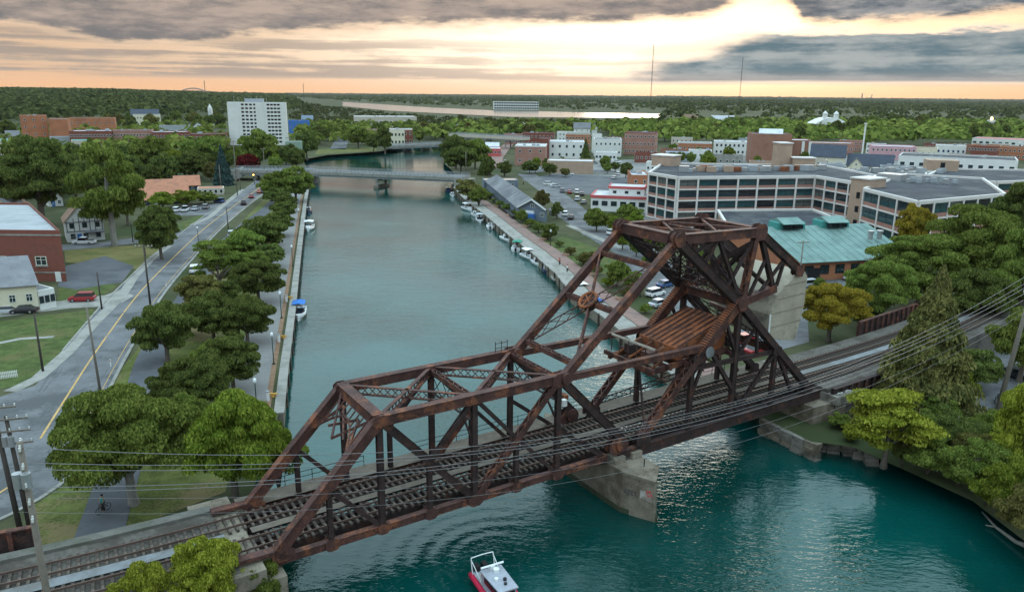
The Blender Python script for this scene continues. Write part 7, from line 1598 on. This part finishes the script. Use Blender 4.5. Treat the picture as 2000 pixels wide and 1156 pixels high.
for i, p in enumerate(offset(resample(quayR, 10.5), -8.6)[2:24]):
    k_ = rt.uniform(1.6, 3.2); tn = rt.choice(('mid', 'olive', 'dark', 'bright')); tree('%s shrub, %s from the bridge along the brick walk' % ({'mid': 'mid green', 'olive': 'olive', 'dark': 'dark green', 'bright': 'bright green'}[tn], ('first second third fourth fifth sixth seventh eighth ninth tenth eleventh twelfth thirteenth fourteenth fifteenth sixteenth seventeenth eighteenth nineteenth twentieth twenty-first twenty-second'.split())[i]), (p[0] + rt.uniform(-.8, .8), p[1]), k_, k_ * rt.uniform(.6, .9), 'shrub', tn, 1, 'shrubs along the brick walk')
# wooded quarters: single trees scattered where the photograph shows canopy, clear of houses and streets
FOOT = []
for o in list(COL.objects):
    if o.type == 'MESH' and o.name.split('.')[0] in ('wall', 'deck', 'roadway') and o.parent:
        bb = o.parent.location; co = np.empty(len(o.data.vertices) * 3, np.float32); o.data.vertices.foreach_get('co', co); co = co.reshape(-1, 3)
        FOOT.append((co[:, 0].min() + bb[0] - 1, co[:, 0].max() + bb[0] + 1, co[:, 1].min() + bb[1] - 3, co[:, 1].max() + bb[1] + 1))
def free(x, y, r):
    if any(a - r * .5 < x < b + r * .5 and c - r * .9 < y < d + r * .2 for a, b, c, d in FOOT): return False
    return all((x - a) ** 2 + (y - b) ** 2 > (.62 * (r + q)) ** 2 for a, b, q in TREES)
def inpoly(x, y, P):
    c = False; n = len(P)
    for i in range(n):
        (x0, y0), (x1, y1) = P[i], P[(i + 1) % n]
        if (y0 > y) != (y1 > y) and x < (x1 - x0) * (y - y0) / (y1 - y0) + x0: c = not c
    return c
def ordinal(n):
    ones = ['', 'first', 'second', 'third', 'fourth', 'fifth', 'sixth', 'seventh', 'eighth', 'ninth', 'tenth', 'eleventh', 'twelfth', 'thirteenth', 'fourteenth', 'fifteenth', 'sixteenth', 'seventeenth', 'eighteenth', 'nineteenth']
    if n < 20: return ones[n]
    t, o = divmod(n, 10); w = ['', '', 'twent', 'thirt', 'fort', 'fift'][t]
    return w + ('ieth' if o == 0 else 'y-' + ones[o])
def wood(label, group, poly, n, hr, tints, kinds=('round', 'wide', 'round'), hi=0, tries=40):
    xs, ys = [p[0] for p in poly], [p[1] for p in poly]; k = 0; made = []
    for _ in range(n * tries):
        if k >= n: break
        y = math.exp(rt.uniform(math.log(min(ys)), math.log(max(ys)))); x = rt.uniform(min(xs), max(xs))
        if not inpoly(x, y, poly): continue
        h = rt.uniform(*hr); r = h * rt.uniform(.36, .5)
        if not free(x, y, r): continue
        tn = rt.choice(tints); made.append((x / y, tree(label, (x, y), h, r, rt.choice(kinds), tn, hi, group), tn, h, r / h)); k += 1
    made.sort(key=lambda q: q[0])
    for i, (_, t, tn, h, w) in enumerate(made):
        size = 'tall' if h > hr[0] + .7 * (hr[1] - hr[0]) else 'small' if h < hr[0] + .3 * (hr[1] - hr[0]) else 'middling'
        t['label'] = '%s %s tree, %s from the left among the %s' % (size, {'dark': 'dark green', 'mid': 'mid green', 'olive': 'olive', 'bright': 'bright green'}[tn], ordinal(i + 1), group)
DM = ('dark', 'dark', 'mid', 'dark', 'olive')
wood('tree in the wood between the tower and the orange-roofed restaurant', 'trees below the white tower', [(-175.07, 348.47), (-188.91, 419.78), (-186.36, 487.81), (-144.23, 389.43), (-125.11, 318.84), (-142.05, 299.61)], 16, (8, 14), DM, hi=1)
wood('tree among the streets behind the half-timbered house', 'trees behind the half-timbered house', [(-164.52, 257.35), (-211.05, 356.04), (-171.73, 348.84), (-109.47, 219.06), (-119.58, 218.36), (-163.48, 270.52)], 14, (8, 14), DM, hi=1)
wood('street tree in front of downtown at the far left', 'trees before downtown', [(-257.74, 375.78), (-284.97, 452.61), (-259.82, 456.27), (-216.64, 436.38), (-176.18, 348.35), (-172.19, 269.78), (-186.02, 268.60)], 20, (7, 13), DM)
wood('tree beyond the downtown roofs on the left', 'trees behind downtown', [(-461.08, 673.01), (-507.51, 813.37), (-470.79, 946.22), (-377.03, 1013.81), (-281.22, 753.92), (-357.05, 696.67), (-369.93, 571.85)], 38, (10, 17), DM)
wood('tree by the canal bend beyond the road bridge', 'trees at the canal bend', [(-142.72, 494.44), (-190.43, 734.56), (-203.27, 869.87), (-157.38, 783.63), (-77.27, 760.29), (-54.96, 645.26), (-82.68, 612.39), (-104.17, 595.60), (-119.64, 574.61), (-135.08, 544.04)], 26, (8, 14), DM)
wood('tree by the right bank behind the viaduct', 'trees behind the viaduct', [(-85.40, 702.47), (-77.39, 876.29), (-2.45, 985.91), (61.73, 971.85), (126.61, 929.67), (101.40, 741.85), (40.77, 711.55), (-18.78, 652.21), (-49.59, 605.43)], 40, (9, 15), DM)
wood('tree in the belt of wood above the right-bank shops', 'trees above the shops', [(94.01, 722.51), (139.65, 1026.78), (259.38, 1137.22), (317.39, 1010.32), (341.28, 929.24), (253.21, 674.20), (181.49, 690.70), (118.44, 622.58)], 46, (9, 16), DM)
wood('tree in the wood at the upper right', 'trees at the upper right', [(267.65, 676.85), (461.38, 1083.12), (634.09, 1209.39), (817.53, 1221.76), (518.19, 755.40), (388.51, 684.38), (302.63, 655.10)], 44, (11, 18), DM)
wood('street tree between the right-bank shops', 'street trees among the shops', [(79.99, 416.40), (108.75, 532.62), (147.68, 463.94), (200.07, 470.82), (172.57, 404.57), (127.65, 399.45), (107.78, 405.36)], 12, (6, 10), ('mid', 'mid', 'bright', 'dark'))

wood('tree near the flyover', 'trees around the flyover', [(-145.91, 351.65), (-171.87, 457.32), (-136.69, 462.31), (-109.82, 399.24), (-108.64, 353.43), (-128.07, 351.33)], 16, (7, 12), ('mid', 'dark', 'mid', 'bright'), hi=1)
wood('tree by the car parks', 'trees round the right-bank car parks', [(12.94, 227.41), (19.53, 242.77), (38.07, 224.52), (40.37, 196.76), (34.35, 171.71), (27.68, 187.94), (19.84, 208.94)], 10, (4, 7), ('mid', 'dark', 'bright'), hi=1)
wood('tree by the street', 'car park street trees', [(1.88, 385.11), (10.43, 419.95), (51.05, 431.26), (82.84, 416.75), (79.01, 383.57), (45.74, 384.93)], 12, (4, 7), ('mid', 'dark', 'bright'))
# far canopy that reads as one mass: forest out to the horizon
def far_forest(name, label, polys, seed, tint, per=15):
    rng = np.random.default_rng(seed); C_, N_, S_ = [], [], []
    for poly, n, (h0, h1), zb in polys:
        P = np.array(poly); lo, hi_ = P.min(0), P.max(0); got = 0
        while got < n:
            y = math.exp(rng.uniform(math.log(max(lo[1], 50)), math.log(hi_[1]))); x = rng.uniform(lo[0], hi_[0])
            if not inpoly(x, y, poly): got += .12; continue
            got += 1
            if any(a - 3 < x < b + 3 and c - 16 < y < d + 2 for a, b, c, d in FOOT): continue
            k = max(1.0, y / 1500.0); h = rng.uniform(h0, h1); r = h * rng.uniform(.45, .68) * k; z0_ = zb(x, y) if callable(zb) else zb
            d = unit(rng, per); d[:, 2] = np.abs(d[:, 2]) - .15; rad = rng.uniform(.75, 1.05, (per, 1))
            C_.append(np.array([x, y, z0_ + h * .55]) + d * rad * np.array([r, r, h * .45])); nn = d + rng.normal(size=(per, 3)) * .4 + np.array([0, 0, .4])
            N_.append(nn / np.linalg.norm(nn, axis=1)[:, None]); S_.append(r * rng.uniform(.55, 1.0, per))
    me = quads_mesh(name, np.concatenate(C_), np.concatenate(N_), np.concatenate(S_), LEAF[tint], .8, rng)
    o = newobj(name, me); o['kind'] = 'stuff'; o['label'] = label; return o
rise = lambda x, y: 2 + max(0.0, min(1.0, (y - 700) / 1500)) * 26 * max(0.0, min(1.0, (-x - y * .22) / (y * .3)))
far_forest('forest', 'dark canopy of the far wood across the whole left hillside', [([(-572.75, 683.97), (-520.67, 784.24), (-390.32, 1049.87), (-387.62, 1458.94), (-793.71, 2821.18), (-1852.29, 6372.20), (-4394.93, 4462.98), (-1879.92, 1903.52)], 9000, (11, 18), rise)], 1, 'far')
far_forest('forest', 'wooded strip of riverside trees in front of the broad river', [([(-314.81, 1075.90), (-636.20, 2399.93), (-324.45, 1623.79), (-217.19, 1353.00), (-97.81, 1198.67), (-2.77, 1095.68), (125.04, 1076.56), (211.68, 1122.52), (167.64, 886.39), (124.11, 958.18), (-2.36, 954.01), (-77.39, 876.29), (-193.11, 963.31), (-213.20, 840.76)], 900, (5, 9), 2)], 2, 'far')
far_forest('forest', 'wooded far shore beyond the broad river up to the horizon', [([(-1852.29, 6372.20), (-241.09, 2384.24), (-60.04, 2073.32), (349.66, 1862.32), (6804.59, 36472.11), (-5091.34, 17530.04)], 5000, (8, 12), 2)], 3, 'far')
far_forest('forest', 'dark canopy of the right-hand wood out to the horizon', [([(167.64, 886.39), (5222.27, 27988.10), (25743.57, 32957.05), (748.65, 948.09), (737.67, 1123.70), (502.25, 1094.50), (341.28, 929.24)], 10000, (11, 18), 2)], 4, 'far')
far_forest('forest', 'belt of wood behind the shops of the right bank', [([(82.09, 629.16), (127.39, 959.07), (502.25, 1094.50), (780.86, 1100.84), (479.98, 672.54), (283.85, 613.74), (223.14, 603.64), (154.05, 616.14)], 700, (9, 16), 2), ([(-73.81, 641.63), (-79.75, 903.19), (124.11, 958.18), (96.35, 740.79), (-1.63, 702.83), (-40.80, 594.47)], 260, (8, 13), 2)], 5, 'mid')
far_forest('forest', 'leafy gaps between the roofs of downtown on the left', [([(-285.30, 400.93), (-433.77, 679.23), (-395.34, 793.11), (-313.05, 840.25), (-183.28, 488.28), (-191.07, 383.80), (-217.86, 343.81)], 240, (7, 12), 2), ([(-145.87, 493.96), (-230.09, 862.63), (-187.05, 932.82), (-85.57, 901.62), (-57.07, 644.85), (-102.11, 583.65), (-131.59, 544.62)], 200, (7, 12), 2)], 6, 'mid')
# gentle hill under the left-hand wood
hm = MB(); nx, ny = 24, 14; vs = []
for j in range(ny):
    y = 680 * (8000 / 680) ** (j / (ny - 1))
    for i in range(nx): x = -y * (1.4 - 1.25 * i / (nx - 1)); vs.append((x, y, rise(x, y) - .6))
hm.add(vs, [(j * nx + i, j * nx + i + 1, (j + 1) * nx + i + 1, (j + 1) * nx + i) for j in range(ny - 1) for i in range(nx - 1)])
struct(hm, 'hill', EARTH)

# ------------------------------------------------------------------ evening haze in the air over the whole place
hz = MB().box((-1500, 6700, 128.5), (21400, 14300, 263))
hm_ = bpy.data.materials.new('haze'); hm_.use_nodes = True; nt = hm_.node_tree; nt.nodes.clear()
_o = nt.nodes.new('ShaderNodeOutputMaterial'); _v = nt.nodes.new('ShaderNodeVolumePrincipled')
_v.inputs['Color'].default_value = (0.9, 0.86, 0.84, 1); _v.inputs['Density'].default_value = 0.000016; _v.inputs['Anisotropy'].default_value = 0.2
nt.links.new(_v.outputs[0], _o.inputs['Volume'])
_h = newobj('haze', mesh_of(hz, 'haze', hm_)); _h['kind'] = 'stuff'; _h['label'] = 'thin evening haze over the whole town'
